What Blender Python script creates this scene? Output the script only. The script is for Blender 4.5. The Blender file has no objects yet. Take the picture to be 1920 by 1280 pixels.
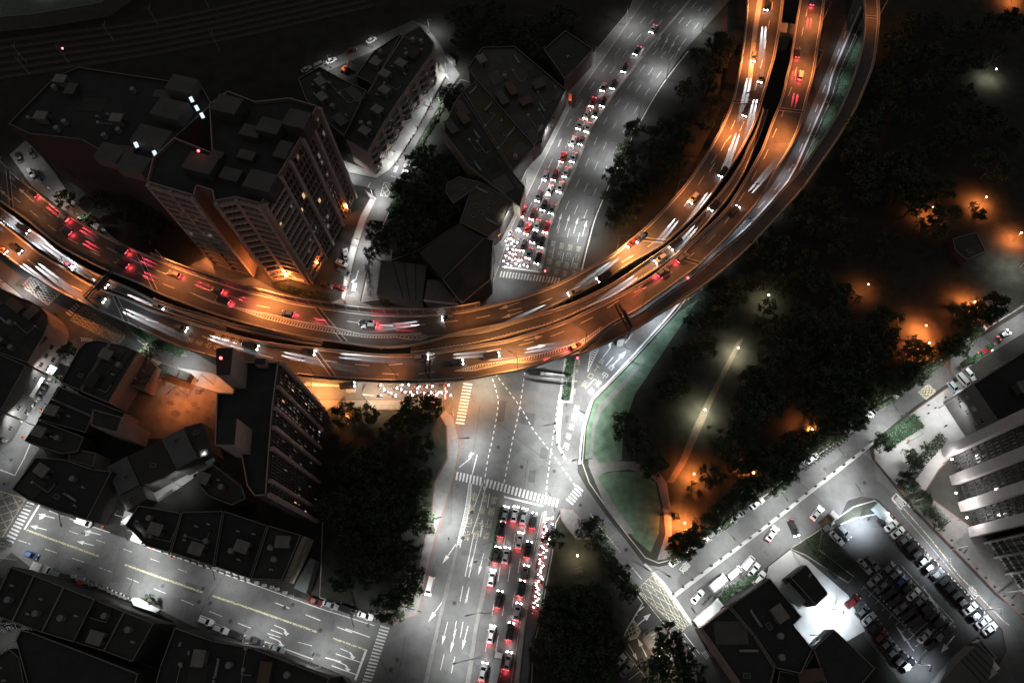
import bpy, bmesh, math, random
from mathutils import Vector, Matrix
random.seed(7)
R_ = math.radians
SC = bpy.context.scene
COL = SC.collection
# ------------------------------------------------------------------ camera
F = 1280.0; NU, NV = 1010.0, 1204.0; H = 200.0
nd = Vector(((NU-960)/F, -(NV-640)/F, -1.0)).normalized()
zc = -nd
xw = (Vector((1, 0, 0)) - zc*zc[0]).normalized()
yw = zc.cross(xw)
RM = Matrix((xw, yw, zc))
RI = RM.transposed()
cam = bpy.data.objects.new('camera', bpy.data.cameras.new('camera'))
COL.objects.link(cam)
cam.data.sensor_width = 36; cam.data.lens = 24
cam.data.clip_start = 1; cam.data.clip_end = 3000
cam.matrix_world = Matrix.Translation((0, 0, H)) @ RM.to_4x4()
SC.camera = cam
# ------------------------------------------------------------------ sky glow, faint moonlight, exposure
W = bpy.data.worlds.new('World'); SC.world = W; W.use_nodes = True
nt = W.node_tree; nt.nodes.clear()
wo = nt.nodes.new('ShaderNodeOutputWorld'); bg = nt.nodes.new('ShaderNodeBackground')
bg.inputs[0].default_value = (1.0, 0.97, 0.95, 1); bg.inputs[1].default_value = 0.085
nt.links.new(bg.outputs[0], wo.inputs[0])
SC.view_settings.view_transform = 'Standard'; SC.view_settings.look = 'None'
SC.view_settings.exposure = 0; SC.view_settings.gamma = 1
SC.render.engine = 'CYCLES'
cy = SC.cycles
cy.use_denoising = True; cy.max_bounces = 4; cy.diffuse_bounces = 2; cy.glossy_bounces = 2
cy.transmission_bounces = 2; cy.transparent_max_bounces = 4
cy.sample_clamp_indirect = 2.0; cy.sample_clamp_direct = 0.0; cy.use_light_tree = True
WHITE = (0.98, 1.0, 0.985); COOL = (0.80, 0.90, 1.0); WARM = (1.0, 0.80, 0.58)
ORANGE = (1.0, 0.285, 0.075); AMBER = (1.0, 0.38, 0.115); DEEP = (1.0, 0.24, 0.06)

def G(u, v, z=0.0):
    d = RM @ Vector(((u-960)/F, -(v-640)/F, -1.0))
    t = (z-H)/d.z
    return Vector((d.x*t, d.y*t, z))
def HD(u, v, du, dv, z=0.0):
    a = G(u, v, z); b = G(u+du, v+dv, z); return math.atan2(b.y-a.y, b.x-a.x)

# ------------------------------------------------------------------ materials
MC = {}
def mat(name, col, rough=0.85, metal=0.0, var=0.25, scale=0.6, fine=6.0, emit=None, es=1.0, spec=0.3, bump=0.0, coat=0.0):
    if name in MC: return MC[name]
    m = bpy.data.materials.new(name); m.use_nodes = True; MC[name] = m
    n = m.node_tree.nodes; l = m.node_tree.links
    b = n['Principled BSDF']
    b.inputs['Roughness'].default_value = rough; b.inputs['Metallic'].default_value = metal
    b.inputs['Specular IOR Level'].default_value = spec
    if coat: b.inputs['Coat Weight'].default_value = coat
    if emit:
        b.inputs['Base Color'].default_value = (0.02, 0.02, 0.02, 1)
        b.inputs['Emission Color'].default_value = (*emit, 1); b.inputs['Emission Strength'].default_value = es
        m.cycles.emission_sampling = 'NONE'
        return m
    if var <= 0:
        b.inputs['Base Color'].default_value = (*col, 1); return m
    tc = n.new('ShaderNodeTexCoord')
    n1 = n.new('ShaderNodeTexNoise'); n1.inputs['Scale'].default_value = scale; n1.inputs['Detail'].default_value = 5
    n2 = n.new('ShaderNodeTexNoise'); n2.inputs['Scale'].default_value = fine; n2.inputs['Detail'].default_value = 3
    l.new(tc.outputs['Object'], n1.inputs['Vector']); l.new(tc.outputs['Object'], n2.inputs['Vector'])
    ad = n.new('ShaderNodeMath'); ad.operation = 'MULTIPLY_ADD'; ad.inputs[1].default_value = 0.65
    l.new(n1.outputs['Fac'], ad.inputs[0])
    m2 = n.new('ShaderNodeMath'); m2.operation = 'MULTIPLY'; m2.inputs[1].default_value = 0.35
    l.new(n2.outputs['Fac'], m2.inputs[0]); l.new(m2.outputs[0], ad.inputs[2])
    cr = n.new('ShaderNodeValToRGB'); cr.color_ramp.elements[0].position = 0.3; cr.color_ramp.elements[1].position = 0.7
    cr.color_ramp.elements[0].color = (*[c*(1-var) for c in col], 1); cr.color_ramp.elements[1].color = (*[min(1, c*(1+var)) for c in col], 1)
    l.new(ad.outputs[0], cr.inputs[0]); l.new(cr.outputs[0], b.inputs['Base Color'])
    if bump:
        bp = n.new('ShaderNodeBump'); bp.inputs['Strength'].default_value = bump; bp.inputs['Distance'].default_value = 0.05
        l.new(n2.outputs['Fac'], bp.inputs['Height']); l.new(bp.outputs[0], b.inputs['Normal'])
    return m
def worn(name, col, base=(0.07, 0.07, 0.07), thr=0.38):
    if name in MC: return MC[name]
    m = mat(name, col, 0.7, var=0.12, scale=2)
    n = m.node_tree.nodes; l = m.node_tree.links; b = n['Principled BSDF']
    src = b.inputs['Base Color'].links[0].from_socket
    tc = n.new('ShaderNodeTexCoord'); nz = n.new('ShaderNodeTexNoise'); nz.inputs['Scale'].default_value = 3.0; nz.inputs['Detail'].default_value = 8
    l.new(tc.outputs['Object'], nz.inputs['Vector'])
    cr = n.new('ShaderNodeValToRGB'); cr.color_ramp.elements[0].position = thr-0.06; cr.color_ramp.elements[1].position = thr+0.06
    mx = n.new('ShaderNodeMix'); mx.data_type = 'RGBA'
    l.new(nz.outputs['Fac'], cr.inputs[0]); l.new(cr.outputs[0], mx.inputs['Factor'])
    mx.inputs['A'].default_value = (*base, 1); l.new(src, mx.inputs['B']); l.new(mx.outputs['Result'], b.inputs['Base Color'])
    return m
def asphalt(name, c, tint=(1, 1, 1)):
    """asphalt with repair patches, long stains and fine grain"""
    if name in MC: return MC[name]
    m = mat(name, tuple(c*t for t in tint), 0.75, var=0.22, scale=0.35, fine=9.0, spec=0.35, bump=0.15)
    n = m.node_tree.nodes; l = m.node_tree.links; b = n['Principled BSDF']
    src = b.inputs['Base Color'].links[0].from_socket
    tc = n.new('ShaderNodeTexCoord'); vo = n.new('ShaderNodeTexVoronoi'); vo.distance = 'CHEBYCHEV'
    vo.inputs['Scale'].default_value = 0.055; vo.inputs['Randomness'].default_value = 0.8
    l.new(tc.outputs['Object'], vo.inputs['Vector'])
    hs = n.new('ShaderNodeSeparateColor'); l.new(vo.outputs['Color'], hs.inputs[0])
    mr = n.new('ShaderNodeMapRange'); mr.inputs['To Min'].default_value = 0.82; mr.inputs['To Max'].default_value = 1.15
    l.new(hs.outputs[0], mr.inputs['Value'])
    n3 = n.new('ShaderNodeTexNoise'); n3.inputs['Scale'].default_value = 0.9; n3.inputs['Detail'].default_value = 8; n3.inputs['Distortion'].default_value = 1.5
    l.new(tc.outputs['Object'], n3.inputs['Vector'])
    m3 = n.new('ShaderNodeMapRange'); m3.inputs['From Min'].default_value = 0.3; m3.inputs['From Max'].default_value = 0.42; m3.inputs['To Min'].default_value = 0.75; m3.inputs['To Max'].default_value = 1.0
    l.new(n3.outputs['Fac'], m3.inputs['Value'])
    mm = n.new('ShaderNodeMath'); mm.operation = 'MULTIPLY'; l.new(mr.outputs[0], mm.inputs[0]); l.new(m3.outputs[0], mm.inputs[1])
    vm = n.new('ShaderNodeVectorMath'); vm.operation = 'SCALE'; l.new(src, vm.inputs[0]); l.new(mm.outputs[0], vm.inputs['Scale'])
    l.new(vm.outputs[0], b.inputs['Base Color'])
    return m
def corrug(name, col, rot=0.0):
    if name in MC: return MC[name]
    m = mat(name, col, 0.6, var=0.2, scale=0.25, fine=2.0)
    n = m.node_tree.nodes; l = m.node_tree.links; b = n['Principled BSDF']
    tc = n.new('ShaderNodeTexCoord'); mp = n.new('ShaderNodeMapping'); mp.inputs['Rotation'].default_value = (0, 0, rot)
    wv = n.new('ShaderNodeTexWave'); wv.inputs['Scale'].default_value = 0.9
    bp = n.new('ShaderNodeBump'); bp.inputs['Strength'].default_value = 0.8; bp.inputs['Distance'].default_value = 0.08
    l.new(tc.outputs['Object'], mp.inputs[0]); l.new(mp.outputs[0], wv.inputs[0]); l.new(wv.outputs['Fac'], bp.inputs['Height']); l.new(bp.outputs[0], b.inputs['Normal'])
    return m
ASPH = asphalt('asphalt', 0.11)
ASPH2 = asphalt('dark asphalt', 0.055)
ASPHV = asphalt('viaduct asphalt', 0.092, (1.0, 0.95, 0.92))
CONC = mat('concrete', (0.26, 0.25, 0.24), 0.85, var=0.25, scale=0.5, bump=0.1)
CONCL = mat('light concrete', (0.36, 0.355, 0.345), 0.8, var=0.15, scale=0.4)
PAVE = mat('paving', (0.17, 0.165, 0.16), 0.85, var=0.22, scale=0.8, fine=4)
KERB = mat('kerb', (0.32, 0.3, 0.28), 0.8)
REDK = mat('red kerb paint', (0.17, 0.095, 0.08), 0.8)
WP = worn('white road paint', (0.55, 0.55, 0.53), thr=.42); YP = worn('yellow road paint', (0.46, 0.42, 0.29), thr=0.45)
WPS = worn('fresh white paint', (0.58, 0.58, 0.565), thr=.37)
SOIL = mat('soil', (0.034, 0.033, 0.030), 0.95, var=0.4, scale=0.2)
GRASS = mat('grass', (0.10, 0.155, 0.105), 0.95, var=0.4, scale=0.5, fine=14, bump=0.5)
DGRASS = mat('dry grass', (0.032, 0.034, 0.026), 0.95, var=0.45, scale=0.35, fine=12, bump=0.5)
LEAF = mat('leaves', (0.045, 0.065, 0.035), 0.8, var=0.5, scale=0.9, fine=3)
LEAF2 = mat('pale leaves', (0.075, 0.09, 0.05), 0.8, var=0.45, scale=0.9, fine=3)
BARK = mat('bark', (0.10, 0.075, 0.055), 0.9)
STEEL = mat('galvanised steel', (0.32, 0.32, 0.32), 0.45, 0.4, var=0.1)
DSTEEL = mat('dark steel', (0.05, 0.05, 0.05), 0.5, 0.3, var=0.1)
TYRE = mat('rubber', (0.02, 0.02, 0.02), 0.8, var=0)
GLASS = mat('dark glass', (0.012, 0.014, 0.018), 0.08, var=0, spec=0.6)
WGLASS = mat('window glass', (0.02, 0.024, 0.028), 0.12, var=0, spec=0.6)
HEAD = mat('headlight glow', (1, 1, 1), emit=(1.0, 0.97, 0.92), es=45)
HEADO = mat('headlight lens', (0.5, 0.5, 0.5), 0.2, var=0)
TAIL = mat('tail light glow', (1, 0, 0), emit=(1.0, 0.10, 0.12), es=4)
TAILO = mat('tail light lens', (0.25, 0.02, 0.02), 0.3, var=0)
LAMPW = mat('white lamp glow', (1, 1, 1), emit=WHITE, es=14)
LAMPA = mat('amber lamp glow', (1, 1, 1), emit=(1.0, 0.55, 0.25), es=14)
REDL = mat('red lamp glow', (1, 0, 0), emit=(1, 0.08, 0.10), es=8)
LITW = mat('cool lit window', (1, 1, 1), emit=(0.8, 0.95, 1.0), es=1.1)
LITY = mat('warm lit window', (1, 1, 1), emit=(1.0, 0.62, 0.33), es=0.9)
LITD = mat('dim lit window', (1, 1, 1), emit=(0.75, 0.85, 0.85), es=0.16)
LITG = mat('dim warm window', (1, 1, 1), emit=(1.0, 0.7, 0.45), es=0.13)
PURP = mat('purple shop light', (1, 1, 1), emit=(0.6, 0.3, 1.0), es=4)
SIGNW = mat('sign face', (0.75, 0.76, 0.76), 0.6, var=0.08)
BRICKR = mat('reddish plaster', (0.28, 0.17, 0.13), 0.85, var=0.2)

# ------------------------------------------------------------------ mesh helpers
class MB:
    def __init__(s): s.v = []; s.f = []; s.m = []; s.mats = []
    def mi(s, m):
        if m not in s.mats: s.mats.append(m)
        return s.mats.index(m)
    def face(s, pts, m):
        i = len(s.v); s.v += [tuple(p) for p in pts]; s.f.append(tuple(range(i, i+len(pts)))); s.m.append(s.mi(m))
    def prism(s, pts, z0, z1, mt, ms=None, bottom=False):
        ms = ms or mt
        P = [Vector((p[0], p[1], 0)) for p in pts]
        a = sum(P[i].x*P[(i+1) % len(P)].y - P[(i+1) % len(P)].x*P[i].y for i in range(len(P)))
        if a < 0: P.reverse()
        s.face([(p.x, p.y, z1) for p in P], mt)
        if bottom: s.face([(p.x, p.y, z0) for p in reversed(P)], ms)
        for i in range(len(P)):
            a, b = P[i], P[(i+1) % len(P)]
            s.face([(a.x, a.y, z0), (b.x, b.y, z0), (b.x, b.y, z1), (a.x, a.y, z1)], ms)
    def box(s, c, size, m, rz=0.0, mt=None):
        cx, cy_, cz = c; sx, sy, sz = [q/2 for q in size]
        ca, sa = math.cos(rz), math.sin(rz)
        pts = [(cx+x*ca-y*sa, cy_+x*sa+y*ca) for x, y in ((-sx, -sy), (sx, -sy), (sx, sy), (-sx, sy))]
        s.prism(pts, cz-sz, cz+sz, mt or m, m, True)
    def tube(s, a, b, ra, rb, m, n=6, cap=True):
        a = Vector(a); b = Vector(b); d = (b-a).normalized()
        u = d.orthogonal().normalized(); w = d.cross(u)
        A = [a+(u*math.cos(t)+w*math.sin(t))*ra for t in [2*math.pi*i/n for i in range(n)]]
        B = [b+(u*math.cos(t)+w*math.sin(t))*rb for t in [2*math.pi*i/n for i in range(n)]]
        for i in range(n):
            j = (i+1) % n; s.face([A[i], A[j], B[j], B[i]], m)
        if cap: s.face(list(reversed(A)), m); s.face(B, m)
    def mesh(s, name):
        me = bpy.data.meshes.new(name); me.from_pydata(s.v, [], s.f)
        for m in s.mats: me.materials.append(m)
        me.polygons.foreach_set('material_index', s.m); me.update(); return me
    def obj(s, name, parent=None, **k):
        o = bpy.data.objects.new(name, s.mesh(name)); COL.objects.link(o)
        if parent: o.parent = parent; o.matrix_parent_inverse = parent.matrix_world.inverted() if False else Matrix.Identity(4)
        for a, b in k.items(): o[a] = b
        return o
USED = set()
def chk(label):
    w = label.split()
    if not 4 <= len(w) <= 16: print('LABEL LENGTH', len(w), label)
    if label in USED: print('DUPLICATE LABEL', label)
    USED.add(label)
def thing(name, label, cat, loc=(0, 0, 0), rz=0.0, group=None, kind=None):
    o = bpy.data.objects.new(name, None); COL.objects.link(o); o.empty_display_size = 0.5
    o.location = loc; o.rotation_euler = (0, 0, rz)
    chk(label); o['label'] = label; o['category'] = cat
    if group: o['group'] = group
    if kind: o['kind'] = kind
    return o
def child(name, me, parent, loc=(0, 0, 0), rz=0.0, **k):
    o = bpy.data.objects.new(name, me); COL.objects.link(o); o.parent = parent; o.location = loc; o.rotation_euler = (0, 0, rz)
    for a, b in k.items(): o[a] = b
    return o
ONES = 'first second third fourth fifth sixth seventh eighth ninth tenth eleventh twelfth thirteenth fourteenth fifteenth sixteenth seventeenth eighteenth nineteenth'.split()
TENS = {20: ('twentieth', 'twenty'), 30: ('thirtieth', 'thirty'), 40: ('fortieth', 'forty'), 50: ('fiftieth', 'fifty'), 60: ('sixtieth', 'sixty'), 70: ('seventieth', 'seventy'), 80: ('eightieth', 'eighty')}
def nth(i):
    if i < 20: return ONES[i-1]
    t = i//10*10; return TENS[t][0] if i == t else TENS[t][1]+'-'+ONES[i-t-1]

def resample(pts, n):
    P = [Vector(p) for p in pts]; L = [0]
    # Catmull-Rom densify then sample evenly
    D = []
    for i in range(len(P)-1):
        p0 = P[max(i-1, 0)]; p1 = P[i]; p2 = P[i+1]; p3 = P[min(i+2, len(P)-1)]
        for k in range(8):
            t = k/8; D.append(0.5*((2*p1)+(-p0+p2)*t+(2*p0-5*p1+4*p2-p3)*t*t+(-p0+3*p1-3*p2+p3)*t**3))
    D.append(P[-1])
    for i in range(1, len(D)): L.append(L[-1]+(D[i]-D[i-1]).length)
    out = []; j = 0
    for k in range(n):
        s = L[-1]*k/(n-1)
        while j < len(L)-2 and L[j+1] < s: j += 1
        t = (s-L[j])/max(1e-9, L[j+1]-L[j]); out.append(D[j].lerp(D[j+1], min(1, t)))
    return out
def strip(mb, pts, w, m, dz=0.0):
    """flat band of width w along 3D pts"""
    n = len(pts)
    if n < 2: return
    N = []
    for i in range(n):
        d = (pts[min(i+1, n-1)]-pts[max(i-1, 0)]); d.z = 0; d.normalize(); N.append(Vector((-d.y, d.x, 0)))
    up = Vector((0, 0, dz))
    for i in range(n-1):
        a, b = pts[i]+up, pts[i+1]+up
        mb.face([a-N[i]*w/2, b-N[i+1]*w/2, b+N[i+1]*w/2, a+N[i]*w/2], m)
def wall(mb, pts, w, h, m, z0=0.0, mt=None):
    n = len(pts); N = []
    for i in range(n):
        d = (pts[min(i+1, n-1)]-pts[max(i-1, 0)]); d.z = 0; d.normalize(); N.append(Vector((-d.y, d.x, 0)))
    A = [pts[i]-N[i]*w/2+Vector((0, 0, z0)) for i in range(n)]; B = [pts[i]+N[i]*w/2+Vector((0, 0, z0)) for i in range(n)]
    U = Vector((0, 0, h))
    for i in range(n-1):
        mb.face([A[i]+U, A[i+1]+U, B[i+1]+U, B[i]+U], mt or m)
        mb.face([A[i], A[i+1], A[i+1]+U, A[i]+U], m); mb.face([B[i+1], B[i], B[i]+U, B[i+1]+U], m)
    mb.face([A[0], A[0]+U, B[0]+U, B[0]], m); mb.face([A[-1], B[-1], B[-1]+U, A[-1]+U], m)
def gp(pts, z=0.0): return [G(u, v, z) for u, v in pts]
def along(pts, step):
    """points every step metres along 3D polyline with direction"""
    out = []; acc = 0
    for i in range(len(pts)-1):
        a, b = pts[i], pts[i+1]; L = (b-a).length; d = (b-a).normalized()
        while acc <= L: out.append((a+d*acc, d)); acc += step
        acc -= L
    return out

# ------------------------------------------------------------------ ground and streets
g = MB()
c0 = G(0, -40); c1 = G(1920, -40)
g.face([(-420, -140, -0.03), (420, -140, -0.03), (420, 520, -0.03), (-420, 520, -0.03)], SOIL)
g.obj('ground', kind='structure')
ROADZ = [0.0]
def road(name, px, m=ASPH, kind='structure'):
    ROADZ[0] += 0.004
    z = ROADZ[0]; b = MB(); b.face([tuple(Vector((p.x, p.y, z))) for p in ccw(gp(px))], m)
    return b.obj(name, kind=kind)
def ccw(P):
    a = sum(P[i].x*P[(i+1) % len(P)].y - P[(i+1) % len(P)].x*P[i].y for i in range(len(P)))
    return P if a > 0 else list(reversed(P))
road('road', [(1250, -60), (1135, 105), (1120, 125), (1072, 195), (1010, 320), (960, 425), (935, 500), (918, 545), (880, 600), (880, 700), (1060, 700),
              (1060, 560), (1100, 507), (1087, 500), (1098, 455), (1115, 402), (1150, 320), (1195, 232), (1236, 162), (1286, 92), (1345, 27), (1420, -60)])
road('road', [(540, 690), (560, 735), (585, 748), (650, 748), (750, 748), (820, 752), (850, 780), (862, 830), (850, 900), (830, 960), (817, 1002), (802, 1065), (790, 1125), (782, 1152),
              (760, 1161), (735, 1166), (705, 1166), (600, 1132), (480, 1095), (300, 1030), (195, 995), (92, 958), (52, 937), (25, 917), (60, 860), (75, 840), (50, 827), (72, 787), (100, 747), (115, 717),
              (150, 655), (185, 640), (215, 645), (262, 668), (330, 700), (400, 728), (430, 700), (330, 640), (240, 590), (150, 540), (60, 470), (0, 420), (-60, 380), (-60, 480), (0, 520), (37, 550), (95, 605), (130, 640), (130, 660), (107, 685), (62, 740), (40, 790), (12, 827), (-40, 860), (-60, 1100),
              (22, 1035), (60, 1065), (125, 1075), (205, 1102), (295, 1140), (380, 1182), (475, 1200), (542, 1225), (620, 1255), (655, 1270), (700, 1330), (960, 1330), (990, 1280), (997, 1210), (1010, 1160), (1020, 1095), (1032, 1035), (1040, 977),
              (1052, 950), (1075, 960), (1122, 1015), (1152, 1057), (1195, 1105), (1245, 1172), (1300, 1240), (1350, 1330), (1450, 1330), (1300, 1165), (1420, 1085), (1440, 1060), (1482, 1027), (1507, 1010), (1577, 965),
              (1587, 942), (1615, 930), (1645, 935), (1665, 955), (1715, 1010), (1745, 1042), (1810, 1105), (1850, 1145), (1880, 1180), (1887, 1220), (1875, 1242), (1800, 1330), (2000, 1330), (2000, 1210), (1865, 1115), (1790, 1037), (1715, 960), (1665, 897), (1635, 860), (1630, 840), (1640, 825),
              (1715, 762), (1775, 720), (1840, 672), (1960, 600), (1990, 540), (1830, 638), (1777, 677), (1715, 722), (1640, 775), (1575, 835), (1490, 890), (1440, 935), (1400, 960), (1330, 1015), (1267, 1055), (1235, 1062), (1207, 1057), (1172, 1010), (1132, 960), (1100, 915), (1083, 885), (1083, 850),
              (1090, 810), (1097, 775), (1112, 742), (1135, 717), (1160, 690), (1040, 640), (760, 690)])
road('road', [(1083, 862), (1090, 820), (1096, 782), (1112, 742), (1135, 720), (1175, 677), (1222, 625), (1264, 577), (1332, 489), (1405, 424), (1472, 350), (1492, 317), (1508, 282), (1552, 180), (1565, 134), (1618, 13), (1640, -50),
              (1620, -50), (1600, 0), (1578, 61), (1545, 146), (1529, 182), (1504, 244), (1494, 269), (1473, 308), (1447, 349), (1400, 405), (1330, 450), (1200, 560), (1130, 640), (1080, 672), (1070, 752), (1050, 850)], ASPH)
# small lane past the apartment blocks, upper alley
road('road', [(830, 92), (862, 140), (842, 170), (822, 200), (785, 262), (757, 320), (745, 350), (732, 385), (722, 405), (700, 457), (687, 505), (676, 560), (670, 600), (640, 600), (650, 545), (656, 530), (670, 470), (687, 415), (706, 370), (700, 356), (685, 350), (652, 344), (640, 330), (655, 325), (705, 336), (730, 320), (740, 310), (780, 250), (810, 192), (838, 145), (812, 100), (780, 55), (700, 96), (600, 140), (570, 145), (585, 130), (700, 72), (775, 38), (800, 50)], ASPH)
# parking lots
road('car_park', [(1540, 985), (1590, 962), (1640, 940), (1668, 962), (1745, 1046), (1810, 1108), (1850, 1148), (1878, 1185), (1884, 1220), (1872, 1240), (1832, 1215), (1795, 1245), (1765, 1280), (1690, 1280), (1620, 1190), (1590, 1115), (1500, 1045), (1482, 1030)], ASPH2)
road('car_park', [(1150, 1250), (1190, 1170), (1210, 1130), (1245, 1160), (1235, 1200), (1260, 1290), (1130, 1290)], ASPH2)
road('forecourt', [(1441, 1062), (1482, 1030), (1515, 1050), (1590, 1115), (1622, 1182), (1587, 1202), (1560, 1190), (1523, 1225), (1480, 1180), (1490, 1155), (1435, 1090)], CONCL)
road('car_park', [(18, 290), (50, 262), (100, 320), (140, 380), (230, 460), (180, 440), (60, 350)], CONC)
road('forecourt', [(350, 500), (395, 478), (520, 545), (600, 570), (650, 575), (640, 590), (500, 562), (400, 525)], PAVE)
road('courtyard', [(262, 668), (400, 728), (440, 740), (440, 830), (250, 820), (205, 800), (225, 720)], mat('courtyard dirt', (0.17, 0.13, 0.10), 0.9, var=0.45, scale=0.25))

def island(name, px, m=PAVE, h=0.12, mk=KERB, red=False, kw=0.3):
    P = ccw(gp(px)); b = MB()
    b.prism([(p.x, p.y) for p in P], -0.02, h, m, mk)
    if kw:
        L = [Vector((p.x, p.y, h)) for p in P]; L.append(L[0].copy()); strip(b, L, kw, REDK if red else mk, 0.004)
    return b.obj(name, kind='structure')
def mark(parentname, fn):
    b = MB(); fn(b); return b.obj(parentname, kind='structure')
# pavements
island('pavement', [(1250, -60), (1135, 105), (1120, 125), (1072, 195), (1010, 320), (960, 425), (935, 500), (918, 545), (880, 580), (862, 578), (905, 535), (925, 470), (930, 440), (965, 370), (1000, 290), (1045, 195), (1060, 170), (1105, 110), (1180, 20), (1210, -60)], PAVE)
island('pavement', [(862, 832), (850, 898), (830, 960), (817, 1002), (802, 1065), (790, 1125), (782, 1152), (760, 1160), (735, 1165), (702, 1163), (690, 1150), (745, 1140), (770, 1120), (785, 1070), (797, 1010), (810, 960), (815, 905), (840, 860), (838, 800), (818, 765), (745, 768), (620, 765), (600, 772), (575, 750), (650, 750), (750, 750), (820, 754), (850, 782)], PAVE, red=True)
island('lawn', [(620, 772), (818, 770), (836, 800), (838, 858), (812, 905), (806, 960), (793, 1010), (780, 1070), (766, 1118), (742, 1136), (688, 1148), (640, 1128), (600, 1118), (608, 980), (612, 860)], DGRASS, h=0.16, kw=0)
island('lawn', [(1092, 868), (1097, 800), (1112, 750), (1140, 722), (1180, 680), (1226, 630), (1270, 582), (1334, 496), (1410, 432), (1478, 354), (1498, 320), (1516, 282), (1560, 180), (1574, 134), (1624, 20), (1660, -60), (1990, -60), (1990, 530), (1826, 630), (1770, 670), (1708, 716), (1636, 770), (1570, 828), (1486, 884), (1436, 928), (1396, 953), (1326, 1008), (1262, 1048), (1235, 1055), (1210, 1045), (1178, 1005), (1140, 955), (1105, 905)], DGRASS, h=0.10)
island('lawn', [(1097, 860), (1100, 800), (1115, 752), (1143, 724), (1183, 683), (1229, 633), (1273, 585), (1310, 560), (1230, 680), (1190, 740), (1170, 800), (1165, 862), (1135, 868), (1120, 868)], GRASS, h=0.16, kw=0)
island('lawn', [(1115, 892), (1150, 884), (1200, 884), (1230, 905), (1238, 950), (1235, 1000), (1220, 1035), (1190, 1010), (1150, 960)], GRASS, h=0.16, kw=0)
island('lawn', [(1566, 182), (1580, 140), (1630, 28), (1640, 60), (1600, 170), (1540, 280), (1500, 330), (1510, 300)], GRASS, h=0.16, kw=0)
island('path', [(1103, 872), (1110, 800), (1122, 762), (1160, 722), (1205, 672), (1209, 678), (1167, 728), (1128, 770), (1116, 802), (1112, 850), (1122, 868), (1160, 864), (1200, 866), (1232, 880), (1250, 905), (1258, 960), (1262, 1045), (1232, 1050), (1248, 1000), (1243, 950), (1232, 905), (1215, 890), (1180, 880), (1140, 884), (1118, 892), (1145, 935), (1190, 1000), (1175, 1000), (1135, 950)], PAVE, h=0.20, kw=0)
island('path', [(1383, 640), (1395, 632), (1340, 745), (1312, 810), (1285, 870), (1262, 905), (1250, 904), (1275, 862), (1298, 805), (1330, 740)], mat('sandy path', (0.10, 0.084, 0.065), 0.9, var=0.3), h=0.18, kw=0)
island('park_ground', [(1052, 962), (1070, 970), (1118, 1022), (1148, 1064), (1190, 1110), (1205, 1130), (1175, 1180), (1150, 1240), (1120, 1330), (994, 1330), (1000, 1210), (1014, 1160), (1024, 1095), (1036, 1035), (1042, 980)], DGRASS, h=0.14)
island('pavement', [(1050, 952), (1075, 955), (1120, 1012), (1080, 1010), (1052, 975)], PAVE, h=0.19, red=True)
island('pavement', [(1638, 842), (1648, 826), (1720, 766), (1780, 724), (1812, 704), (1850, 740), (1870, 795), (1800, 840), (1760, 880), (1735, 920), (1700, 930), (1672, 900), (1640, 862)], CONCL, red=True)
island('pavement', [(1670, 900), (1700, 925), (1740, 930), (1850, 1010), (1960, 1130), (1990, 1210), (1940, 1180), (1870, 1112), (1795, 1034), (1720, 957)], PAVE, red=True)
island('pavement', [(0, 523), (36, 552), (94, 607), (128, 642), (120, 650), (80, 615), (30, 570), (0, 545), (-60, 500), (-60, 480)], CONC)
island('pavement', [(325, 688), (400, 700), (470, 740), (440, 745), (360, 720), (300, 700), (262, 672), (245, 655)], CONCL, kw=0)
island('lawn', [(230, 600), (262, 612), (300, 632), (345, 658), (352, 668), (325, 664), (280, 645), (250, 626)], GRASS, h=0.16)
island('pavement', [(842, 150), (835, 142), (808, 190), (778, 250), (740, 305), (730, 318), (706, 334), (655, 323), (640, 300), (690, 320), (720, 300), (745, 262), (780, 200), (820, 140), (826, 120)], CONCL)
island('pavement', [(706, 372), (686, 416), (668, 470), (654, 530), (646, 566), (640, 560), (648, 500), (660, 450), (676, 405), (694, 372), (684, 356)], CONCL, red=True)
island('lawn', [(846, 172), (864, 150), (900, 160), (850, 210), (835, 240), (880, 315), (940, 380), (860, 420), (785, 470), (700, 500), (692, 506), (705, 457), (726, 405), (737, 382), (762, 322), (790, 264), (826, 202)], DGRASS, h=0.15)
island('pavement', [(692, 507), (704, 460), (735, 470), (725, 560), (678, 566)], PAVE, h=0.2)
island('pavement', [(600, 575), (640, 560), (670, 545), (676, 566), (700, 575), (860, 578), (860, 590), (640, 596), (560, 575)], PAVE, h=0.1, kw=0)
island('lawn', [(600, 1120), (640, 1130), (640, 990), (625, 960), (605, 980)], DGRASS, h=0.1)
island('pavement', [(1208, 1185), (1225, 1178), (1245, 1178), (1262, 1198), (1300, 1240), (1320, 1290), (1262, 1290), (1235, 1240), (1205, 1200)], PAVE, h=0.14, red=True)
island('pavement', [(1482, 1028), (1507, 1012), (1560, 978), (1600, 950), (1640, 938), (1660, 955), (1650, 962), (1600, 972), (1560, 990), (1540, 1000), (1535, 1030), (1600, 1080), (1590, 1092), (1510, 1040)], DGRASS, h=0.1)
island('median', [(1262, 1113), (1435, 984), (1440, 988), (1267, 1119)], CONCL, h=0.1, kw=0)
island('median', [(1435, 984), (1540, 901), (1612, 846), (1635, 826), (1638, 832), (1616, 851), (1544, 907), (1440, 988)], CONCL, h=0.1, kw=0)
island('median', [(1262, 1113), (1245, 1090), (1210, 1055), (1207, 1058), (1240, 1095), (1290, 1165), (1296, 1172), (1300, 1168)], CONCL, h=0.1, kw=0)
island('median', [(855, 1026), (859, 1027), (842, 1100), (827, 1167), (811, 1235), (797, 1300), (790, 1300), (804, 1235), (820, 1167), (835, 1100)], PAVE, h=0.25, kw=0)
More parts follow.
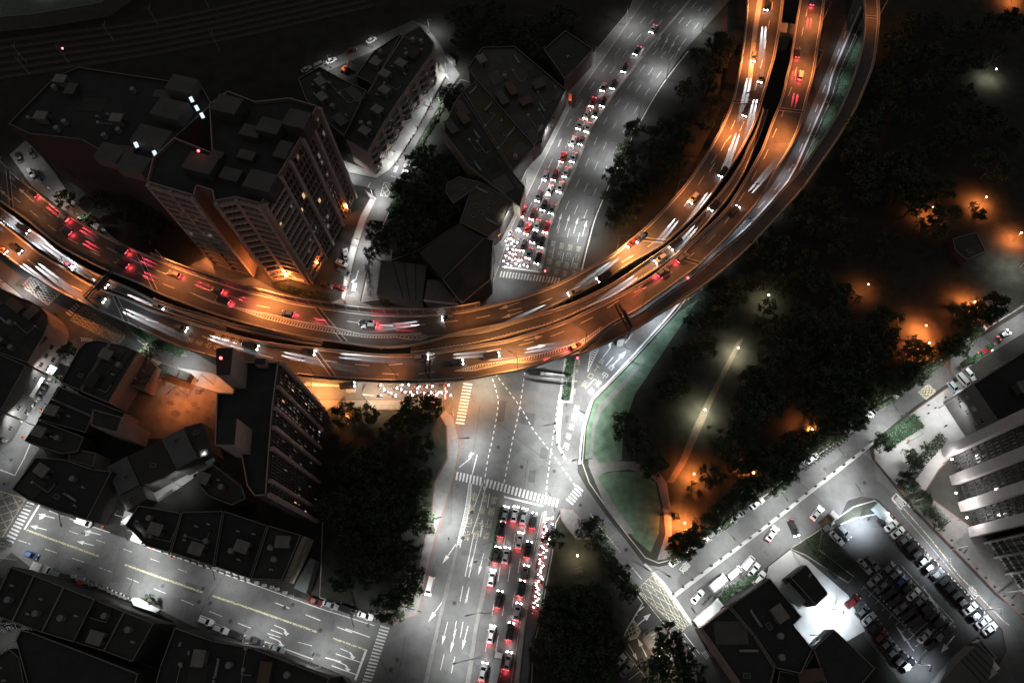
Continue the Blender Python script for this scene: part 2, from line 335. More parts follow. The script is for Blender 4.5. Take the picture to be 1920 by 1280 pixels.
island('median', [(940, 950), (946, 950), (920, 1060), (897, 1175), (880, 1290), (872, 1290), (889, 1175), (912, 1060)], PAVE, h=0.2, kw=0)
island('median', [(1020, 958), (1026, 958), (1000, 1085), (985, 1170), (972, 1290), (963, 1290), (977, 1170), (992, 1085)], CONC, h=0.3, kw=0)
island('median', [(1292, 0), (1296, 0), (1204, 110), (1149, 182), (1111, 237), (1081, 315), (1051, 377), (1031, 430), (1016, 512), (1010, 512), (1025, 430), (1045, 377), (1075, 315), (1105, 237), (1143, 182), (1198, 110)], CONC, h=0.3, kw=0)
island('median', [(1058, 672), (1080, 672), (1074, 755), (1056, 755), (1052, 800), (1050, 835), (1062, 860), (1058, 862), (1044, 835), (1042, 800), (1048, 745)], CONCL, h=0.18, kw=0)

# ------------------------------------------------------------------ ground markings
mk = MB(); ZM = 0.045
def gl(px, w=0.18, m=WP, z=ZM, n=None):
    P = [Vector((p.x, p.y, z)) for p in gp(px)]
    if n: P = resample(P, n)
    strip(mk, P, w, m)
def dash(px, L=4.0, gap=6.0, w=0.18, m=WP, z=ZM, mb=None, off=0.0):
    mb = mb or mk
    P = resample([Vector((p.x, p.y, z)) for p in px] if isinstance(px[0], Vector) else [Vector((p.x, p.y, z)) for p in gp(px)], 200)
    S = [0]
    for i in range(1, 200): S.append(S[-1]+(P[i]-P[i-1]).length)
    def at(s):
        i = 0
        while i < 198 and S[i+1] < s: i += 1
        t = (s-S[i])/max(1e-6, S[i+1]-S[i]); return P[i].lerp(P[i+1], t)
    s = off
    while s < S[-1]:
        e = min(s+L, S[-1]); k = max(2, int((e-s)/3)+2)
        strip(mb, [at(s+(e-s)*j/(k-1)) for j in range(k)], w, m); s += L+gap
def zebra(a, b, n, length, frac=0.5, m=WPS):
    """n bars spread from a to b (px); each bar is length metres, square to a-b"""
    A, B = G(*a), G(*b); d = (B-A); Ld = d.length; d.normalize(); nn = Vector((-d.y, d.x, 0))
    w = Ld/n
    for i in range(n):
        c = A+d*(w*(i+0.5)); c.z = ZM
        mk.face(ccw2([c-d*w*frac/2-nn*length/2, c+d*w*frac/2-nn*length/2, c+d*w*frac/2+nn*length/2, c-d*w*frac/2+nn*length/2]), m)
def zebra2(quad, n, frac=0.5, m=WPS):
    """bars between edge (q0->q1) and edge (q3->q2)"""
    q = [G(*p, ZM) for p in quad]
    for i in range(n):
        t0 = (i+(1-frac)/2)/n; t1 = (i+(1+frac)/2)/n
        mk.face(ccw2([q[0].lerp(q[1], t0), q[0].lerp(q[1], t1), q[3].lerp(q[2], t1), q[3].lerp(q[2], t0)]), m)
def ccw2(P):
    a = sum(P[i].x*P[(i+1) % len(P)].y - P[(i+1) % len(P)].x*P[i].y for i in range(len(P)))
    return P if a > 0 else list(reversed(P))
def arrow(u, v, du, dv, L=5.0, m=WPS, mb=None, z=ZM, turn=0, w=1.0):
    mb = mb or mk
    c = G(u, v, z); a = HD(u, v, du, dv, z)
    def T(x, y): return (c.x+x*math.cos(a)-y*math.sin(a), c.y+x*math.sin(a)+y*math.cos(a), z)
    mb.face([T(-L/2, -.09*w), T(L*.1, -.09*w), T(L*.1, .09*w), T(-L/2, .09*w)], m)
    if turn == 0 or turn == 2: mb.face([T(L*.1, -.45*w), T(L/2, 0), T(L*.1, .45*w)], m)
    if turn in (1, -1, 2):
        s = 1 if turn > 0 else -1
        q = [T(L*.1, -.1*s), T(L*.28, .5*s), T(L*.22, .75*s), T(L*.0, .1*s)]
        mb.face(ccw2([Vector(p) for p in q]), m); mb.face(ccw2([Vector(T(L*.38, .4*s)), Vector(T(L*.3, 1.35*s)), Vector(T(L*.08, .75*s))]), m)
def chevrons(px0, px1, n, m=WPS, mb=None, z=ZM, flip=1, lw=0.35, edge=True):
    """hatched gore between two polylines (px) """
    mb = mb or mk
    A = resample([Vector((p.x, p.y, z)) for p in gp(px0, z)], n+1); B = resample([Vector((p.x, p.y, z)) for p in gp(px1, z)], n+1)
    if edge: strip(mb, A, 0.2, m, 0.002); strip(mb, B, 0.2, m, 0.002)
    for i in range(n):
        C = (A[i]+B[i])/2; d = (A[i+1]-A[i]).normalized()*flip; hw = (A[i]-B[i]).length/2
        if hw < 0.2: continue
        tip = C+d*hw*.8
        for e in (A[i], B[i]):
            mb.face(ccw2([e, e+d*lw, tip+d*lw, tip]), m)
def text(s, far, near, w=2.0, m=WPS, mb=None, z=ZM, fill=0.78):
    """writing along a lane: first glyph farthest, tops pointing away from the driver"""
    mb = mb or mk; A, B = G(*far, z), G(*near, z); n = len(s); d = (A-B); L = d.length/max(1, n-1) if n > 1 else 4; d.normalize(); r = Vector((d.y, -d.x, 0))
    for i, ch in enumerate(s):
        c = A.lerp(B, i/max(1, n-1))
        cu = bpy.data.curves.new('t', 'FONT'); cu.body = ch; cu.size = 1; cu.offset = 0.0
        o = bpy.data.objects.new('t', cu); COL.objects.link(o)
        me = bpy.data.meshes.new_from_object(o.evaluated_get(bpy.context.evaluated_depsgraph_get()))
        COL.objects.unlink(o); bpy.data.objects.remove(o); 
        if len(me.vertices):
            xs = [v.co.x for v in me.vertices]; ys = [v.co.y for v in me.vertices]
            x0, x1, y0, y1 = min(xs), max(xs), min(ys), max(ys)
            sx = w/max(.3, x1-x0); sy = L*fill/max(.3, y1-y0)
            for p in me.polygons:
                mb.face(ccw2([c+r*((me.vertices[k].co.x-(x0+x1)/2)*sx)+d*((me.vertices[k].co.y-(y0+y1)/2)*sy) for k in p.vertices]), m)
        bpy.data.meshes.remove(me)
def boxgrid(quad, nu, nv, m=YP, w=0.15):
    q = [G(*p, ZM) for p in quad]
    for a, b in ((0, 1), (1, 2), (2, 3), (3, 0)): strip(mk, [q[a], q[b]], w*1.3, m, 0.003)
    def E(s):  # perimeter
        return None
    for k in range(1, nu+nv):
        # diagonals both ways
        def pt(x, y): return q[0].lerp(q[1], x).lerp(q[3].lerp(q[2], x), y)
        t = k/ (nu+nv) * 2
        x0, y0 = (t, 0) if t <= 1 else (1, t-1); x1, y1 = (0, t) if t <= 1 else (t-1, 1)
        strip(mk, [pt(x0, y0), pt(x1, y1)], w, m)
        strip(mk, [pt(1-x0, y0), pt(1-x1, y1)], w, m, 0.002)
# boulevard north
gl([(1290, 97), (1240, 162), (1199, 232), (1155, 320), (1119, 402), (1103, 457), (1091, 506)], 0.35, n=40)
def lerp_pl(A, B, t, n=30):
    a = resample(gp(A), n); b = resample(gp(B), n); return [p.lerp(q, t) for p, q in zip(a, b)]
NL = [(1217, 0), (1135, 105), (1072, 195), (1010, 320), (960, 425), (938, 500)]
NM = [(1292, 0), (1200, 110), (1145, 182), (1107, 237), (1077, 315), (1047, 377), (1027, 430), (1012, 505)]
NR = [(1362, 0), (1290, 92), (1240, 162), (1199, 232), (1153, 320), (1117, 402), (1101, 457), (1090, 500)]
for t in (0.25, 0.5, 0.75): dash(lerp_pl(NL, NM, t), 4, 6, off=t*5)
for t in (0.25, 0.5, 0.76): dash(lerp_pl(NM, NR, t), 4, 6, off=t*7)
gl([(1225, 0), (1143, 105), (1080, 195), (1018, 320), (968, 425), (945, 500)], 0.12, mat('red kerb paint', (0, 0, 0)), n=30)
gl([(941, 500), (1013, 510)], 0.6, WPS)
zebra2([(938, 508), (1052, 521), (1048, 532), (935, 519)], 20)
for (u, v) in ((1049, 414), (1064, 417), (1080, 422), (1096, 428)): arrow(u, v, 3, -10, 7)
for (u, v) in ((1234, 77), (1247, 82), (1259, 89), (1271, 97)): arrow(u, v, 5, -9, 7)
for k, (a, b) in enumerate((((1037, 457), (1027, 506)), ((1053, 461), (1043, 510)), ((1069, 464), (1059, 513)), ((1085, 467), (1076, 513)))): text('禁行機車', a, b, 1.7, YP)
# intersection and south road
zebra2([(867, 718), (885, 716), (869, 795), (855, 793)], 1, 0)
q0, q1, q2, q3 = (869, 716), (854, 795), (870, 797), (886, 718)
zebra2([q0, q1, q2, q3], 13)
zebra2([(849, 882), (905, 895), (903, 911), (846, 897)], 9)
zebra2([(912, 897), (1050, 936), (1046, 951), (908, 912)], 20)
gl([(945, 931), (1018, 948)], 0.5, WPS)
zebra2([(1083, 907), (1060, 937), (1073, 948), (1095, 918)], 6)
dash([(920, 700), (931, 735), (934, 760), (925, 815), (913, 870), (906, 925)], 1.0, 0.9, 0.28, WPS)
dash([(928, 700), (975, 762), (1000, 805), (1035, 850), (1075, 905), (1090, 930)], 1.0, 0.9, 0.28, WPS)
dash([(984, 698), (974, 765), (960, 830), (945, 905)], 1.0, 0.9, 0.28, WPS)
dash([(1048, 740), (1040, 800), (1030, 870), (1022, 940)], 1.0, 0.9, 0.28, WPS)
gl([(858, 795), (863, 820), (862, 850), (850, 900), (832, 960), (820, 1005), (806, 1065), (793, 1125), (785, 1155)], 0.2, REDK, n=40)
chevrons([(879, 907), (872, 955), (856, 1025)], [(884, 908), (879, 957), (862, 1027)], 36, lw=0.22, flip=-1)
for k, (a, b) in enumerate((((889, 930), (875, 1004)), ((909, 933), (893, 1002)), ((926, 937), (912, 1004)))): text('禁行機車', b, a, 1.9, YP, fill=0.72)
gl([(914, 898), (900, 955), (885, 1000)], 0.25, WPS); gl([(905, 905), (889, 950)], 0.2, WPS)
gl([(918, 925), (914, 952)], 0.2, WPS); gl([(906, 983), (901, 1006)], 0.2, WPS)
gl([(889, 998), (872, 1080)], 0.2, WPS); gl([(897, 1000), (879, 1082)], 0.2, WPS)
for f0, f1 in (((905, 975), (900, 1005)), ((888, 1040), (880, 1062))): gl([f0, f1], 0.2, WPS)
for (u, v) in ((902, 1057), (834, 1187), (872, 1195), (850, 1200)): arrow(u, v, -3, 12, 6)
for (u, v) in ((842, 1038), (817, 1145)): arrow(u, v, -14, 20, 6.5, w=1.3)
arrow(878, 862, 10, -8, 7, turn=1); gl([(895, 852), (885, 890)], 0.25, WPS)
for A, B in (((868, 1098), (850, 1195)), ((880, 1100), (862, 1200)), ((833, 1225), (825, 1260)), ((853, 1230), (846, 1262)), ((878, 1105), (872, 1130))): dash([A, B], 4, 5)
gl([(928, 1000), (902, 1120), (880, 1240), (872, 1290)], 0.15, WP)
for t0, t1 in (((948, 1000), (925, 1140)), ((966, 1000), (944, 1140)), ((985, 985), (962, 1130))): dash([t0, (t1[0], t1[1]), (t1[0]-28, 1290)], 4, 5)
gl([(1022, 970), (1038, 972)], 0.4, WPS)
gl([(1017, 960), (990, 1085), (975, 1170), (958, 1280)], 0.15, WP, z=ZM)
# E road writing and lines
gl([(1086, 870), (1091, 820), (1098, 782), (1113, 744), (1136, 721), (1176, 678), (1223, 626), (1265, 578), (1333, 490), (1403, 423), (1469, 350), (1490, 317), (1506, 282), (1550, 180), (1563, 134), (1614, 13)], 0.55, WPS, n=90)
dash([(1098, 728), (1113, 712), (1132, 690), (1158, 660), (1200, 610), (1250, 560), (1330, 478), (1400, 412), (1445, 365), (1478, 322), (1500, 282), (1540, 180), (1560, 128), (1600, 25)], 4, 6, 0.22, WPS)
text('機慢車專用', (1081, 765), (1061, 836), 1.8, WP, fill=0.66); text('台中港路', (1147, 688), (1109, 734), 1.8, WP, fill=0.62)
text('台丁口弘', (1129, 676), (1096, 720), 1.5, YP, fill=0.6); text('台大一路', (1084, 678), (1076, 733), 1.4, YP, fill=0.6)
arrow(1161, 672, 10, -11, 7, w=1.8); arrow(1142, 655, 8, -10, 7, turn=1)
chevrons([(1107, 658), (1102, 696)], [(1122, 655), (1102, 697)], 10, lw=0.35, flip=-1)
# SE diagonal, NE road
gl([(1106, 962), (1163, 1035)], 0.2, YP); gl([(1185, 1063), (1203, 1085)], 0.2, WP)
boxgrid([(1193, 1105), (1224, 1078), (1294, 1168), (1278, 1183)], 4, 4)
gl([(1193, 1105), (1262, 1190)], 0.2, YP)
boxgrid([(1180, 1240), (1200, 1195), (1202, 1180), (1170, 1240)], 3, 3) if False else None
for (a, b) in (((1282, 1186), (1312, 1225)), ((1277, 1193), (1305, 1230))): gl([a, b], 0.2, WPS)
for i in range(6): gl([(1315+i*3.2, 1222-i*1.5+i*0), (1325+i*3.2, 1235-i*3+i*1.5)], 0.15, WP)
arrow(1195, 1146, -14, 11, 5, w=1.5); arrow(1207, 1161, 14, -12, 5, w=1.5); arrow(1204, 1213, -5, -10, 5, w=1.3); arrow(1187, 1222, 5, 9, 5)
boxgrid([(1183, 1152), (1201, 1182), (1196, 1194), (1162, 1206)], 5, 5, YP, 0.12)
for i in range(10): gl([(1220+i*4.6, 1191+i*5.6), (1229+i*4.6, 1186+i*5.6)], 0.35, CONCL, z=0.16)
text('慢', (1284, 1063), (1280, 1067), 2.0)
boxgrid([(1722, 735), (1741, 721), (1755, 733), (1736, 748)], 3, 3, YP, 0.3)
gl([(1340, 1060), (1400, 1012)], 0.1, WP)
gl([(1690, 948), (1745, 1010), (1797, 1077), (1880, 1162), (1893, 1172)], 0.3, YP)
gl([(1680, 950), (1740, 1018), (1800, 1090)], 0.1, WP)
for (u, v) in ((1692, 950), (1830, 1118)): text('慢', (u-6, v-8), (u, v), 2.4)
gl([(1670, 958), (1716, 1008), (1746, 1040), (1812, 1103), (1853, 1143), (1884, 1182), (1891, 1222), (1878, 1246)], 0.25, REDK)
gl([(1672, 935), (1680, 925), (1706, 950)], 0.4, WPS); gl([(1672, 935), (1690, 955)], 0.4, WPS)
# W road
zebra2([(62, 942), (10, 1026), (25, 1033), (72, 952)], 12, 0.5) if False else zebra2([(66, 942), (24, 1020), (8, 1012), (52, 938)], 12)
gl([(74, 946), (46, 992)], 0.6, WPS)
gl([(50, 993), (110, 1015), (185, 1042)], 0.5, YP); gl([(234, 1058), (380, 1110)], 0.5, YP); gl([(398, 1116), (475, 1142), (594, 1184)], 0.5, YP); gl([(625, 1196), (687, 1218)], 0.4, YP)
gl([(687, 1217), (666, 1274)], 0.6, WPS)
zebra2([(714, 1170), (678, 1282), (694, 1285), (731, 1175)], 18)
for P_ in ([(92, 957), (120, 968)], [(130, 972), (160, 982), (206, 998)], [(276, 1025), (400, 1068), (475, 1095), (600, 1140), (702, 1172)]): gl(P_, 0.22, WPS)
dash([(130, 995), (250, 1035), (350, 1072)], 3, 6, 0.15); dash([(480, 1115), (620, 1170), (660, 1185)], 4.5, 5, 0.25, WPS, off=6)
gl([(648, 1178), (694, 1194)], 0.25, WPS)
dash([(35, 1012), (210, 1072), (380, 1140), (480, 1180), (585, 1210)], 4, 5, 0.18)
for A, B in (((508, 1180), (530, 1188)), ((492, 1200), (587, 1235)), ((630, 1225), (676, 1241)), ((622, 1247), (668, 1264)), ((610, 1232), (640, 1240))): gl([A, B], 0.22, WPS)
for (u, v) in ((531, 1178), (522, 1200), (655, 1222), (646, 1245)): arrow(u, v, 12, 5, 5.5, turn=-1)
for (u, v) in ((87, 967), (72, 989), (173, 998), (160, 1018)): arrow(u, v, -12, -3, 5.5, w=1.3, turn=2 if u in (87, 173) else 0)
boxgrid([(-50, 905), (48, 935), (2, 1010), (-90, 980)], 4, 4, YP, 0.22)
gl([(0, 880), (28, 891), (45, 860), (70, 800)], 0.3, WPS)
boxgrid([(57, 519), (112, 551), (90, 572), (40, 536)], 5, 5, WP, 0.22)
boxgrid([(156, 574), (236, 629), (222, 646), (132, 600)], 6, 6, YP, 0.24)
zebra2([(120, 584), (134, 593), (150, 572), (138, 566)][0:4], 1, 0); zebra2([(122, 587), (144, 567), (151, 573), (131, 594)], 5)
zebra2([(152, 640), (176, 640), (172, 634), (150, 632)], 7)
# orange road
chevrons([(575, 717), (640, 723)], [(575, 722), (640, 724)], 16, lw=0.35, flip=-1)
text('慢', (658, 733), (664, 733), 1.2); gl([(677, 739), (700, 741)], 0.3, WPS); gl([(835, 715), (835, 748)], 0.5, WPS)
# small lane
boxgrid([(713, 367), (720, 342), (744, 347), (735, 369)], 2, 2, WP, 0.18)
gl([(690, 352), (694, 343)], 0.3, WPS); gl([(733, 330), (742, 333)], 0.3, WPS)
text('慢', (742, 317), (740, 322), 1.4); text('慢', (664, 538), (662, 546), 1.6); arrow(668, 521, -4, 14, 6, turn=-1, w=1.5)
zebra2([(650, 553), (668, 557), (666, 567), (648, 563)], 5)
for P_, r in (([(756, 318), (732, 385), (700, 457), (686, 506), (676, 560)], 1), ([(842, 148), (800, 215), (745, 318)], 1)): gl(P_, 0.15, REDK, n=20)
# car park bays and arrows
for i in range(15):
    u, v = 1655+i*14.0, 970+i*14.6
    gl([(u-8, v+8), (u+10, v-8)], 0.12, WP)
for i in range(10):
    u, v = 1640+i*12.5, 1078+i*13.5
    gl([(u-24, v+26), (u+26, v-20)], 0.12, WP)
gl([(1618, 1098), (1742, 1218)], 0.15, WP); gl([(1690, 1060), (1788, 1165), (1742, 1218)], 0.15, WP)
arrow(1741, 1115, 5, 8, 5); arrow(1752, 1129, 5, 8, 5); arrow(1777, 1207, -8, 10, 6, w=1.6); arrow(1693, 1190, -7, -9, 5); arrow(1701, 1203, -7, -9, 5)
for (u, v) in ((1163, 1216), (1175, 1230), (1187, 1244), (1199, 1258)): gl([(u, v), (u-20, v+16)], 0.12, WP)
gl([(1166, 1212), (1215, 1275)], 0.12, WP)
mo = mk.obj('road_markings', kind='structure')

# ------------------------------------------------------------------ elevated roads
AU = [(-50, 262), (0, 301), (28, 328), (55, 350), (100, 386), (150, 417), (200, 445), (250, 469), (297, 488), (350, 509), (400, 526), (450, 543), (500, 555), (550, 568), (629, 581), (706, 590), (762, 592), (805, 591), (862, 586), (912, 576), (975, 560), (1034, 539), (1062, 526), (1112, 500), (1141, 484), (1175, 458), (1207, 431), (1240, 399), (1280, 354), (1305, 320), (1331, 279), (1360, 224), (1376, 180), (1384, 140), (1391, 100), (1399, 34), (1402, -40)]
AL = [(-50, 340), (0, 377), (50, 412), (80, 437), (112, 461), (150, 482), (187, 501), (225, 517), (265, 533), (307, 554), (362, 575), (400, 588), (450, 603), (500, 617), (562, 631), (600, 637), (662, 646), (712, 652), (760, 650), (802, 642), (850, 628), (900, 617), (956, 605), (1020, 582), (1081, 552), (1137, 522), (1187, 492), (1242, 460), (1280, 427), (1305, 402), (1330, 371), (1367, 318), (1391, 280), (1415, 232), (1430, 185), (1443, 140), (1453, 102), (1465, 29), (1472, -40)]
BPU = [(770, 640), (800, 634), (850, 628), (912, 620), (975, 601), (1052, 578), (1101, 558), (1160, 526), (1210, 492), (1252, 462), (1292, 427), (1330, 387), (1361, 349), (1386, 311), (1400, 280), (1417, 245), (1430, 205)]
BPL = [(770, 662), (800, 659), (860, 650), (908, 641), (988, 620), (1037, 606), (1110, 573), (1150, 555), (1197, 526), (1265, 480), (1307, 440), (1342, 400), (1367, 370), (1395, 325), (1410, 290), (1428, 250), (1442, 205)]
CU = [(-50, 376), (0, 416), (31, 440), (75, 475), (125, 506), (155, 526), (205, 549), (240, 562), (287, 583), (350, 603), (400, 618), (450, 632), (487, 641), (550, 650), (612, 656), (681, 664), (737, 667), (787, 665), (850, 656), (912, 646), (960, 637), (1047, 609), (1100, 585), (1160, 555), (1222, 520), (1277, 474), (1316, 438), (1355, 400), (1386, 355), (1411, 312), (1429, 278), (1445, 235), (1466, 182), (1475, 140), (1482, 114), (1491, 51), (1500, 0), (1505, -40)]
CL = [(-50, 432), (0, 471), (50, 509), (106, 544), (162, 571), (212, 594), (262, 616), (300, 634), (350, 655), (400, 669), (470, 687), (549, 702), (600, 709), (660, 713), (712, 716), (770, 717), (800, 717), (867, 713), (925, 703), (987, 691), (1037, 676), (1070, 664), (1105, 640), (1140, 612), (1167, 597), (1197, 580), (1225, 561), (1300, 506), (1322, 487), (1370, 439), (1397, 408), (1427, 372), (1461, 311), (1480, 280), (1500, 235), (1515, 177), (1525, 140), (1533, 88), (1542, 29), (1549, -40)]
DU = [(1085, 660), (1130, 625), (1160, 607), (1201, 588), (1250, 553), (1297, 520), (1347, 475), (1392, 438), (1430, 400), (1467, 356), (1504, 314), (1526, 282), (1567, 219), (1586, 180), (1598, 150), (1612, 105), (1619, 69), (1621, 30), (1615, -40)]
DL = [(1070, 668), (1100, 660), (1122, 650), (1160, 634), (1197, 614), (1235, 590), (1285, 560), (1330, 528), (1365, 500), (1400, 468), (1430, 437), (1467, 397), (1505, 354), (1538, 308), (1570, 262), (1602, 209), (1617, 175), (1637, 121), (1645, 63), (1647, 29), (1644, -40)]
BU = [(-50, 348), (0, 388), (50, 425), (81, 447), (112, 472), (150, 498), (187, 517), (237, 538), (275, 557), (297, 568), (350, 588), (400, 605), (425, 616)]
BL = [(-50, 372), (0, 411), (40, 441), (80, 470), (128, 501), (160, 520), (205, 542), (240, 556), (287, 577), (350, 598), (400, 613), (425, 622)]
ZA, ZB, ZC, ZD = 12.0, 7.0, 11.0, 8.0
class Deck:
    def __init__(s, label, U, L, z, thick=1.7, n=150, par=(1, 1), parh=0.95, zf=None):
        s.z = z; s.n = n
        s.U = resample(gp(U, z), n); s.L = resample(gp(L, z), n)
        if zf:
            def q(P, px):
                pass
            # slope: recompute each point at its own height keeping its plan line of sight position
            for arr, px in ((s.U, U), (s.L, L)):
                pts = []
                m_ = len(px)
                src = [G(px[i][0], px[i][1], zf(i/(m_-1))) for i in range(m_)]
                rs = resample(src, n)
                for i in range(n): arr[i] = rs[i]
        s.root = thing('elevated_road', label, 'elevated road', kind='structure')
        b = MB(); T = Vector((0, 0, -thick)); T2 = Vector((0, 0, -0.5))
        for i in range(n-1):
            a0, a1, b0, b1 = s.U[i], s.U[i+1], s.L[i], s.L[i+1]
            b.face([b0, b1, a1, a0], ASPHV)
            for p0, p1 in ((a0, a1), (b1, b0)):
                b.face([p1, p0, p0+T2, p1+T2], CONC)
            c0 = a0.lerp(b0, .22)+T; c1_ = a1.lerp(b1, .22)+T; e0 = a0.lerp(b0, .78)+T; e1 = a1.lerp(b1, .78)+T
            b.face([a1+T2, a0+T2, c0, c1_], CONC); b.face([c1_, c0, e0, e1], CONC); b.face([e1, e0, b0+T2, b1+T2], CONC)
        b.obj('deck', s.root)
        for k, (P, on) in enumerate(((s.U, par[0]), (s.L, par[1]))):
            if on:
                w = MB(); wall(w, P, 0.35, parh, CONC); 
                R = [p+Vector((0, 0, parh+0.28)) for p in P]; wall(w, R, 0.10, 0.08, STEEL)
                for p, d in along(P, 3.0): w.box((p.x, p.y, p.z+parh+.14), (.12, .12, .28), STEEL)
                w.obj('parapet', s.root)
        s.mk = MB()
    def pt(s, t, c):
        x = t*(s.n-1); i = min(int(x), s.n-2); f = x-i
        return s.U[i].lerp(s.U[i+1], f).lerp(s.L[i].lerp(s.L[i+1], f), c)
    def near(s, u, v):
        """parameter t, c of the deck point seen at pixel"""
        best = None
        p = G(u, v, s.z)
        for i in range(s.n):
            a, b = s.U[i], s.L[i]; ab = b-a; c = min(1.15, max(-.15, (p-a).dot(ab)/ab.length_squared)); q = a.lerp(b, c); d = (q-p).length
            if best is None or d < best[0]: best = (d, i/(s.n-1), c)
        return best[1], best[2]
    def line(s, c, t0=0, t1=1, w=0.2, m=WP, dashed=None, n=140, dz=0.03):
        P = [s.pt(t0+(t1-t0)*i/(n-1), c if not callable(c) else c(t0+(t1-t0)*i/(n-1))) + Vector((0, 0, dz)) for i in range(n)]
        if not dashed: strip(s.mk, P, w, m); return
        L, gap, off = dashed; S = [0]
        for i in range(1, n): S.append(S[-1]+(P[i]-P[i-1]).length)
        def at(x):
            i = 0
            while i < n-2 and S[i+1] < x: i += 1
            return P[i].lerp(P[i+1], (x-S[i])/max(1e-6, S[i+1]-S[i]))
        x = off
        while x+L < S[-1]:
            strip(s.mk, [at(x), at(x+L/2), at(x+L)], w, m); x += L+gap
    def edges(s, o=0.55, m=WPS, w=0.26):
        for k in (0, 1):
            P = []
            for i in range(s.n):
                a, b = s.U[i], s.L[i]; d = (b-a).normalized(); P.append((a+d*o if k == 0 else b-d*o)+Vector((0, 0, .03)))
            strip(s.mk, P, w, m)
    def joint(s, u, v, c0=0.0, c1=1.0):
        t, c = s.near(u, v); a = s.pt(t, c0); b = s.pt(t, c1); d = (b-a).normalized(); a = a+d*.5; b = b-d*.5; t_ = Vector((-d.y, d.x, 0))
        for o, w, m, dz in ((0, .7, DSTEEL, .034), (.6, .28, CONCL, .038), (-.6, .28, CONCL, .038)):
            strip(s.mk, [a+t_*o, b+t_*o], w, m, dz)
    def hatch(s, t0, t1, c0, c1, n, flip=1, m=WPS, lw=0.4):
        A = [s.pt(t0+(t1-t0)*i/n, c0(i/n) if callable(c0) else c0)+Vector((0, 0, .036)) for i in range(n+1)]
        B = [s.pt(t0+(t1-t0)*i/n, c1(i/n) if callable(c1) else c1)+Vector((0, 0, .036)) for i in range(n+1)]
        strip(s.mk, A, .2, m, .003); strip(s.mk, B, .2, m, .003)
        for i in range(n):
            C = (A[i]+B[i])/2; d = (A[i+1]-A[i]).normalized()*flip; hw = (A[i]-B[i]).length/2
            if hw < .12: continue
            tip = C+d*hw
            for e in (A[i], B[i]): s.mk.face(ccw2([e, e+d*lw, tip+d*lw, tip]), m)
    def done(s): s.mk.obj('lane_markings', s.root)
    def piers(s, step, offs=0, cs=(0.5,)):
        L = sum((s.pt((i+1)/60, .5)-s.pt(i/60, .5)).length for i in range(60)); k = int(L/step)
        for j in range(k):
            t = (j+.5)/k
            a, b = s.pt(t, 0), s.pt(t, 1); c = (a+b)/2; w = (b-a).length; rz = math.atan2(b.y-a.y, b.x-a.x)
            m = MB(); m.box((c.x, c.y, c.z-2.3), (w*.7, 2.0, 1.2), CONC, rz); m.box((c.x, c.y, (c.z-2.9)/2), (2.6, 2.0, c.z-2.9), CONC, rz); m.obj('pier', s.root)
DA = Deck('three lane elevated road curving inside, its hatched gore near the middle', AU, AL, ZA)
DA.edges(); t0, _ = DA.near(0, 340); 
tg0, cg0 = DA.near(345, 548); tg1, cg1 = DA.near(802, 622)
# lane lines
tA1, cA1 = DA.near(230, 487); 
for c in (0.33, 0.66): DA.line(c, 0, tg0, dashed=(4.5, 5.5, 3*c))
def clane(t):  # lane line between the two upper lanes
    pass
pts_mid = [(345, 538, 0)]
def cinterp(pairs, d):
    P = sorted([d.near(u, v) for u, v in pairs])
    def f(t):
        if t <= P[0][0]: return P[0][1]
        for a, b in zip(P, P[1:]):
            if t <= b[0]: return a[1]+(b[1]-a[1])*(t-a[0])/max(1e-6, b[0]-a[0])
        return P[-1][1]
    return f, P[0][0], P[-1][0]
f1, a1, b1 = cinterp([(372, 538), (435, 557), (483, 571), (533, 584), (590, 597), (638, 602), (688, 606), (740, 608), (790, 606), (900, 595), (948, 584), (1018, 564), (1062, 545), (1107, 524), (1180, 485), (1220, 455), (1255, 420), (1305, 355), (1330, 315), (1355, 275), (1398, 222)], DA)
DA.line(f1, a1, b1, .22, WPS, dashed=(4.5, 5.5, 1))
f2, a2, b2 = cinterp([(1008, 558), (1090, 515), (1150, 480), (1215, 440), (1245, 408), (1280, 375), (1305, 345), (1333, 310), (1352, 280), (1371, 240), (1386, 200)], DA)
DA.line(lambda t: f2(t)-.0, a2+.25, b2, .22, WPS, dashed=(4.5, 5.5, 4)) if False else None
f3, a3, b3 = cinterp([(1345, 330), (1365, 282), (1383, 250), (1398, 218), (1418, 160), (1432, 100), (1440, 50), (1447, 10)], DA)
DA.line(f3, a3, 1, .22, WPS, dashed=(4.5, 5.5, 2)); 
f4, a4, b4 = cinterp([(1330, 322), (1352, 282), (1371, 238), (1390, 190)], DA); DA.line(f4, a4, b4, .22, WPS, dashed=(4.5, 5.5, 0))
gu, _a, _b = cinterp([(352, 549), (400, 562), (450, 577), (500, 590), (560, 604), (620, 615), (680, 623), (740, 625), (790, 624), (803, 628)], DA)
gd, _a2, _b2 = cinterp([(352, 549), (400, 567), (450, 582), (500, 595), (560, 610), (620, 622), (680, 632), (740, 635), (790, 635), (803, 631)], DA)
DA.hatch(_a, _b, lambda x: gu(_a+(_b-_a)*x), lambda x: gd(_a+(_b-_a)*x), 84, 1, lw=.26)
for j in ((278, 515), (618, 610), (1225, 447), (1400, 188), (20, 345)): DA.joint(*j)
gr = DA.mk; GP = gp([(1408, 170), (1420, 60), (1430, 0), (1434, -30), (1424, -30), (1420, 0), (1411, 60), (1402, 150), (1398, 175)], ZA+.035)
gr.face(ccw2(GP), CONCL)
for (u, v, du, dv) in ((955, 573, -12, 4), (960, 590, -12, 4), (10, 365, -8, -7), (45, 362, -8, -7)): arrow(u, v, du, dv, 7, mb=DA.mk, z=ZA+.036, w=1.4)
DA.done(); DA.piers(30)
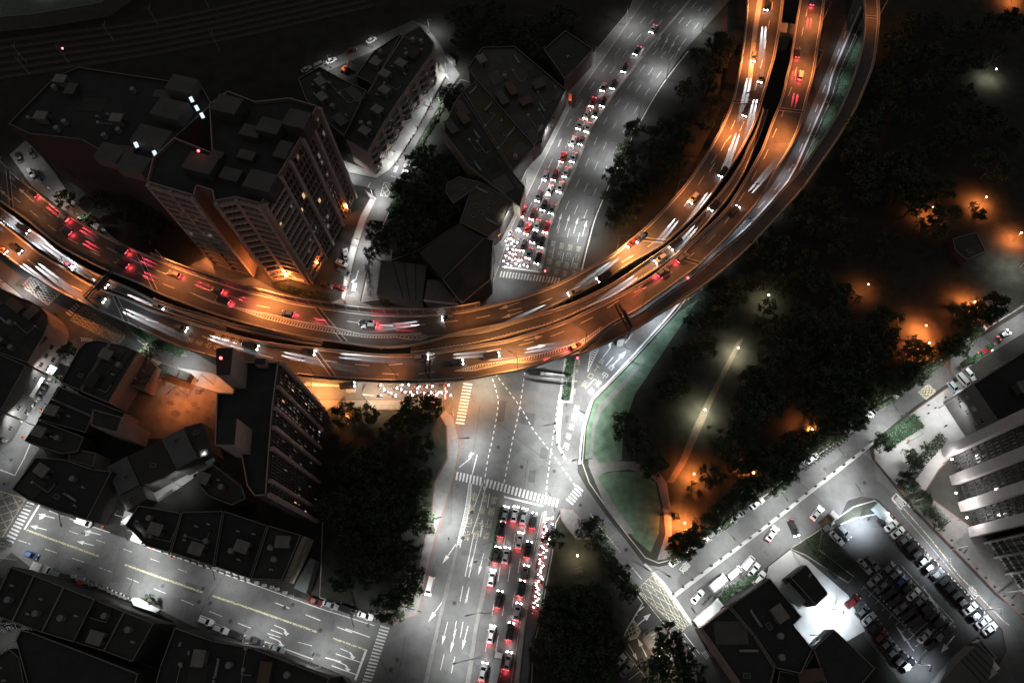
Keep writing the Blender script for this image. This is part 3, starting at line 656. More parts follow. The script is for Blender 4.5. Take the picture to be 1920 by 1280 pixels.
DC = Deck('outer elevated road with orange lane dashes, street crossing under it', CU, CL, ZC)
DC.edges()
fc1, c1a, c1b = cinterp([(0, 440), (56, 488), (93, 512), (132, 533), (172, 557), (258, 592), (300, 606), (402, 636), (448, 652), (533, 672), (600, 677), (655, 681), (707, 683), (762, 682), (818, 672), (880, 665), (940, 656), (1040, 630), (1085, 610), (1118, 590), (1162, 565), (1208, 542), (1243, 520), (1285, 488), (1322, 460), (1353, 425), (1378, 388), (1405, 350), (1430, 305), (1448, 262), (1463, 225), (1476, 190), (1488, 155), (1500, 80), (1512, 20)], DC)
DC.line(fc1, 0, 1, .2, WPS, dashed=(4.5, 5.5, 0), n=260)
fc2, c2a, c2b = cinterp([(715, 701), (770, 701), (828, 697), (852, 695)], DC); DC.line(fc2, c2a, c2b, .22, WPS, dashed=(5, 6, 0), n=60)
hu, ha, hb = cinterp([(852, 695), (895, 686), (950, 677), (1000, 668), (1050, 655), (1090, 636), (1125, 618)], DC)
hl, hc, hd = cinterp([(852, 695), (895, 690), (950, 683), (1000, 674), (1050, 662), (1090, 646), (1125, 628)], DC)
DC.hatch(ha, hb, lambda x: hu(ha+(hb-ha)*x), lambda x: hl(ha+(hb-ha)*x), 58, -1, lw=.26)
for j in ((228, 590), (610, 685), (1295, 490), (1470, 202)): DC.joint(*j)
text('台中港路', (459, 643), (408, 630), 1.9, WPS, DC.mk, ZC+.036); text('台中港路', (408, 652), (356, 637), 1.6, YP, DC.mk, ZC+.036)
for (u, v, du, dv) in ((1000, 634, 12, -3), (1006, 651, 12, -3), (1015, 674, 12, -3)): arrow(u, v, du, dv, 6, mb=DC.mk, z=ZC+.036, w=1.4)
DC.done(); DC.piers(30)
DBp = Deck('one lane slip road between the two elevated carriageways, sinking under one', BPU, BPL, ZC+.2, zf=lambda t: ZC+.2-max(0, t-.75)*18, n=90, par=(1, 0)); DBp.edges(.4)
zb = ZC+.24
for i in range(70):
    t = .05+.5*i/70; a = DBp.pt(t, .80)+Vector((0, 0, .03)); b = DBp.pt(t+.004, .97)+Vector((0, 0, .03)); d = (DBp.pt(t+.01, .5)-DBp.pt(t, .5)).normalized()
    DBp.mk.face(ccw2([a, a+d*.3, b+d*.3, b]), WP)
DBp.joint(1262, 475); DBp.done(); DBp.piers(34)
DB = Deck('narrow slip road with bluish light between the carriageways, entering at frame edge', BU, BL, ZB+2.5, n=80); DB.edges(.4); DB.done(); DB.piers(34)
DD = Deck('dark unlit outer slip ramp leaving the gore and running beside the park', DU, DL, ZD+2, n=110, zf=lambda t: ZC-.1-min(1, t*1.6)*2.0); DD.edges(.4); DD.joint(1632, 30); DD.done(); DD.piers(32)
# lit service ledge between carriageways
sl = thing('elevated_road', 'short orange lit slip deck ending squarely between the two carriageways', 'elevated road', kind='structure')
SU_ = resample(gp([(292, 562), (330, 577), (370, 588), (410, 600), (440, 610), (500, 622), (560, 633), (605, 642)], 10.4), 40); SL_ = resample(gp([(300, 571), (345, 587), (385, 597), (430, 612), (470, 622), (530, 635), (570, 643), (604, 648)], 10.4), 40)
b = MB()
for i in range(39):
    b.face([SL_[i], SL_[i+1], SU_[i+1], SU_[i]], CONC); T = Vector((0, 0, -1.2)); b.face([SL_[i+1], SL_[i], SL_[i]+T, SL_[i+1]+T], CONC); b.face([SU_[i], SU_[i+1], SU_[i+1]+T, SU_[i]+T], CONC)
b.obj('deck', sl); b = MB(); wall(b, SU_, .4, 1.0, CONC); b.obj('parapet', sl); b = MB(); wall(b, SL_, .4, 1.0, CONC); b.obj('parapet', sl)
b = MB()
for p, d in along(SU_, 3.2): b.box((p.x, p.y, p.z+.5), (.6, .6, 1.2), CONC, math.atan2(d.y, d.x))
b.obj('rib', sl, kind='stuff')
# cross beam between carriageways near the far end
cb = thing('cross_beam', 'pale concrete cross beam joining two elevated carriageways near the top', 'beam')
a_, b_ = G(1463, 52, 9), G(1493, 56, 9); m = MB(); m.box(((a_.x+b_.x)/2, (a_.y+b_.y)/2, 8), ((b_-a_).length+4, 5, 2.4), CONC, math.atan2(b_.y-a_.y, b_.x-a_.x)); m.box(((a_.x+b_.x)/2, (a_.y+b_.y)/2, 3.4), (3.2, 3, 6.8), CONC); m.obj('beam', cb)
# noise barriers
def barrier(label, deck, u0, v0, u1, v1, side, h=2.4, m=mat('barrier panel', (0.12, 0.11, 0.11), .6, .2)):
    t0, _ = deck.near(u0, v0); t1, _ = deck.near(u1, v1); P = [deck.pt(t0+(t1-t0)*i/80, side)+Vector((0, 0, .95)) for i in range(81)]
    N = 1 if side == 0 else -1
    Q = []
    for i, p in enumerate(P):
        d = deck.pt(min(1, t0+(t1-t0)*i/80), 1-side)-p; d.z = 0; d.normalize(); Q.append(p-d*.35)
    r = thing('noise_barrier', label, 'barrier'); b = MB(); wall(b, Q, .12, h, m); b.obj('panel', r)
    b = MB(); wall(b, [q+Vector((0, 0, h)) for q in Q], .3, .12, CONCL); b.obj('top_rail', r)
    b = MB()
    for p, d in along(Q, 4.0): b.box((p.x, p.y, p.z+h/2), (.22, .5, h), STEEL, math.atan2(d.y, d.x))
    b.obj('post', r, kind='stuff')
barrier('long noise barrier on inner parapet above the apartment tower forecourt', DA, 290, 486, 900, 578, 0, 3.0)
barrier('low noise barrier on outer parapet above the scooter crowd', DC, 560, 704, 866, 713, 1, 2.0)
barrier('lattice barrier on outer parapet beside the planted verge', DC, 300, 634, 395, 668, 1, 1.4, CONC)

# ------------------------------------------------------------------ lamps
def spot(parent, loc, P, col, size=150, blend=.6, target=None, soft=.25):
    l = bpy.data.lights.new('lamp_light', 'SPOT'); l.energy = P; l.color = col; l.spot_size = R_(size); l.spot_blend = blend; l.shadow_soft_size = soft
    o = bpy.data.objects.new('lamp_light', l); COL.objects.link(o); o.parent = parent; o.location = loc
    if target: o.rotation_euler = (Vector(target)).to_track_quat('-Z', 'Y').to_euler()
    return o
def point(parent, loc, P, col, soft=.2):
    l = bpy.data.lights.new('lamp_light', 'POINT'); l.energy = P; l.color = col; l.shadow_soft_size = soft
    o = bpy.data.objects.new('lamp_light', l); COL.objects.link(o); o.parent = parent; o.location = loc; return o
LM = {}
def street_lamp(u, v, du, dv, label, P=9000, col=WHITE, h=10, arm=2.5, z=0, group=None, size=140, blend=.95, tilt=0.0, steel=STEEL):
    p = G(u, v, z); rz = HD(u, v, du, dv, z)
    r = thing('street_lamp', label, 'street lamp', p, rz, group)
    key = (h, arm, col in (ORANGE, DEEP, AMBER), steel.name)
    if key not in LM:
        a = MB(); a.tube((0, 0, 0), (0, 0, h-.4), .13, .08, steel, 7); a.tube((0, 0, 0), (0, 0, .5), .2, .18, steel, 7)
        b = MB(); b.tube((0, 0, h-.5), (arm*.5, 0, h), .07, .06, steel, 6); b.tube((arm*.5, 0, h), (arm, 0, h+.1), .06, .05, steel, 6)
        c = MB(); c.box((arm+.3, 0, h+.12), (.95, .38, .14), steel); c.box((arm+.3, 0, h+.19), (.6, .26, .06), steel)
        d = MB(); d.face([(arm, -.14, h+.04), (arm, .14, h+.04), (arm+.65, .14, h+.04), (arm+.65, -.14, h+.04)], LAMPA if key[2] else LAMPW)
        LM[key] = (a.mesh('pole'), b.mesh('arm'), c.mesh('lamp_head'), d.mesh('diffuser'))
    m = LM[key]; child('pole', m[0], r); child('arm', m[1], r); hd = child('lamp_head', m[2], r); child('diffuser', m[3], hd)
    spot(r, (arm+.3, 0, h-.02), P*(1.4 if tilt else 1.0), col, size, blend, target=(math.tan(R_(tilt)), 0, -1))
    return r
def garden_lamp(u, v, label, P=1500, col=AMBER, h=4.5, group=None, z=0.1):
    p = G(u, v, z); r = thing('park_lamp', label, 'park lamp', p, 0, group)
    key = ('g', h, col in (ORANGE, DEEP, AMBER))
    if key not in LM:
        a = MB(); a.tube((0, 0, 0), (0, 0, h), .08, .05, DSTEEL, 6)
        bm = bmesh.new(); bmesh.ops.create_icosphere(bm, subdivisions=2, radius=.26); me = bpy.data.meshes.new('globe'); bm.to_mesh(me); bm.free(); me.materials.append(LAMPA if key[2] else LAMPW)
        LM[key] = (a.mesh('pole'), me)
    m = LM[key]; child('pole', m[0], r); child('globe', m[1], r, (0, 0, h+.25)); point(r, (0, 0, h+.55), P*.10, col, .1); spot(r, (.0, 0, h-.4), P*(5.5 if col == DEEP else 2.1), col, 156, 1.0, soft=.2)
    return r
# boulevard north
k = 1
for i, (u, v, du, dv, P) in enumerate(((1316, 58, -8, -3, 9000), (1249, 148, -8, -3, 11000), (1196, 228, -8, -3, 6000), (1150, 302, -8, -2, 9500), (1113, 400, -8, -2, 5000), (1104, 440, -9, 2, 15000))):
    street_lamp(u, v, du, dv, f'{nth(i+1)} steel street lamp from the far end, inner kerb of the boulevard', P, group='street lamps along the boulevard')
for i, (u, v, du, dv, P) in enumerate(((1172, 50, 8, 4, 6000), (1114, 125, 8, 4, 3000), (1050, 208, 8, 4, 1500), (1020, 268, 8, 4, 13000), (985, 345, 8, 4, 11000), (950, 425, 8, 4, 11000), (927, 520, 8, 3, 5000))):
    street_lamp(u, v, du, dv, f'{nth(i+1)} street lamp from the far end, on the shopfront pavement', P, group='street lamps along the boulevard')
# E road: low bright lamps beside the ditch
for i, (u, v) in enumerate(((1617, 35), (1592, 98), (1568, 160), (1541, 222), (1515, 284), (1480, 338), (1445, 388), (1400, 435), (1345, 485))):
    street_lamp(u, v, -8, -3, f'{nth(i+1)} low white lamp from the far end beside the slip street', 2600, COOL, 7.5, .8, group='lamps along the slip street', size=125, blend=.95)
for i, (u, v, P) in enumerate(((1290, 562, 5000), (1240, 608, 9000), (1180, 675, 12000), (1122, 734, 13000), (1099, 792, 13000))):
    street_lamp(u, v, -8, -4, f'{nth(i+1)} white lamp on the green verge, counted from the ramp', P, COOL if i < 3 else WHITE, 8, 1.5, group='lamps on the green verge', size=135)
L_ = [(1090, 868, -10, 6, 21000, 'street lamp at the park path entrance by the crossing'), (1040, 955, -6, -10, 21000, 'street lamp at scooter lane stop line'),
      (812, 984, 12, -2, 22000, 'tall black headed street lamp beside the dark grove'), (862, 838, 10, 0, 17000, 'street lamp on the curved kerb of the grove'), (776, 1142, 10, 3, 14000, 'street lamp at the corner of the wide side road'),
      (918, 1052, -8, 3, 8000, 'lamp in the hedge median behind the queue'), (905, 1150, -8, 2, 11000, 'lamp in the hedge median halfway down'), (884, 1235, -8, 2, 11000, 'lamp in the hedge median near frame bottom'), (1060, 735, -9, 0, 26000, 'street lamp in the hedged island near the gantry sign'),
      (1135, 985, 6, 8, 4000, 'dim street lamp on the diagonal street'), (1222, 1072, 12, 8, 11000, 'street lamp at the corner of the diagonal street'), (1300, 1165, -6, -8, 11000, 'street lamp by the white lorry')]
for u, v, du, dv, P, lb in L_: street_lamp(u, v, du, dv, lb, P, arm=3.0, h=14 if u == 1060 else 10)
street_lamp(1046, 818, -9, 1, 'taller added fill lamp on the narrow island tip by the intersection', 21000, arm=3.5, h=13)  # added lamp, lifts the brightness of the intersection centre
street_lamp(896, 712, 6, 8, 'added fill lamp just below the outer carriageway over the intersection', 16000, WARM, arm=3, h=9)  # added lamp, fills the dark junction under the viaduct edge
for i, (u, v, P) in enumerate(((1345, 1000, 11000), (1440, 930, 10000), (1545, 852, 12000), (1640, 770, 9000), (1735, 702, 6500), (1810, 652, 6500), (1893, 588, 9000))):
    street_lamp(u, v, 6, 8, f'{nth(i+1)} street lamp along the park side kerb, counted from the diagonal street', P, group='lamps along the park side street', arm=3)
for i, (u, v, du, dv, P) in enumerate(((1380, 1100, -5, -8, 10000), (1480, 1025, -5, -8, 13000), (1590, 940, -5, -8, 14000), (1700, 830, -8, -4, 8000), (1760, 765, 2, 8, 8000), (1700, 945, -8, 6, 4000), (1782, 1030, -8, 8, 5500), (1869, 1112, -8, 6, 6000), (1912, 500, -8, 4, 9000))):
    street_lamp(u, v, du, dv, ['lamp behind the parked white cars by the florist', 'lamp at the mouth of the floodlit forecourt', 'lamp at the car park corner kerb', 'lamp in the bright paved plaza', 'lamp near the white dome canopy', 'lamp at plaza corner of the car park street', 'second lamp along the car park street', 'third lamp along the car park street, over dashed paint', 'lamp over the pale plaza at the park edge'][i], P, arm=2.5)
for i, (u, v, P, h) in enumerate(((1612, 972, 24000, 7), (1757, 1051, 6500, 7), (1850, 1142, 5500, 7), (1560, 1142, 21000, 9), (1722, 1245, 6500, 7), (1505, 1075, 5000, 7), (1520, 1190, 2500, 6))):
    street_lamp(u, v, -3, 6, ['blazing floodlight at the car park entrance', 'floodlight behind the long angled parking row', 'floodlight at the car park bend', 'blazing floodlight in the white forecourt', 'floodlight at the exit arrow of the car park', 'floodlight beside the glass canopy', 'floodlight beside the planting strip'][i], P, COOL, h, 1.0, size=120, blend=.9)
# W road and left side
for i, (u, v, du, dv, P) in enumerate(((60, 952, 3, 8, 9000), (150, 975, 3, 9, 6500), (268, 1000, 3, 9, 12000), (425, 1070, 3, 9, 7500), (560, 1120, 3, 9, 4500), (672, 1150, 3, 9, 4500), (30, 1050, 6, -8, 5000), (275, 1122, 3, -9, 14000), (480, 1205, 3, -9, 8500), (600, 1250, 3, -9, 8500))):
    street_lamp(u, v, du, dv, f'{nth(i+1) if i < 6 else nth(i-5)} street lamp from the box junction on the wide side road, ' + ('grove side' if i < 6 else 'tin roof side'), P, group='street lamps on the wide side road', arm=3)
for i, (u, v, du, dv, P, lb) in enumerate(((70, 800, -8, -3, 12000, 'lamp on the market street near the box junction'), (118, 712, -8, -3, 5500, 'lamp on the market street near the awnings'), (10, 850, 8, 3, 4500, 'lamp on the market street at frame edge'),
        (35, 562, 6, -8, 7000, 'lamp over the yellow grid under the outer carriageway'), (100, 618, 6, -8, 7000, 'lamp by the zebra under the outer carriageway'), (30, 335, 4, -8, 2200, 'lamp over the small lot at upper frame edge'), (112, 372, 3, 3, 2500, 'lamp over the pale yard beside the inner parapet'), (165, 420, 3, 3, 1800, 'dim lamp over the wooded yard beside the inner parapet'),
        (282, 655, 4, 8, 3500, 'lamp on the planted verge'), (345, 700, 4, -8, 7500, 'lamp over the pink lit courtyard road'), (15, 1180, 2, 6, 3500, 'lamp in the scooter yard at lower frame corner'), (44, 1268, 2, 3, 3500, 'glaring lamp over the lean to roofs'), (282, 1262, -4, 2, 4200, 'lamp at the tip of the dark triangular block'))):
    street_lamp(u, v, du, dv, lb, P, h=9 if i < 11 else 5, arm=2)
for i, (u, v, du, dv, P, c, lb) in enumerate(((722, 728, 0, 8, 14000, (1, .62, .33), 'white lamp over the waiting scooters'), (600, 752, 0, -8, 34000, AMBER, 'amber lamp beside the glazed office tower foot'), (690, 756, 3, -8, 9000, WARM, 'warm lamp by the bent road arrow'), (850, 778, 3, -8, 16000, AMBER, 'orange lamp at the rounded grove corner'), (792, 752, 3, -8, 3500, ORANGE, 'orange lamp behind the scooter crowd'),
        (352, 742, -3, 4, 8500, ORANGE, 'orange lamp lighting the dirt courtyard'), (660, 782, 3, 6, 2200, DEEP, 'orange lamp at the near side of grove'), (400, 720, -3, 8, 5000, ORANGE, 'orange lamp behind the office tower'))):
    street_lamp(u, v, du, dv, lb, P, c, 9, 2)
for i, (u, v, P) in enumerate(((838, 140, 8000), (812, 205, 6500), (782, 258, 6500), (740, 305, 8500), (702, 375, 8000), (672, 465, 8500), (655, 540, 8500), (806, 62, 4500), (700, 92, 3800), (622, 128, 3800), (648, 328, 4500))):
    street_lamp(u, v, 4, 2, ['lamp at the bend by the bollards', 'second lamp down the apartment lane', 'third lamp down the apartment lane', 'bright lamp by the yellow planter on the apartment lane', 'lamp by the hatched box on the apartment lane', 'lamp by the tree shaded lane stretch', 'lamp by the bent arrow on the lane', 'lamp at the far corner of the row houses', 'lamp behind the white parked saloon', 'lamp over the orange digger yard', 'lamp on the pale pavement under the balconies'][i], P, h=7, arm=1.2)
# viaduct lamps
VL = [('i', 60, 352, 2500, AMBER), ('i', 322, 496, 13000, ORANGE), ('i', 490, 552, 30000, ORANGE), ('i', 655, 583, 3500, WHITE), ('i', 850, 586, 2500, ORANGE), ('i', 1015, 545, 4500, AMBER), ('i', 1155, 474, 36000, AMBER), ('i', 1262, 373, 6500, ORANGE), ('i', 1342, 256, 24000, ORANGE), ('i', 1388, 115, 26000, ORANGE), ('i', 1398, 10, 16000, ORANGE)]
for i, (s, u, v, P, c) in enumerate(VL):
    a = HD(u, v, 0, 5, ZA); t, _ = DA.near(u, v); a0 = DA.pt(t, 0); d = DA.pt(t, 1)-a0
    p = a0; r = street_lamp(u, v, 0, 5, f'{nth(i+1)} parapet lamp from the frame edge along the inner elevated road', P, c, 10, 2.5, ZA, 'lamps on the inner elevated road', 128, .9, 24)
    r.location = p; r.rotation_euler = (0, 0, math.atan2(d.y, d.x))
VL = [(30, 494, 15000, ORANGE), (150, 567, 12000, ORANGE), (262, 616, 1500, COOL), (420, 674, 4500, ORANGE), (590, 706, 4000, ORANGE), (748, 716, 4500, ORANGE), (963, 695, 22000, AMBER), (1100, 645, 10000, ORANGE), (1205, 572, 5500, DEEP), (1312, 495, 1600, ORANGE), (1420, 380, 1600, ORANGE), (1487, 262, 19000, ORANGE), (1525, 140, 13000, ORANGE), (1540, 45, 12000, ORANGE)]
for i, (u, v, P, c) in enumerate(VL):
    t, _ = DC.near(u, v); a0 = DC.pt(t, 1); d = DC.pt(t, 0)-a0
    r = street_lamp(u, v, 0, -5, f'{nth(i+1)} parapet lamp from the frame edge along the outer elevated road', P, c, 10, 2.5, ZC, 'lamps on the outer elevated road', 128, .9, 24)
    r.location = a0; r.rotation_euler = (0, 0, math.atan2(d.y, d.x))
for i, (u, v, P) in enumerate(((1360, 505, 800), (1500, 362, 800), (1648, 30, 4500))):
    t, _ = DD.near(u, v); a0 = DD.pt(t, 1); d = DD.pt(t, 0)-a0
    r = street_lamp(u, v, 0, -5, f'{nth(i+1)} parapet lamp up the dark slip ramp', P, ORANGE, 10, 2.5, ZD, 'lamps on the slip ramp', 150); r.location = a0; r.rotation_euler = (0, 0, math.atan2(d.y, d.x))
# bluish glow on the slip road
for i, (u, v, P) in enumerate(((70, 462, 5000), (130, 505, 5000), (20, 425, 3500))):
    t, _ = DB.near(u, v); a0 = DB.pt(t, 1); d = DB.pt(t, 0)-a0
    r = street_lamp(u, v, 0, -5, f'{nth(i+1)} small white lamp over the narrow slip road', P, COOL, 4.5, .8, ZB, 'lamps on the narrow slip road', 120); r.location = a0; r.rotation_euler = (0, 0, math.atan2(d.y, d.x))
PL = [(1295, 895, 3500, DEEP, 'by the forked path'), (1278, 985, 6000, DEEP, 'in the bright orange clearing'), (1405, 891, 1800, DEEP, 'behind the hedge near the parked row'), (1512, 813, 3500, DEEP, 'at the tree fringe midway up the street'), (1616, 546, 700, DEEP, 'alone in the dark centre'),
      (1736, 404, 1800, DEEP, 'above the small playground'), (1834, 385, 4000, DEEP, 'by the playground slide'), (1898, 451, 3500, DEEP, 'at the park edge by frame side'), (1812, 578, 7000, DEEP, 'behind the tree near the plaza'), (1722, 622, 5000, DEEP, 'by the orange panel'), (1728, 654, 5000, DEEP, 'inside the tree by the red car street'), (1896, 4, 2500, DEEP, 'at the top corner of the park')]
for u, v, P, c, lb in PL: garden_lamp(u, v, 'orange park lamp '+lb, P, c, group='orange lamps in the park')
for u, v, P, c, lb in ((1315, 778, 4200, (1, .95, .72), 'nearer pale lamp on the straight park path'), (1376, 664, 3800, (1, .9, .68), 'farther pale lamp on the straight park path'), (1852, 150, 1800, (1, .95, .8), 'lone pale lamp deep in dark park'), (1432, 567, 1500, (1, .85, .55), 'yellowish lamp half hidden in park trees'), (1081, 1045, 1200, (1, .8, .5), 'small warm lamp on the gravel by the scooters'), (1232, 1230, 1500, WARM, 'warm lamp on the stepping stone strip')):
    garden_lamp(u, v, lb, P, c, 5)
for u, v, P, lb in ((398, 487, 2500, 'glowing globe lamp at one end of tower forecourt'), (435, 500, 3000, 'second glowing globe lamp along tower forecourt'), (473, 508, 5000, 'third glowing globe lamp along tower forecourt'), (504, 518, 5000, 'fourth glowing globe lamp along tower forecourt'), (543, 528, 5000, 'fifth glowing globe lamp along tower forecourt'), (655, 400, 1200, 'orange globe lamp at the tower side foot'), (601, 503, 800, 'orange globe lamp at the tower corner')):
    r = garden_lamp(u, v, lb, P*.3, ORANGE, 3.5); point(r, (0, 0, 4.4), P*.75, ORANGE, .2)
garden_lamp(5, 37, 'purple lamp beside the railway sidings', 1500, (.55, .4, 1), 6, z=0)
street_lamp(110, -10, 4, 4, 'lamp over the greenish railway platform roof', 5000, (.85, 1, .9), 12, 2)
#SPLIT
# ------------------------------------------------------------------ buildings
ROOFD = mat('dark roofing', (0.062, 0.062, 0.06), 0.9, var=0.25, scale=0.3, fine=3)
ROOFM = mat('grey roof screed', (0.092, 0.09, 0.088), 0.9, var=0.25, scale=0.3, fine=3)
ROOFL = mat('pale roof screed', (0.12, 0.118, 0.115), 0.9, var=0.2, scale=0.3, fine=3)
ROOFB = mat('near black roofing', (0.045, 0.046, 0.046), 0.9, var=0.25, scale=0.3, fine=3)
TIN = corrug('tin sheet', (0.12, 0.12, 0.115), 0.5); TIN2 = corrug('grey green tin', (0.15, 0.165, 0.165), -0.6); TINR = corrug('rusty tin', (0.16, 0.10, 0.08), 0.6); TIND = corrug('dark tin', (0.055, 0.055, 0.052), -0.6)
PLAST = mat('grey plaster', (0.15, 0.146, 0.142), 0.85, var=0.2, scale=0.4)
PLASP = mat('pinkish tile cladding', (0.42, 0.335, 0.31), 0.7, var=0.12, scale=0.6)
PLASD = mat('dark cladding', (0.055, 0.052, 0.05), 0.8, var=0.25)
CREAM = mat('cream cladding', (0.36, 0.31, 0.25), 0.8, var=0.15)
CLUT = {}
def clutter_mesh(kind):
    if kind in CLUT: return CLUT[kind]
    b = MB()
    if kind == 'water_tank':
        b.tube((0, 0, .4), (0, 0, 2.2), .8, .8, STEEL, 12); b.tube((0, 0, 2.2), (0, 0, 2.5), .8, .2, STEEL, 12)
        for i in range(4): b.tube((.55*math.cos(i*1.57), .55*math.sin(i*1.57), 0), (.55*math.cos(i*1.57), .55*math.sin(i*1.57), .42), .05, .05, DSTEEL, 4)
    elif kind == 'air_conditioner':
        b.box((0, 0, .5), (1.0, .45, .8), CONCL); b.tube((0, -.23, .5), (0, -.26, .5), .3, .3, DSTEEL, 10); b.box((-.35, 0, .05), (.08, .5, .1), DSTEEL); b.box((.35, 0, .05), (.08, .5, .1), DSTEEL)
    elif kind == 'stair_hut':
        b.box((0, 0, 1.3), (3.6, 2.8, 2.6), PLAST, mt=ROOFL); b.box((0, 0, 2.68), (4.0, 3.2, .16), CONC); b.box((1.83, 0, 1.0), (.06, .9, 2.0), DSTEEL)
    elif kind == 'vent_duct':
        b.box((0, 0, .35), (4.5, .6, .5), STEEL); b.tube((2.1, 0, .5), (2.1, 0, 1.3), .22, .22, STEEL, 8); b.tube((-2.1, 0, .5), (-2.1, 0, 1.0), .3, .3, STEEL, 8)
    elif kind == 'skylight':
        b.box((0, 0, .2), (1.8, 1.2, .4), STEEL); b.face([(-.8, -.5, .41), (.8, -.5, .41), (.8, .5, .41), (-.8, .5, .41)], WGLASS)
    elif kind == 'roof_shed':
        w, l = random.choice(((3, 5), (4, 3), (2.6, 6))); b.prism([(-l/2, -w/2), (l/2, -w/2), (l/2, w/2), (-l/2, w/2)], 0, 2.2, TIND, PLASD); b.box((0, 0, 2.26), (l+.5, w+.5, .1), random.choice((TIN, TIND, TINR)))
        r_ = b.mesh(kind); return r_
    elif kind == 'pipe_run':
        b.tube((-3.5, 0, .25), (2.5, 0, .25), .12, .12, STEEL, 6); b.tube((2.5, 0, .25), (2.5, 3, .25), .12, .12, STEEL, 6); b.box((-3.5, 0, .4), (.8, .8, .8), CONCL); b.box((2.5, 3, .3), (.5, .5, .6), DSTEEL)
    elif kind == 'roof_patch':
        w, l = random.uniform(3, 6), random.uniform(4, 9); b.box((0, 0, random.uniform(.03, .3)), (l, w, .05), random.choice((ROOFM, ROOFD, ROOFB, ROOFL, TIN, TIND)))
        return b.mesh(kind)
    CLUT[kind] = b.mesh(kind); return CLUT[kind]
def inside(p, P):
    c = False; n = len(P)
    for i in range(n):
        a, b = P[i], P[(i+1) % n]
        if (a.y > p.y) != (b.y > p.y) and p.x < (b.x-a.x)*(p.y-a.y)/(b.y-a.y)+a.x: c = not c
    return c
def windows(root, a, b, z0, z1, fh=3.3, bay=3.2, ww=1.5, wh=1.5, lit=.04, out=1.0, name='window', rngs=None):
    """framed windows on the wall running a -> b (outside on the right hand)"""
    L = (b-a).length; d = (b-a).normalized(); nrm = Vector((d.y, -d.x, 0))*out
    nb = int(L/bay); nf = int((z1-z0)/fh)
    for i in range(nb):
        for j in range(nf):
            c = a+d*((i+.5)*L/nb); c = Vector((c.x, c.y, z0+(j+.55)*fh)); m = MB()
            gm = random.choice([LITW, LITY, LITD, LITG]) if random.random() < lit else WGLASS
            h = d*ww/2; v = Vector((0, 0, wh/2)); o = nrm*.06
            m.face([c-h-v+nrm*.03, c+h-v+nrm*.03, c+h+v+nrm*.03, c-h+v+nrm*.03], gm)
            for p, q in ((c-h-v, c+h-v), (c+h-v, c+h+v), (c+h+v, c-h+v), (c-h+v, c-h-v), (c-v, c+v)):
                m.tube(p+o, q+o, .06, .06, STEEL, 4, False)
            m.obj(name, root)
def building(label, px, h, wallm=PLAST, roofm=ROOFD, cat='building', parapet=.7, clutter=('stair_hut', 'water_tank', 'air_conditioner'), win=0, group=None, seams=0, lit=.04, name='building', z0=0, ww=1.5, wh=1.5, bay=3.2):
    P = ccw([Vector((p.x, p.y, 0)) for p in gp(px, h)])
    root = thing(name, label, cat, (0, 0, 0), 0, group)
    b = MB()
    for i in range(len(P)):
        p, q = P[i], P[(i+1) % len(P)]; b.face([(p.x, p.y, z0), (q.x, q.y, z0), (q.x, q.y, h), (p.x, p.y, h)], wallm)
    b.obj('wall', root)
    b = MB(); b.face([(p.x, p.y, h) for p in P], roofm)
    for k in range(seams):
        t = (k+1)/(seams+1); a = P[0].lerp(P[1], t); c = P[3 % len(P)].lerp(P[2], t); wall(b, [Vector((a.x, a.y, h)), Vector((c.x, c.y, h))], .25, .18, ROOFB)
    b.obj('roof', root)
    if parapet:
        b = MB(); n = len(P); C = P+[P[0]]
        for i in range(n):
            p, q = C[i], C[i+1]; d = (q-p).normalized(); nn = Vector((-d.y, d.x, 0))*.12
            wall(b, [Vector((p.x, p.y, h))+nn+d*.0, Vector((q.x, q.y, h))+nn-d*.24], .24, parapet, wallm, mt=CONC)
        b.obj('parapet', root)
    xs = [p.x for p in P]; ys = [p.y for p in P]
    area = abs(sum(P[i].x*P[(i+1) % len(P)].y-P[(i+1) % len(P)].x*P[i].y for i in range(len(P))))/2
    if len(clutter) > 1: clutter = tuple(clutter)+tuple(random.choice(('roof_shed', 'pipe_run', 'air_conditioner', 'water_tank', 'roof_patch', 'roof_patch', 'roof_shed')) for _ in range(min(16, int(area/38))))
    PL_ = []
    for kd in clutter:
        for _ in range(60):
            p = Vector((random.uniform(min(xs), max(xs)), random.uniform(min(ys), max(ys)), 0))
            if all(inside(p+Vector((dx, dy, 0)), P) for dx, dy in ((2.6, 0), (-2.6, 0), (0, 2.6), (0, -2.6))) and all((p-q_).length > (5.2 if kd in ('roof_patch', 'roof_shed', 'stair_hut') else 2.6) for q_ in PL_):
                PL_.append(p)
                child(kd, clutter_mesh(kd), root, (p.x, p.y, h), math.atan2(P[1].y-P[0].y, P[1].x-P[0].x)); break
    if win:
        for i in range(len(P)):
            p, q = P[i], P[(i+1) % len(P)]; d = q-p; nn = Vector((d.y, -d.x, 0)); c = (p+q)/2
            if nn.dot(-c) > 0 and d.length > 5 and abs(nn.normalized().dot(c.normalized())) > .2: windows(root, p, q, max(z0, h-win*3.3), h-.4, lit=lit, ww=ww, wh=wh, bay=bay)
    return root
def lowroof(label, px, h, m=TIN, **k): return building(label, px, h, k.pop('wallm', PLAST), m, parapet=0, clutter=k.pop('clutter', ('skylight',)), **k)
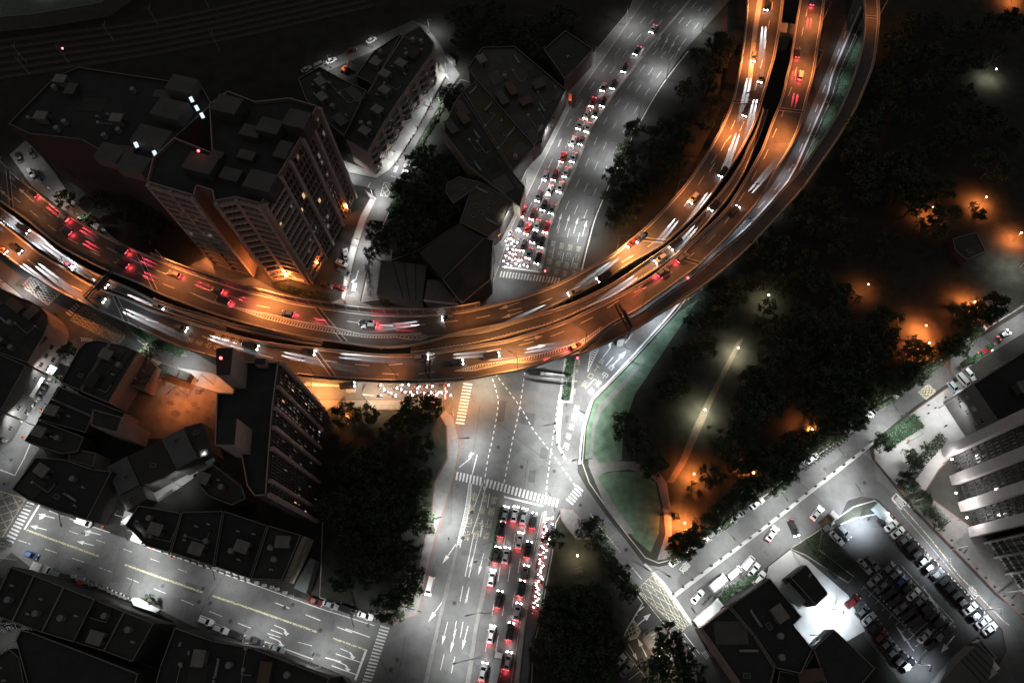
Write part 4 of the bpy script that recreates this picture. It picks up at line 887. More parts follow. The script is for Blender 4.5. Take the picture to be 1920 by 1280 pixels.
# market street block (left)
building('round cornered shop block with glowing orange rim below the outer carriageway', [(150, 655), (163, 643), (185, 639), (207, 643), (152, 733), (116, 718)], 8, PLASD, ROOFB, clutter=('skylight',))
building('long dark roofed block beside the pink gable wall', [(208, 643), (235, 648), (262, 661), (206, 756), (153, 734)], 9, PLASP, ROOFD, seams=2, win=0)
building('low maroon roofed block between gable wall and dirt courtyard', [(262, 664), (276, 668), (297, 690), (272, 733), (243, 722), (232, 712)], 5, BRICKR, TINR, seams=2, clutter=('air_conditioner', 'air_conditioner'))
building('wide black roof stepping out over the market street', [(112, 725), (237, 775), (222, 802), (98, 748)], 7.5, PLASP, ROOFB)
building('black roof with small light strips behind the market street', [(98, 749), (175, 782), (163, 812), (74, 787)], 7, PLASD, ROOFB, clutter=('water_tank', 'stair_hut', 'air_conditioner'))
building('grey ribbed roof block jutting toward the market street', [(75, 788), (160, 820), (148, 848), (118, 852), (48, 828)], 8, PLASD, TIND)
building('small pale roofed annex behind ribbed roof block', [(133, 840), (183, 850), (176, 877), (130, 862)], 7, CREAM, ROOFM, clutter=('air_conditioner',))
building('narrow six storey block with lit brown window wall', [(176, 768), (232, 783), (222, 812), (172, 798)], 15, PLASP, ROOFD, win=4, lit=.1, bay=2.4)
building('large corner block of joined dark roofs beside the box junction', [(70, 858), (125, 862), (176, 880), (212, 884), (165, 975), (105, 957), (55, 938), (25, 918)], 8.5, PLASD, ROOFB, clutter=('water_tank', 'stair_hut', 'air_conditioner', 'vent_duct', 'skylight', 'air_conditioner'))
lowroof('grey tin shed next to the narrow lit alley', [(200, 875), (238, 855), (262, 908), (222, 928)], 6.5, TIN2)
lowroof('dark tin hall in the middle of the alley row', [(240, 855), (302, 824), (330, 880), (282, 905), (264, 907)], 7, TIND)
lowroof('pale edged grey tin shed at top of the alley row', [(302, 822), (343, 802), (370, 858), (331, 880)], 8, TIN2)
lowroof('small dark tin roof touching the office tower', [(345, 800), (378, 792), (402, 850), (372, 860)], 7, TIND)
lowroof('thin tin roof along the lit alley', [(224, 930), (264, 910), (276, 934), (238, 958)], 6, TIN)
building('dark flat roof beside the office tower base', [(362, 892), (402, 872), (455, 912), (462, 935), (436, 948), (392, 930)], 8, PLASD, ROOFD)
for i, (pp, hh) in enumerate((([(237, 985), (262, 948), (342, 962), (320, 1036), (276, 1024)], 8), ([(344, 960), (420, 958), (402, 1062), (322, 1036)], 8.5), ([(422, 958), (503, 985), (470, 1085), (404, 1062)], 8))):
    building(['white awning corner house of the dark row above the side road', 'middle house of the dark row above the side road', 'house beside the striped balcony block above the side road'][i], pp, hh, PLASD, ROOFB, group='dark row above the side road', clutter=('stair_hut', 'water_tank', 'air_conditioner', 'air_conditioner'))
r = building('dark roofed block whose balconies show cream stripes', [(505, 985), (566, 1003), (530, 1088), (472, 1085)], 9, PLASD, ROOFD)
a, b_ = G(566, 1003, 9), G(530, 1088, 9)
for k in range(3):
    m = MB(); d = (b_-a); d.z = 0; d.normalize(); nn = Vector((-d.y, d.x, 0)); nn = nn if nn.dot(-a) > 0 else -nn
    P0 = Vector((a.x, a.y, 1.5+k*2.8))+nn*.6; P1 = Vector((b_.x, b_.y, 1.5+k*2.8))+nn*.6; wall(m, [P0, P1], 1.2, 1.2, CREAM); m.obj('balcony', r)
lowroof('low corrugated lean to beside the grove', [(581, 1045), (592, 1050), (574, 1112), (550, 1102)], 4, TIN2)
# left edge
r = building('curved corner block with glowing cornice at the left frame edge', [(-40, 520), (38, 558), (60, 566), (80, 577), (92, 592), (94, 608), (84, 632), (54, 682), (-20, 655), (-60, 620)], 9.5, PLASP, ROOFD, clutter=('stair_hut', 'water_tank', 'vent_duct'), win=4, lit=.03, bay=2.6)
r = building('striped terrace block below the curved corner block', [(-60, 640), (-10, 660), (52, 686), (5, 770), (-60, 750)], 10, PLAST, ROOFB, clutter=('stair_hut',), win=4, bay=4)
building('small white fronted house at the left frame edge', [(-60, 765), (8, 776), (-12, 812), (-60, 800)], 8, PLAST, ROOFB, clutter=(), win=2)
# row south of side road
RS = [((22, 1062), (66, 1078), (25, 1165), (-20, 1150)), ((66, 1078), (122, 1100), (80, 1185), (25, 1165)), ((122, 1100), (180, 1123), (140, 1203), (80, 1185)), ((180, 1123), (235, 1146), (196, 1220), (140, 1203)), ((235, 1146), (290, 1168), (250, 1240), (196, 1220))]
for i, q in enumerate(RS): building(f'{nth(i+1)} dark narrow house from the left in the tin roof row', list(q), 10.5+(i*7) % 3*.5, PLASD, [ROOFB, TIND, ROOFD, ROOFB, TIND][i], group='narrow houses in the tin roof row', clutter=('water_tank', 'stair_hut', 'air_conditioner', 'air_conditioner'), parapet=.5)
building('big near black triangular roof at the lower frame edge', [(42, 1180), (60, 1184), (160, 1222), (262, 1262), (250, 1300), (60, 1300), (33, 1200)], 12, PLASD, ROOFB, clutter=())
building('long black roofed block right of the triangular roof', [(330, 1176), (400, 1200), (475, 1214), (555, 1245), (620, 1270), (600, 1310), (290, 1300), (302, 1250)], 11, PLASD, ROOFB, clutter=('water_tank', 'stair_hut', 'vent_duct', 'air_conditioner'))
building('dark shed by the glaring lamp at the lower left', [(-20, 1240), (20, 1215), (40, 1232), (52, 1300), (-20, 1300)], 8, PLAST, TIND, clutter=('air_conditioner', 'air_conditioner'))
# long awnings on the wide side road
def awning(label, px, z, m, cat='awning'):
    P = ccw(gp(px, z)); r = thing('awning', label, cat); b = MB(); b.prism([(p.x, p.y) for p in P], z-.12, z, m, m, True); b.obj('canopy', r)
    b = MB()
    for p in P: b.tube((p.x, p.y, 0), (p.x, p.y, z-.12), .05, .05, STEEL, 5)
    b.obj('frame', r)
awning('glaring white sheet awning over the parked van', [(248, 996), (290, 1008), (288, 1017), (252, 1010)], 3.2, SIGNW)
awning('long white sheet awning beside the small dark tree', [(246, 1122), (258, 1120), (300, 1142), (292, 1148), (250, 1134)], 3.2, SIGNW)
awning('red tarpaulin on the side road kerb', [(146, 1085), (158, 1090), (152, 1098), (144, 1094)], 2.8, mat('red tarpaulin', (.5, .08, .05), .7))
awning('greenish sheet awning near the flat white box truck', [(94, 1066), (112, 1073), (108, 1081), (90, 1076)], 3, mat('green sheet', (.3, .42, .38), .6))
awning('mint and white striped awning on the market street', [(94, 683), (108, 689), (98, 703), (86, 697)], 4, mat('mint sheet', (.35, .55, .48), .6))
awning('pale awning by the glowing planter on market street', [(78, 706), (84, 709), (62, 745), (55, 742)], 4, SIGNW)
awning('red lit canopy at the top end of shopfronts', [(1067, 175), (1073, 176), (1071, 190), (1065, 188)], 5, mat('red canopy', (.8, .12, .05), .6))
awning('orange lit shop canopy along the boulevard pavement', [(1049, 178), (1058, 180), (1010, 268), (1002, 280), (998, 290)], 4, mat('orange canopy', (.45, .16, .08), .6))
awning('orange shop hoarding near the scooter crowd', [(944, 404), (950, 408), (936, 445), (931, 440)], 4.5, mat('orange hoarding', (.9, .32, .08), .6))
awning('red edged fascia by the curved pavement', [(915, 527), (918, 530), (875, 566), (872, 562)], 5, mat('red fascia', (.6, .08, .07), .6))
# shop lights
for i, (u, v, m) in enumerate(((1043, 212, 0), (1038, 218, 0), (1033, 228, 0), (1024, 238, 0), (1016, 250, 0), (976, 372, 1), (970, 390, 1))):
    p = G(u, v, 3); r = thing('shop_light', (f'{nth(i+1)} white globe light from the top along the shopfronts' if not m else f'{nth(i-4)} purple shop light at the violet stretch'), 'shop light', p, 0, 'lights along the shopfronts')
    b = MB(); b.box((0, 0, 0), (.9, .9, .6), PURP if m else LAMPW); b.obj('lens', r); b = MB(); b.tube((0, 0, -3), (0, 0, -.3), .08, .08, DSTEEL, 5); b.obj('post', r)
    if m: point(r, (.8, 0, 1.4), 9000, (.5, .16, 1))
# warehouses between lane and boulevard
building('large pale flat roofed hall with a sunken court by the bend', [(905, 92), (965, 90), (1062, 172), (1015, 262), (1000, 276), (893, 152), (878, 128)], 8, PLASD, ROOFM, clutter=('vent_duct', 'vent_duct', 'stair_hut', 'skylight'), parapet=.9)
building('brownish strip hall with slot vents beside the large hall', [(868, 172), (892, 154), (999, 278), (962, 322)], 7.5, PLASD, mat('brownish roofing', (.10, .085, .06), .9, scale=.3), clutter=('vent_duct', 'vent_duct', 'vent_duct', 'skylight'), parapet=.4)
building('long dark hall with pale gutter beside the trees', [(849, 200), (866, 174), (960, 322), (985, 350), (975, 390), (878, 312), (832, 248)], 7, CREAM, ROOFD, clutter=('vent_duct', 'vent_duct'), parapet=.4)
building('brown roof patch hall scattered with small vents', [(880, 365), (905, 345), (962, 380), (938, 428), (915, 445), (862, 418)], 7.5, PLASD, mat('brown roofing', (.11, .09, .07), .9, scale=.3), clutter=('skylight',)*5+('vent_duct',)*2, parapet=.4)
building('grey shed roof between trees and brown roofed hall', [(838, 345), (860, 332), (903, 343), (879, 363), (850, 382), (835, 360)], 8, PLASD, ROOFM, clutter=('skylight',), parapet=.3)
building('left slope of the great gabled market hall', [(786, 473), (822, 447), (862, 420), (907, 446), (830, 524)], 9, PLASD, TIND, clutter=(), parapet=0)
building('right slope of the great gabled market hall by the curved pavement', [(830, 525), (908, 447), (925, 452), (920, 525), (866, 571)], 9.2, PLASD, ROOFB, clutter=(), parapet=.5)
lowroof('low four bay shed just above the noise barrier', [(706, 550), (715, 487), (800, 497), (791, 566), (746, 560)], 5, TIN, seams=3, clutter=())
r = lowroof('pinkish low roof with a long white fascia board', [(795, 563), (801, 524), (829, 526), (862, 570)], 4.5, mat('pinkish tin', (.17, .14, .13), .8), clutter=())
m = MB(); wall(m, [G(795, 565, 4.6), G(860, 572, 4.6)], .15, 1.0, SIGNW); m.obj('fascia', r)
building('unlit low house beside the boulevard at the top', [(1020, 95), (1060, 60), (1112, 95), (1080, 130), (1058, 150)], 8, PLASD, ROOFD, clutter=('air_conditioner',))
# row houses with balconies (upper centre)
r = building('long terrace of tall row houses with round balconies on the lane side', [(646, 262), (690, 288), (716, 240), (745, 195), (780, 145), (812, 100), (814, 82), (788, 50), (758, 66), (725, 118), (690, 175)], 12, PLASP, ROOFD, clutter=('stair_hut',)*5+('water_tank',)*3, win=0)
E = [G(690, 288, 12), G(716, 240, 12), G(745, 195, 12), G(780, 145, 12), G(812, 100, 12)]
for i in range(4):
    p, q = E[i], E[i+1]; d = (q-p).normalized(); nn = Vector((d.y, -d.x, 0)); L = (q-p).length
    for j in range(2):
        for f in range(4):
            c = p+d*(L*(j+.5)/2); m = MB(); z = 1.0+f*2.9; R = 1.5
            pts = [(c.x+d.x*x+nn.x*y, c.y+d.y*x+nn.y*y) for x, y in [(-R*1.2, -.1)]+[(R*1.2*math.cos(t), R*math.sin(t)) for t in [math.pi-math.pi*k/8 for k in range(9)]]+[(R*1.2, -.1)]]
            m.prism(pts, z, z+.15, CONC, PLASP, True); wall(m, [Vector((x, y, z+.15)) for x, y in pts[1:-1]], .1, .9, CREAM); m.obj('balcony', r)
    windows(r, p, q, .3, 11.8, fh=2.9, bay=3.5, lit=.04)

building('older roof garden row behind the round balcony terrace', [(560, 150), (600, 128), (640, 150), (688, 172), (646, 258), (610, 228), (575, 190)], 14, PLASD, ROOFD, clutter=('stair_hut', 'water_tank', 'water_tank', 'air_conditioner', 'skylight', 'stair_hut'))
building('short roof row beyond the orange digger yard', [(700, 100), (755, 62), (735, 100), (700, 160), (668, 145)], 12, PLASD, ROOFD, clutter=('stair_hut', 'water_tank'))
# ---- high rise: apartment tower
def tower(label, cat, edge, back, h, wallm, finm, finpos, cols, floors, litp, name='tower', z0=0, fin_out=1.3, slab=None, fw=1.2, colstep=None, panes=(.72, .7), pal=(LITW, LITY, LITD, LITG), bandw=None, fullwin=False):
    """edge: roof pixels of the visible facades in order; back: other roof pixels"""
    E = [Vector((p.x, p.y, 0)) for p in gp(edge, h)]; B = [Vector((p.x, p.y, 0)) for p in gp(back, h)]
    P = ccw(E+B); root = thing(name, label, cat)
    b = MB()
    for i in range(len(P)):
        p, q = P[i], P[(i+1) % len(P)]; b.face([(p.x, p.y, z0), (q.x, q.y, z0), (q.x, q.y, h), (p.x, p.y, h)], wallm)
    b.obj('wall', root); b = MB(); b.face([(p.x, p.y, h) for p in P], ROOFB); b.obj('roof', root)
    b = MB(); C = P+[P[0]]
    for i in range(len(P)):
        p, q = C[i], C[i+1]; d = (q-p).normalized(); nn = Vector((-d.y, d.x, 0))*.15; wall(b, [Vector((p.x, p.y, h))+nn, Vector((q.x, q.y, h))+nn], .3, 1.1, wallm, mt=finm)
    b.obj('parapet', root)
    WN = []; fh = (h-z0-1)/floors
    for i in range(len(E)-1):
        p, q = E[i], E[i+1]; L = (q-p).length; d = (q-p).normalized(); nn = Vector((d.y, -d.x, 0))
        if nn.dot(-(p+q)/2) < 0: nn = -nn
        fp = finpos[i] if finpos else []
        for f in fp:
            c = p+d*(L*f); m = MB(); c2 = c+nn*fin_out/2; m.box((c2.x, c2.y, (z0+h)/2+.3), (fw, fin_out, h-z0+.6), finm, math.atan2(d.y, d.x)); m.obj('fin', root)
        n = cols[i]
        if not n: continue
        m = MB()
        for f in range(floors+1):
            z = z0+f*fh; bw = bandw[i] if bandw else .3; wall(m, [p+nn*(bw/2-.02)+Vector((0, 0, z)), q+nn*(bw/2-.02)+Vector((0, 0, z))], bw, (slab or .55) if bw < .5 else .9, finm if slab or bw > .5 else wallm)
        m.obj('floor_band', root)
        m = MB()
        for k in range(n+1):
            c = p+d*(L*k/n)+nn*.15; m.box((c.x, c.y, (z0+h)/2), (.28, .36, h-z0), wallm, math.atan2(d.y, d.x))
        m.obj('mullion', root, kind='stuff')
        for k in range(n):
            if any(abs((k+.5)/n-f) < .5*fw/L for f in fp): continue
            for f in range(floors): WN.append((p+d*(L*(k+.5)/n)+nn*.02, d, nn, z0+(f+.55)*fh, L/n*panes[0], fh*panes[1], litp[i] if isinstance(litp, (list, tuple)) else litp))
    random.shuffle(WN)
    rest = MB(); cnt = 0
    for i, (c, d, nn, z, w, hh, lp) in enumerate(WN):
        c = Vector((c.x, c.y, z)); m = MB(); tgt = m if cnt < 99 else rest
        gm = WGLASS
        if random.random() < lp: gm = random.choice(pal)
        hw = d*w/2; v = Vector((0, 0, hh/2))
        if gm is not WGLASS and not fullwin and random.random() < .6: v = v*random.uniform(.4, .9)
        tgt.face([c-hw-v, c+hw-v, c+hw+v, c-hw+v], gm)
        a = c+nn*.03; tgt.tube(a-v, a+v, .04, .04, STEEL, 4, False)
        if tgt is m: m.obj('window', root); cnt += 1
    if rest.f: rest.obj('window', root, kind='stuff')
    return root, P
PAL1 = (LITW, LITY, LITD, LITG, LITD, LITG)
T1, TP = tower('tall U shaped apartment tower with pink fins, orange lit at its foot', 'apartment tower', [(279, 345), (366, 371), (372, 352), (401, 361), (404, 381), (446, 374), (492, 386), (526, 331), (570, 256), (597, 203)],
      [(545, 188), (480, 195), (430, 175), (395, 200), (400, 290), (330, 262), (290, 300)], 44, mat('tower brown cladding', (.21, .155, .135), .8, var=.15), PLASP,
      [[.02, .5, .97], [], [], [], [.05, .95], [.95], [.02, .95], [.35, .9], [.4, .97]], [9, 0, 0, 0, 5, 5, 8, 9, 7], 14, (.17, .0, .0, .0, .12, .08, .09, .05, .06), fin_out=1.1, fw=1.0, pal=PAL1, bandw=[1.0, .3, .3, .3, 1.0, 1.0, .8, .3, .3])
for (u, v, w, d_, hh) in ((425, 195, 8, 6, 49), (505, 235, 7, 5, 48), (375, 305, 9, 6, 48), (487, 338, 8, 6, 49), (556, 222, 7, 6, 49), (432, 326, 6, 4, 46), (405, 290, 4, 3, 46), (530, 280, 4, 6, 46), (462, 290, 5, 3, 46), (470, 245, 6, 4, 46.5), (575, 235, 3, 3, 46), (348, 330, 5, 3, 46)):
    p = G(u, v, hh); m = MB(); m.box((p.x, p.y, (43.5+hh)/2) if u > 360 else (p.x, p.y, 20+hh/2), (w, d_, hh-43.5 if u > 360 else hh-40), PLASD, R_(-18), mt=ROOFL)
    if u > 360: m.obj('stair_tower', T1)
    else: m.obj('stair_tower', None) if False else None
EB = building('huge unlit apartment slab behind the fin tower, its far roofs barely visible', [(20, 236), (105, 150), (150, 130), (380, 165), (400, 200), (330, 262), (285, 340), (155, 265), (60, 255)], 34, PLASD, ROOFB, clutter=('stair_hut',)*3+('water_tank',)*3, parapet=1)
for (u, v, w, d_) in ((340, 157, 9, 6), (317, 203, 10, 7), (282, 255, 11, 7), (250, 305, 9, 6), (205, 285, 8, 6)):
    p = G(u, v, 38); m = MB(); m.box((p.x, p.y, 36), (w, d_, 4), PLAST, R_(-18), mt=ROOFL); m.obj('stair_tower', EB)
for i, (u, v, c) in enumerate(((358, 185, 0), (368, 201, 0), (378, 215, 0), (254, 270, 0), (289, 286, 0), (430, 285, 1), (424, 290, 1))):
    p = G(u, v, 39); m = MB(); m.box((p.x, p.y, 38.6), (1.0, 1.8, .6), LITY if c else LITW, R_(30)); m.obj('lit_skylight', T1 if c else EB)
for u, v, z, lb in ((372, 283, 50, 'red aviation lamp on the apartment tower'), (414, 671, 51, 'red aviation lamp on the office tower'), (117, 91, 12, 'red signal lamp beside the railway sidings'), (1022, 508, 6, 'red traffic light hanging by the yellow writing'), (1083, 671, 6, 'red traffic light under the outer carriageway'), (1290, 521, 12, 'small red marker on the outer parapet')):
    p = G(u, v, z); r = thing('warning_lamp', lb, 'warning lamp', p); b = MB(); b.box((0, 0, 0), (.5, .5, .5), REDL); b.obj('lens', r); b = MB(); b.tube((0, 0, -1.6 if z > 20 else -z), (0, 0, -.25), .06, .06, DSTEEL, 5); b.obj('post', r)
# office tower
T2, _ = tower('glazed office tower with pale vertical fins between courtyard and grove', 'office tower', [(502, 930), (508, 840), (514, 765), (525, 681)], [(450, 681), (440, 740), (410, 742), (412, 690), (408, 730), (404, 770), (404, 835), (440, 836), (470, 850), (466, 912), (480, 930)][0:2]+[(410, 738), (406, 836), (455, 852), (466, 912), (480, 931)],
      38.5, mat('office dark frame', (.075, .06, .058), .7, var=.1), PLASP, [[.02, .30, .98], [.5, .98], [.45, .98]], [14, 12, 12], 13, (.05, .08, .40), fullwin=True, fin_out=1.0, fw=.9, panes=(.6, .72), pal=(LITD, LITG, LITG, LITG, LITG, LITD, LITG, LITD, LITD, LITW, LITY, LITG))
for pp, hh in (([(405, 653), (437, 651), (432, 703), (406, 703)], 48), ([(410, 786), (444, 784), (440, 833), (406, 833)], 48), ([(477, 672), (498, 672), (497, 683), (477, 683)], 41)):
    P = ccw(gp(pp, hh)); m = MB(); m.prism([(p.x, p.y) for p in P], 38.4 if hh < 45 else 36, hh, ROOFB, PLASP); m.obj('penthouse', T2)
# right hand towers
def base_tower(label, cat, base, h, wallm, finm, edges, **k):
    ed = [tuple(bx) for bx in base[:edges]]; bk = [tuple(bx) for bx in base[edges:]]
    gg = [G(u, v, 0) for u, v in base]
    def up(p):
        c = RI @ (Vector((p.x, p.y, h))-Vector((0, 0, H))); return (960+F*c.x/-c.z, 640-F*c.y/-c.z)
    q = [up(p) for p in gg]
    return tower(label, cat, q[:edges], q[edges:], h, wallm, finm, **k)
base_tower('tall block of broad pale vertical fins at the right frame edge', 'apartment tower', [(1781, 845), (1833, 1000), (2010, 960), (1950, 780)], 60, PLASD, mat('pale stone fin', (.62, .59, .59), .8, var=.1), 2, finpos=[[.02, .36, .68, .98]], cols=[26], floors=19, litp=.02, fin_out=2.6, fw=2.6, panes=(.6, .6))
base_tower('white framed balcony block at the lower right frame edge', 'apartment block', [(1852, 1012), (1935, 1135), (2010, 1090), (1925, 985)], 26, PLASD, mat('white frame', (.55, .54, .52), .7), 2, finpos=[[.02, .25, .5, .75, .98]], cols=[12], floors=8, litp=.0, fin_out=1.6, fw=.5, slab=.5, panes=(.7, .7))
building('big dark roofed block beside the white dome canopy', [(1822, 722), (1930, 652), (1975, 760), (1868, 790)], 15, PLAST, ROOFB, clutter=('stair_hut',), win=3)
building('grey side annex with small windows under the dark block', [(1816, 772), (1838, 757), (1866, 790), (1835, 800)], 4.5, PLAST, ROOFL, clutter=('air_conditioner', 'skylight', 'skylight'), parapet=.3)
# dome canopy
r = thing('dome_canopy', 'glaring white dome shaped canopy beside the parked cars', 'canopy'); m = MB(); c = G(1818, 750, 3); n = 14
for i in range(n):
    for j in range(5):
        def sp(i, j): t = 2*math.pi*i/n; a = j/5*math.pi/2; rr = 4.6*math.cos(a); return (c.x+rr*math.cos(t), c.y+rr*.8*math.sin(t), 2.6+2.2*math.sin(a))
        m.face([sp(i, j), sp(i+1, j), sp(i+1, j+1), sp(i, j+1)], SIGNW)
m.obj('shell', r); m = MB()
for i in range(6):
    t = 2*math.pi*i/6; m.tube((c.x+4.5*math.cos(t), c.y+3.6*math.sin(t), 0), (c.x+4.5*math.cos(t), c.y+3.6*math.sin(t), 2.7), .07, .07, STEEL, 6)
m.obj('support', r)
building('broad black roofed hall by the white lorry', [(1314, 1176), (1366, 1137), (1412, 1190), (1452, 1252), (1440, 1300), (1400, 1300)], 8, PLASP, ROOFB, clutter=('vent_duct', 'skylight'))
building('black roofed hall between the florist and white forecourt', [(1367, 1136), (1418, 1101), (1441, 1083), (1502, 1156), (1486, 1171), (1522, 1216), (1500, 1262), (1454, 1252), (1413, 1190)], 8.5, PLASD, ROOFB, clutter=('vent_duct', 'stair_hut', 'water_tank', 'skylight'))
building('square black roof standing in the white forecourt', [(1481, 1082), (1511, 1058), (1552, 1112), (1530, 1135)], 7, PLASD, ROOFB, clutter=(), parapet=.3)
building('sloping black roof at the lower corner of the forecourt', [(1524, 1216), (1563, 1179), (1588, 1202), (1640, 1252), (1600, 1300), (1556, 1300)], 6.5, PLASD, ROOFB, clutter=(), parapet=.3)
lowroof('ribbed grey shed roof below the car park', [(1756, 1290), (1795, 1242), (1830, 1210), (1864, 1240), (1845, 1300)], 5, TIN, seams=4, clutter=())
building('unlit roofs at the bottom between hall and car park', [(1460, 1256), (1500, 1264), (1524, 1222), (1552, 1300), (1450, 1310)], 5, PLASD, ROOFB, clutter=('air_conditioner', 'vent_duct'))
building('guard box at the bend of car park street', [(1832, 1204), (1838, 1198), (1868, 1232), (1862, 1238)], 3, CONCL, ROOFD, clutter=(), parapet=.2)
building('small play shelter slab at the park edge', [(1785, 448), (1830, 436), (1848, 472), (1812, 488), (1790, 470)], 3.5, PLASD, ROOFD, clutter=('skylight',), parapet=.3)
building('white box kiosk by the bollard lane bend', [(833, 98), (843, 104), (853, 112), (848, 117), (838, 108)], 3, CONCL, ROOFL, clutter=(), parapet=0)
building('greenish railway platform roof at the top left corner', [(-40, -30), (140, -60), (260, -40), (190, 8), (60, 30), (-40, 38)], 6, PLAST, mat('platform roof', (.12, .15, .12), .8), clutter=())
# glass canopy and misc
awning('pale glass canopy between black roofs of the forecourt', [(1459, 1104), (1482, 1090), (1512, 1125), (1500, 1140)], 3.5, mat('pale glass roof', (.45, .5, .49), .25, var=.1), 'canopy')
# railway
for i in range(6):
    m = MB(); P = [(-60, 85+i*14), (120, 62+i*13), (300, 38+i*12), (520, -8+i*12), (700, -50+i*12)]
    q = resample(gp(P, .1), 30); strip(m, q, 2.6, mat('ballast', (.07, .062, .055), .95, var=.4)); strip(m, q, 2.2, BARK, .02)
    for s in (-.72, .72):
        Q = []
        for j, p in enumerate(q):
            d = q[min(j+1, 29)]-q[max(j-1, 0)]; d.normalize(); Q.append(p+Vector((-d.y, d.x, 0))*s)
        wall(m, Q, .09, .16, DSTEEL, .02)
    r = m.obj('rail_track', kind='structure')
for i, (u, v) in enumerate(((57, 140), (130, 118), (215, 79), (297, 48), (391, 14), (412, 95), (50, 117), (115, 46), (190, 19))):
    p = G(u, v); r = thing('catenary_mast', f'{nth(i+1)} thin leaning looking mast standing among the dark railway tracks', 'mast', p, 0, 'masts among the tracks')
    b = MB(); b.tube((0, 0, 0), (0, 0, 9), .16, .1, CONCL, 6); b.obj('pole', r); b = MB(); b.tube((0, 0, 7.5), (0, 3, 8), .06, .05, CONCL, 5); b.obj('arm', r)
# gantry signs
def gantry(label, u0, v0, z, heading, panels, wdt):
    p = G(u0, v0, z); r = thing('gantry_sign', label, 'gantry sign', p, heading)
    b = MB()
    for y in (0, 1.2): b.tube((0, y, 6), (wdt, y, 6), .14, .14, DSTEEL, 6); b.tube((0, y, 7), (wdt, y, 7), .14, .14, DSTEEL, 6)
    k = int(wdt/1.5)
    for i in range(k): b.tube((i*1.5, 0, 6), ((i+1)*1.5, 1.2, 7), .07, .07, DSTEEL, 4)
    b.obj('truss', r); b = MB(); b.tube((0, .6, 0), (0, .6, 7), .28, .22, DSTEEL, 8); b.obj('post', r)
    for x0, x1, m_, txt in panels:
        b = MB(); b.box(((x0+x1)/2, -.3, 6.6), (x1-x0, .12, 2.6), STEEL); b.face([(x0, -.37, 5.4), (x1, -.37, 5.4), (x1, -.37, 7.8), (x0, -.37, 7.8)], m_); o = b.obj('sign_panel', r)
    return r
gantry('tall gantry with floodlit white sign over the intersection', 1066, 722, 0, R_(172), ((1.5, 7.5, SIGNW, ''), (7.7, 8.6, BRICKR, '')), 9)
gantry('dark lattice gantry across the left of the outer carriageway', 186, 578, ZC, R_(60), ((4, 9, PLASD, ''),), 12)
gr_ = gantry('gantry with orange lit board over the slip ramp gore', 1180, 633, ZC, R_(112), ((0.5, 6, mat('board face', (.6, .5, .42), .6), ''),), 9)
gantry('slim red tipped gantry reaching over the outer parapet', 812, 716, ZC, R_(95), ((3.5, 4.5, mat('red panel', (.5, .05, .05), .5), ''),), 6)
# bollards, cones
bm_ = MB(); bm_.tube((0, 0, 0), (0, 0, .8), .22, .18, DSTEEL, 8); BOL = bm_.mesh('bollard')
cn = MB(); cn.box((0, 0, .04), (.5, .5, .08), mat('cone orange', (.8, .15, .04), .6)); cn.tube((0, 0, .08), (0, 0, .75), .2, .04, MC['cone orange'], 8); CONE = cn.mesh('traffic_cone')
def copies(me, name, pts, lab, cat, grp, z=.1, s=1):
    for i, (u, v) in enumerate(pts):
        o = bpy.data.objects.new(name, me); COL.objects.link(o); o.location = G(u, v, z); o.scale = (s, s, s)
        l = lab.replace('#', nth(i+1)); chk(l); o['label'] = l; o['category'] = cat; o['group'] = grp
BP = resample([Vector((u, v, 0)) for u, v in ((826, 165), (800, 212), (775, 255), (742, 310))], 22)
copies(BOL, 'bollard', [(p.x, p.y) for p in BP], '# black bollard from the bend along the apartment lane pavement', 'bollard', 'bollards on the apartment lane')
BP = resample([Vector((u, v, 0)) for u, v in ((1262, 1113), (1345, 1052), (1437, 985), (1540, 902), (1614, 847), (1632, 828))], 22)
copies(BOL, 'bollard', [(p.x, p.y) for p in BP], '# black planter post from the diagonal street along the pale divider', 'bollard', 'posts on the pale divider', .1, 1.4)
BP = resample([Vector((u, v, 0)) for u, v in ((1690, 905), (1730, 945), (1790, 1020), (1850, 1085), (1915, 1150))], 15)
copies(BOL, 'bollard', [(p.x, p.y) for p in BP], '# black bollard from the plaza along the car park street', 'bollard', 'bollards on the car park street')
copies(BOL, 'bollard', [(1040, 793), (1041, 812), (1045, 834), (1054, 852), (1062, 760), (1088, 946), (1147, 1055), (1211, 1134)], '# dark drain post from the hedged island downwards', 'bollard', 'posts near the hedged island', .1, 1.5)
copies(BOL, 'bollard', [(1655, 818), (1667, 812), (1690, 780), (1700, 775), (1712, 768), (1740, 760), (1753, 765), (1772, 745), (1778, 752), (1795, 758), (1800, 768), (1805, 779), (1808, 790), (1736, 841), (1748, 833), (1765, 815), (1740, 775), (1722, 782)], '# dark post from the left on the bright plaza', 'bollard', 'posts on the bright plaza')
copies(CONE, 'traffic_cone', [(173, 982), (192, 988), (322, 1043), (286, 1026), (371, 1053), (1703, 826), (77, 768), (44, 819)], '# orange cone counted along the side road then beyond', 'traffic cone', 'orange cones', .05, 1.3)
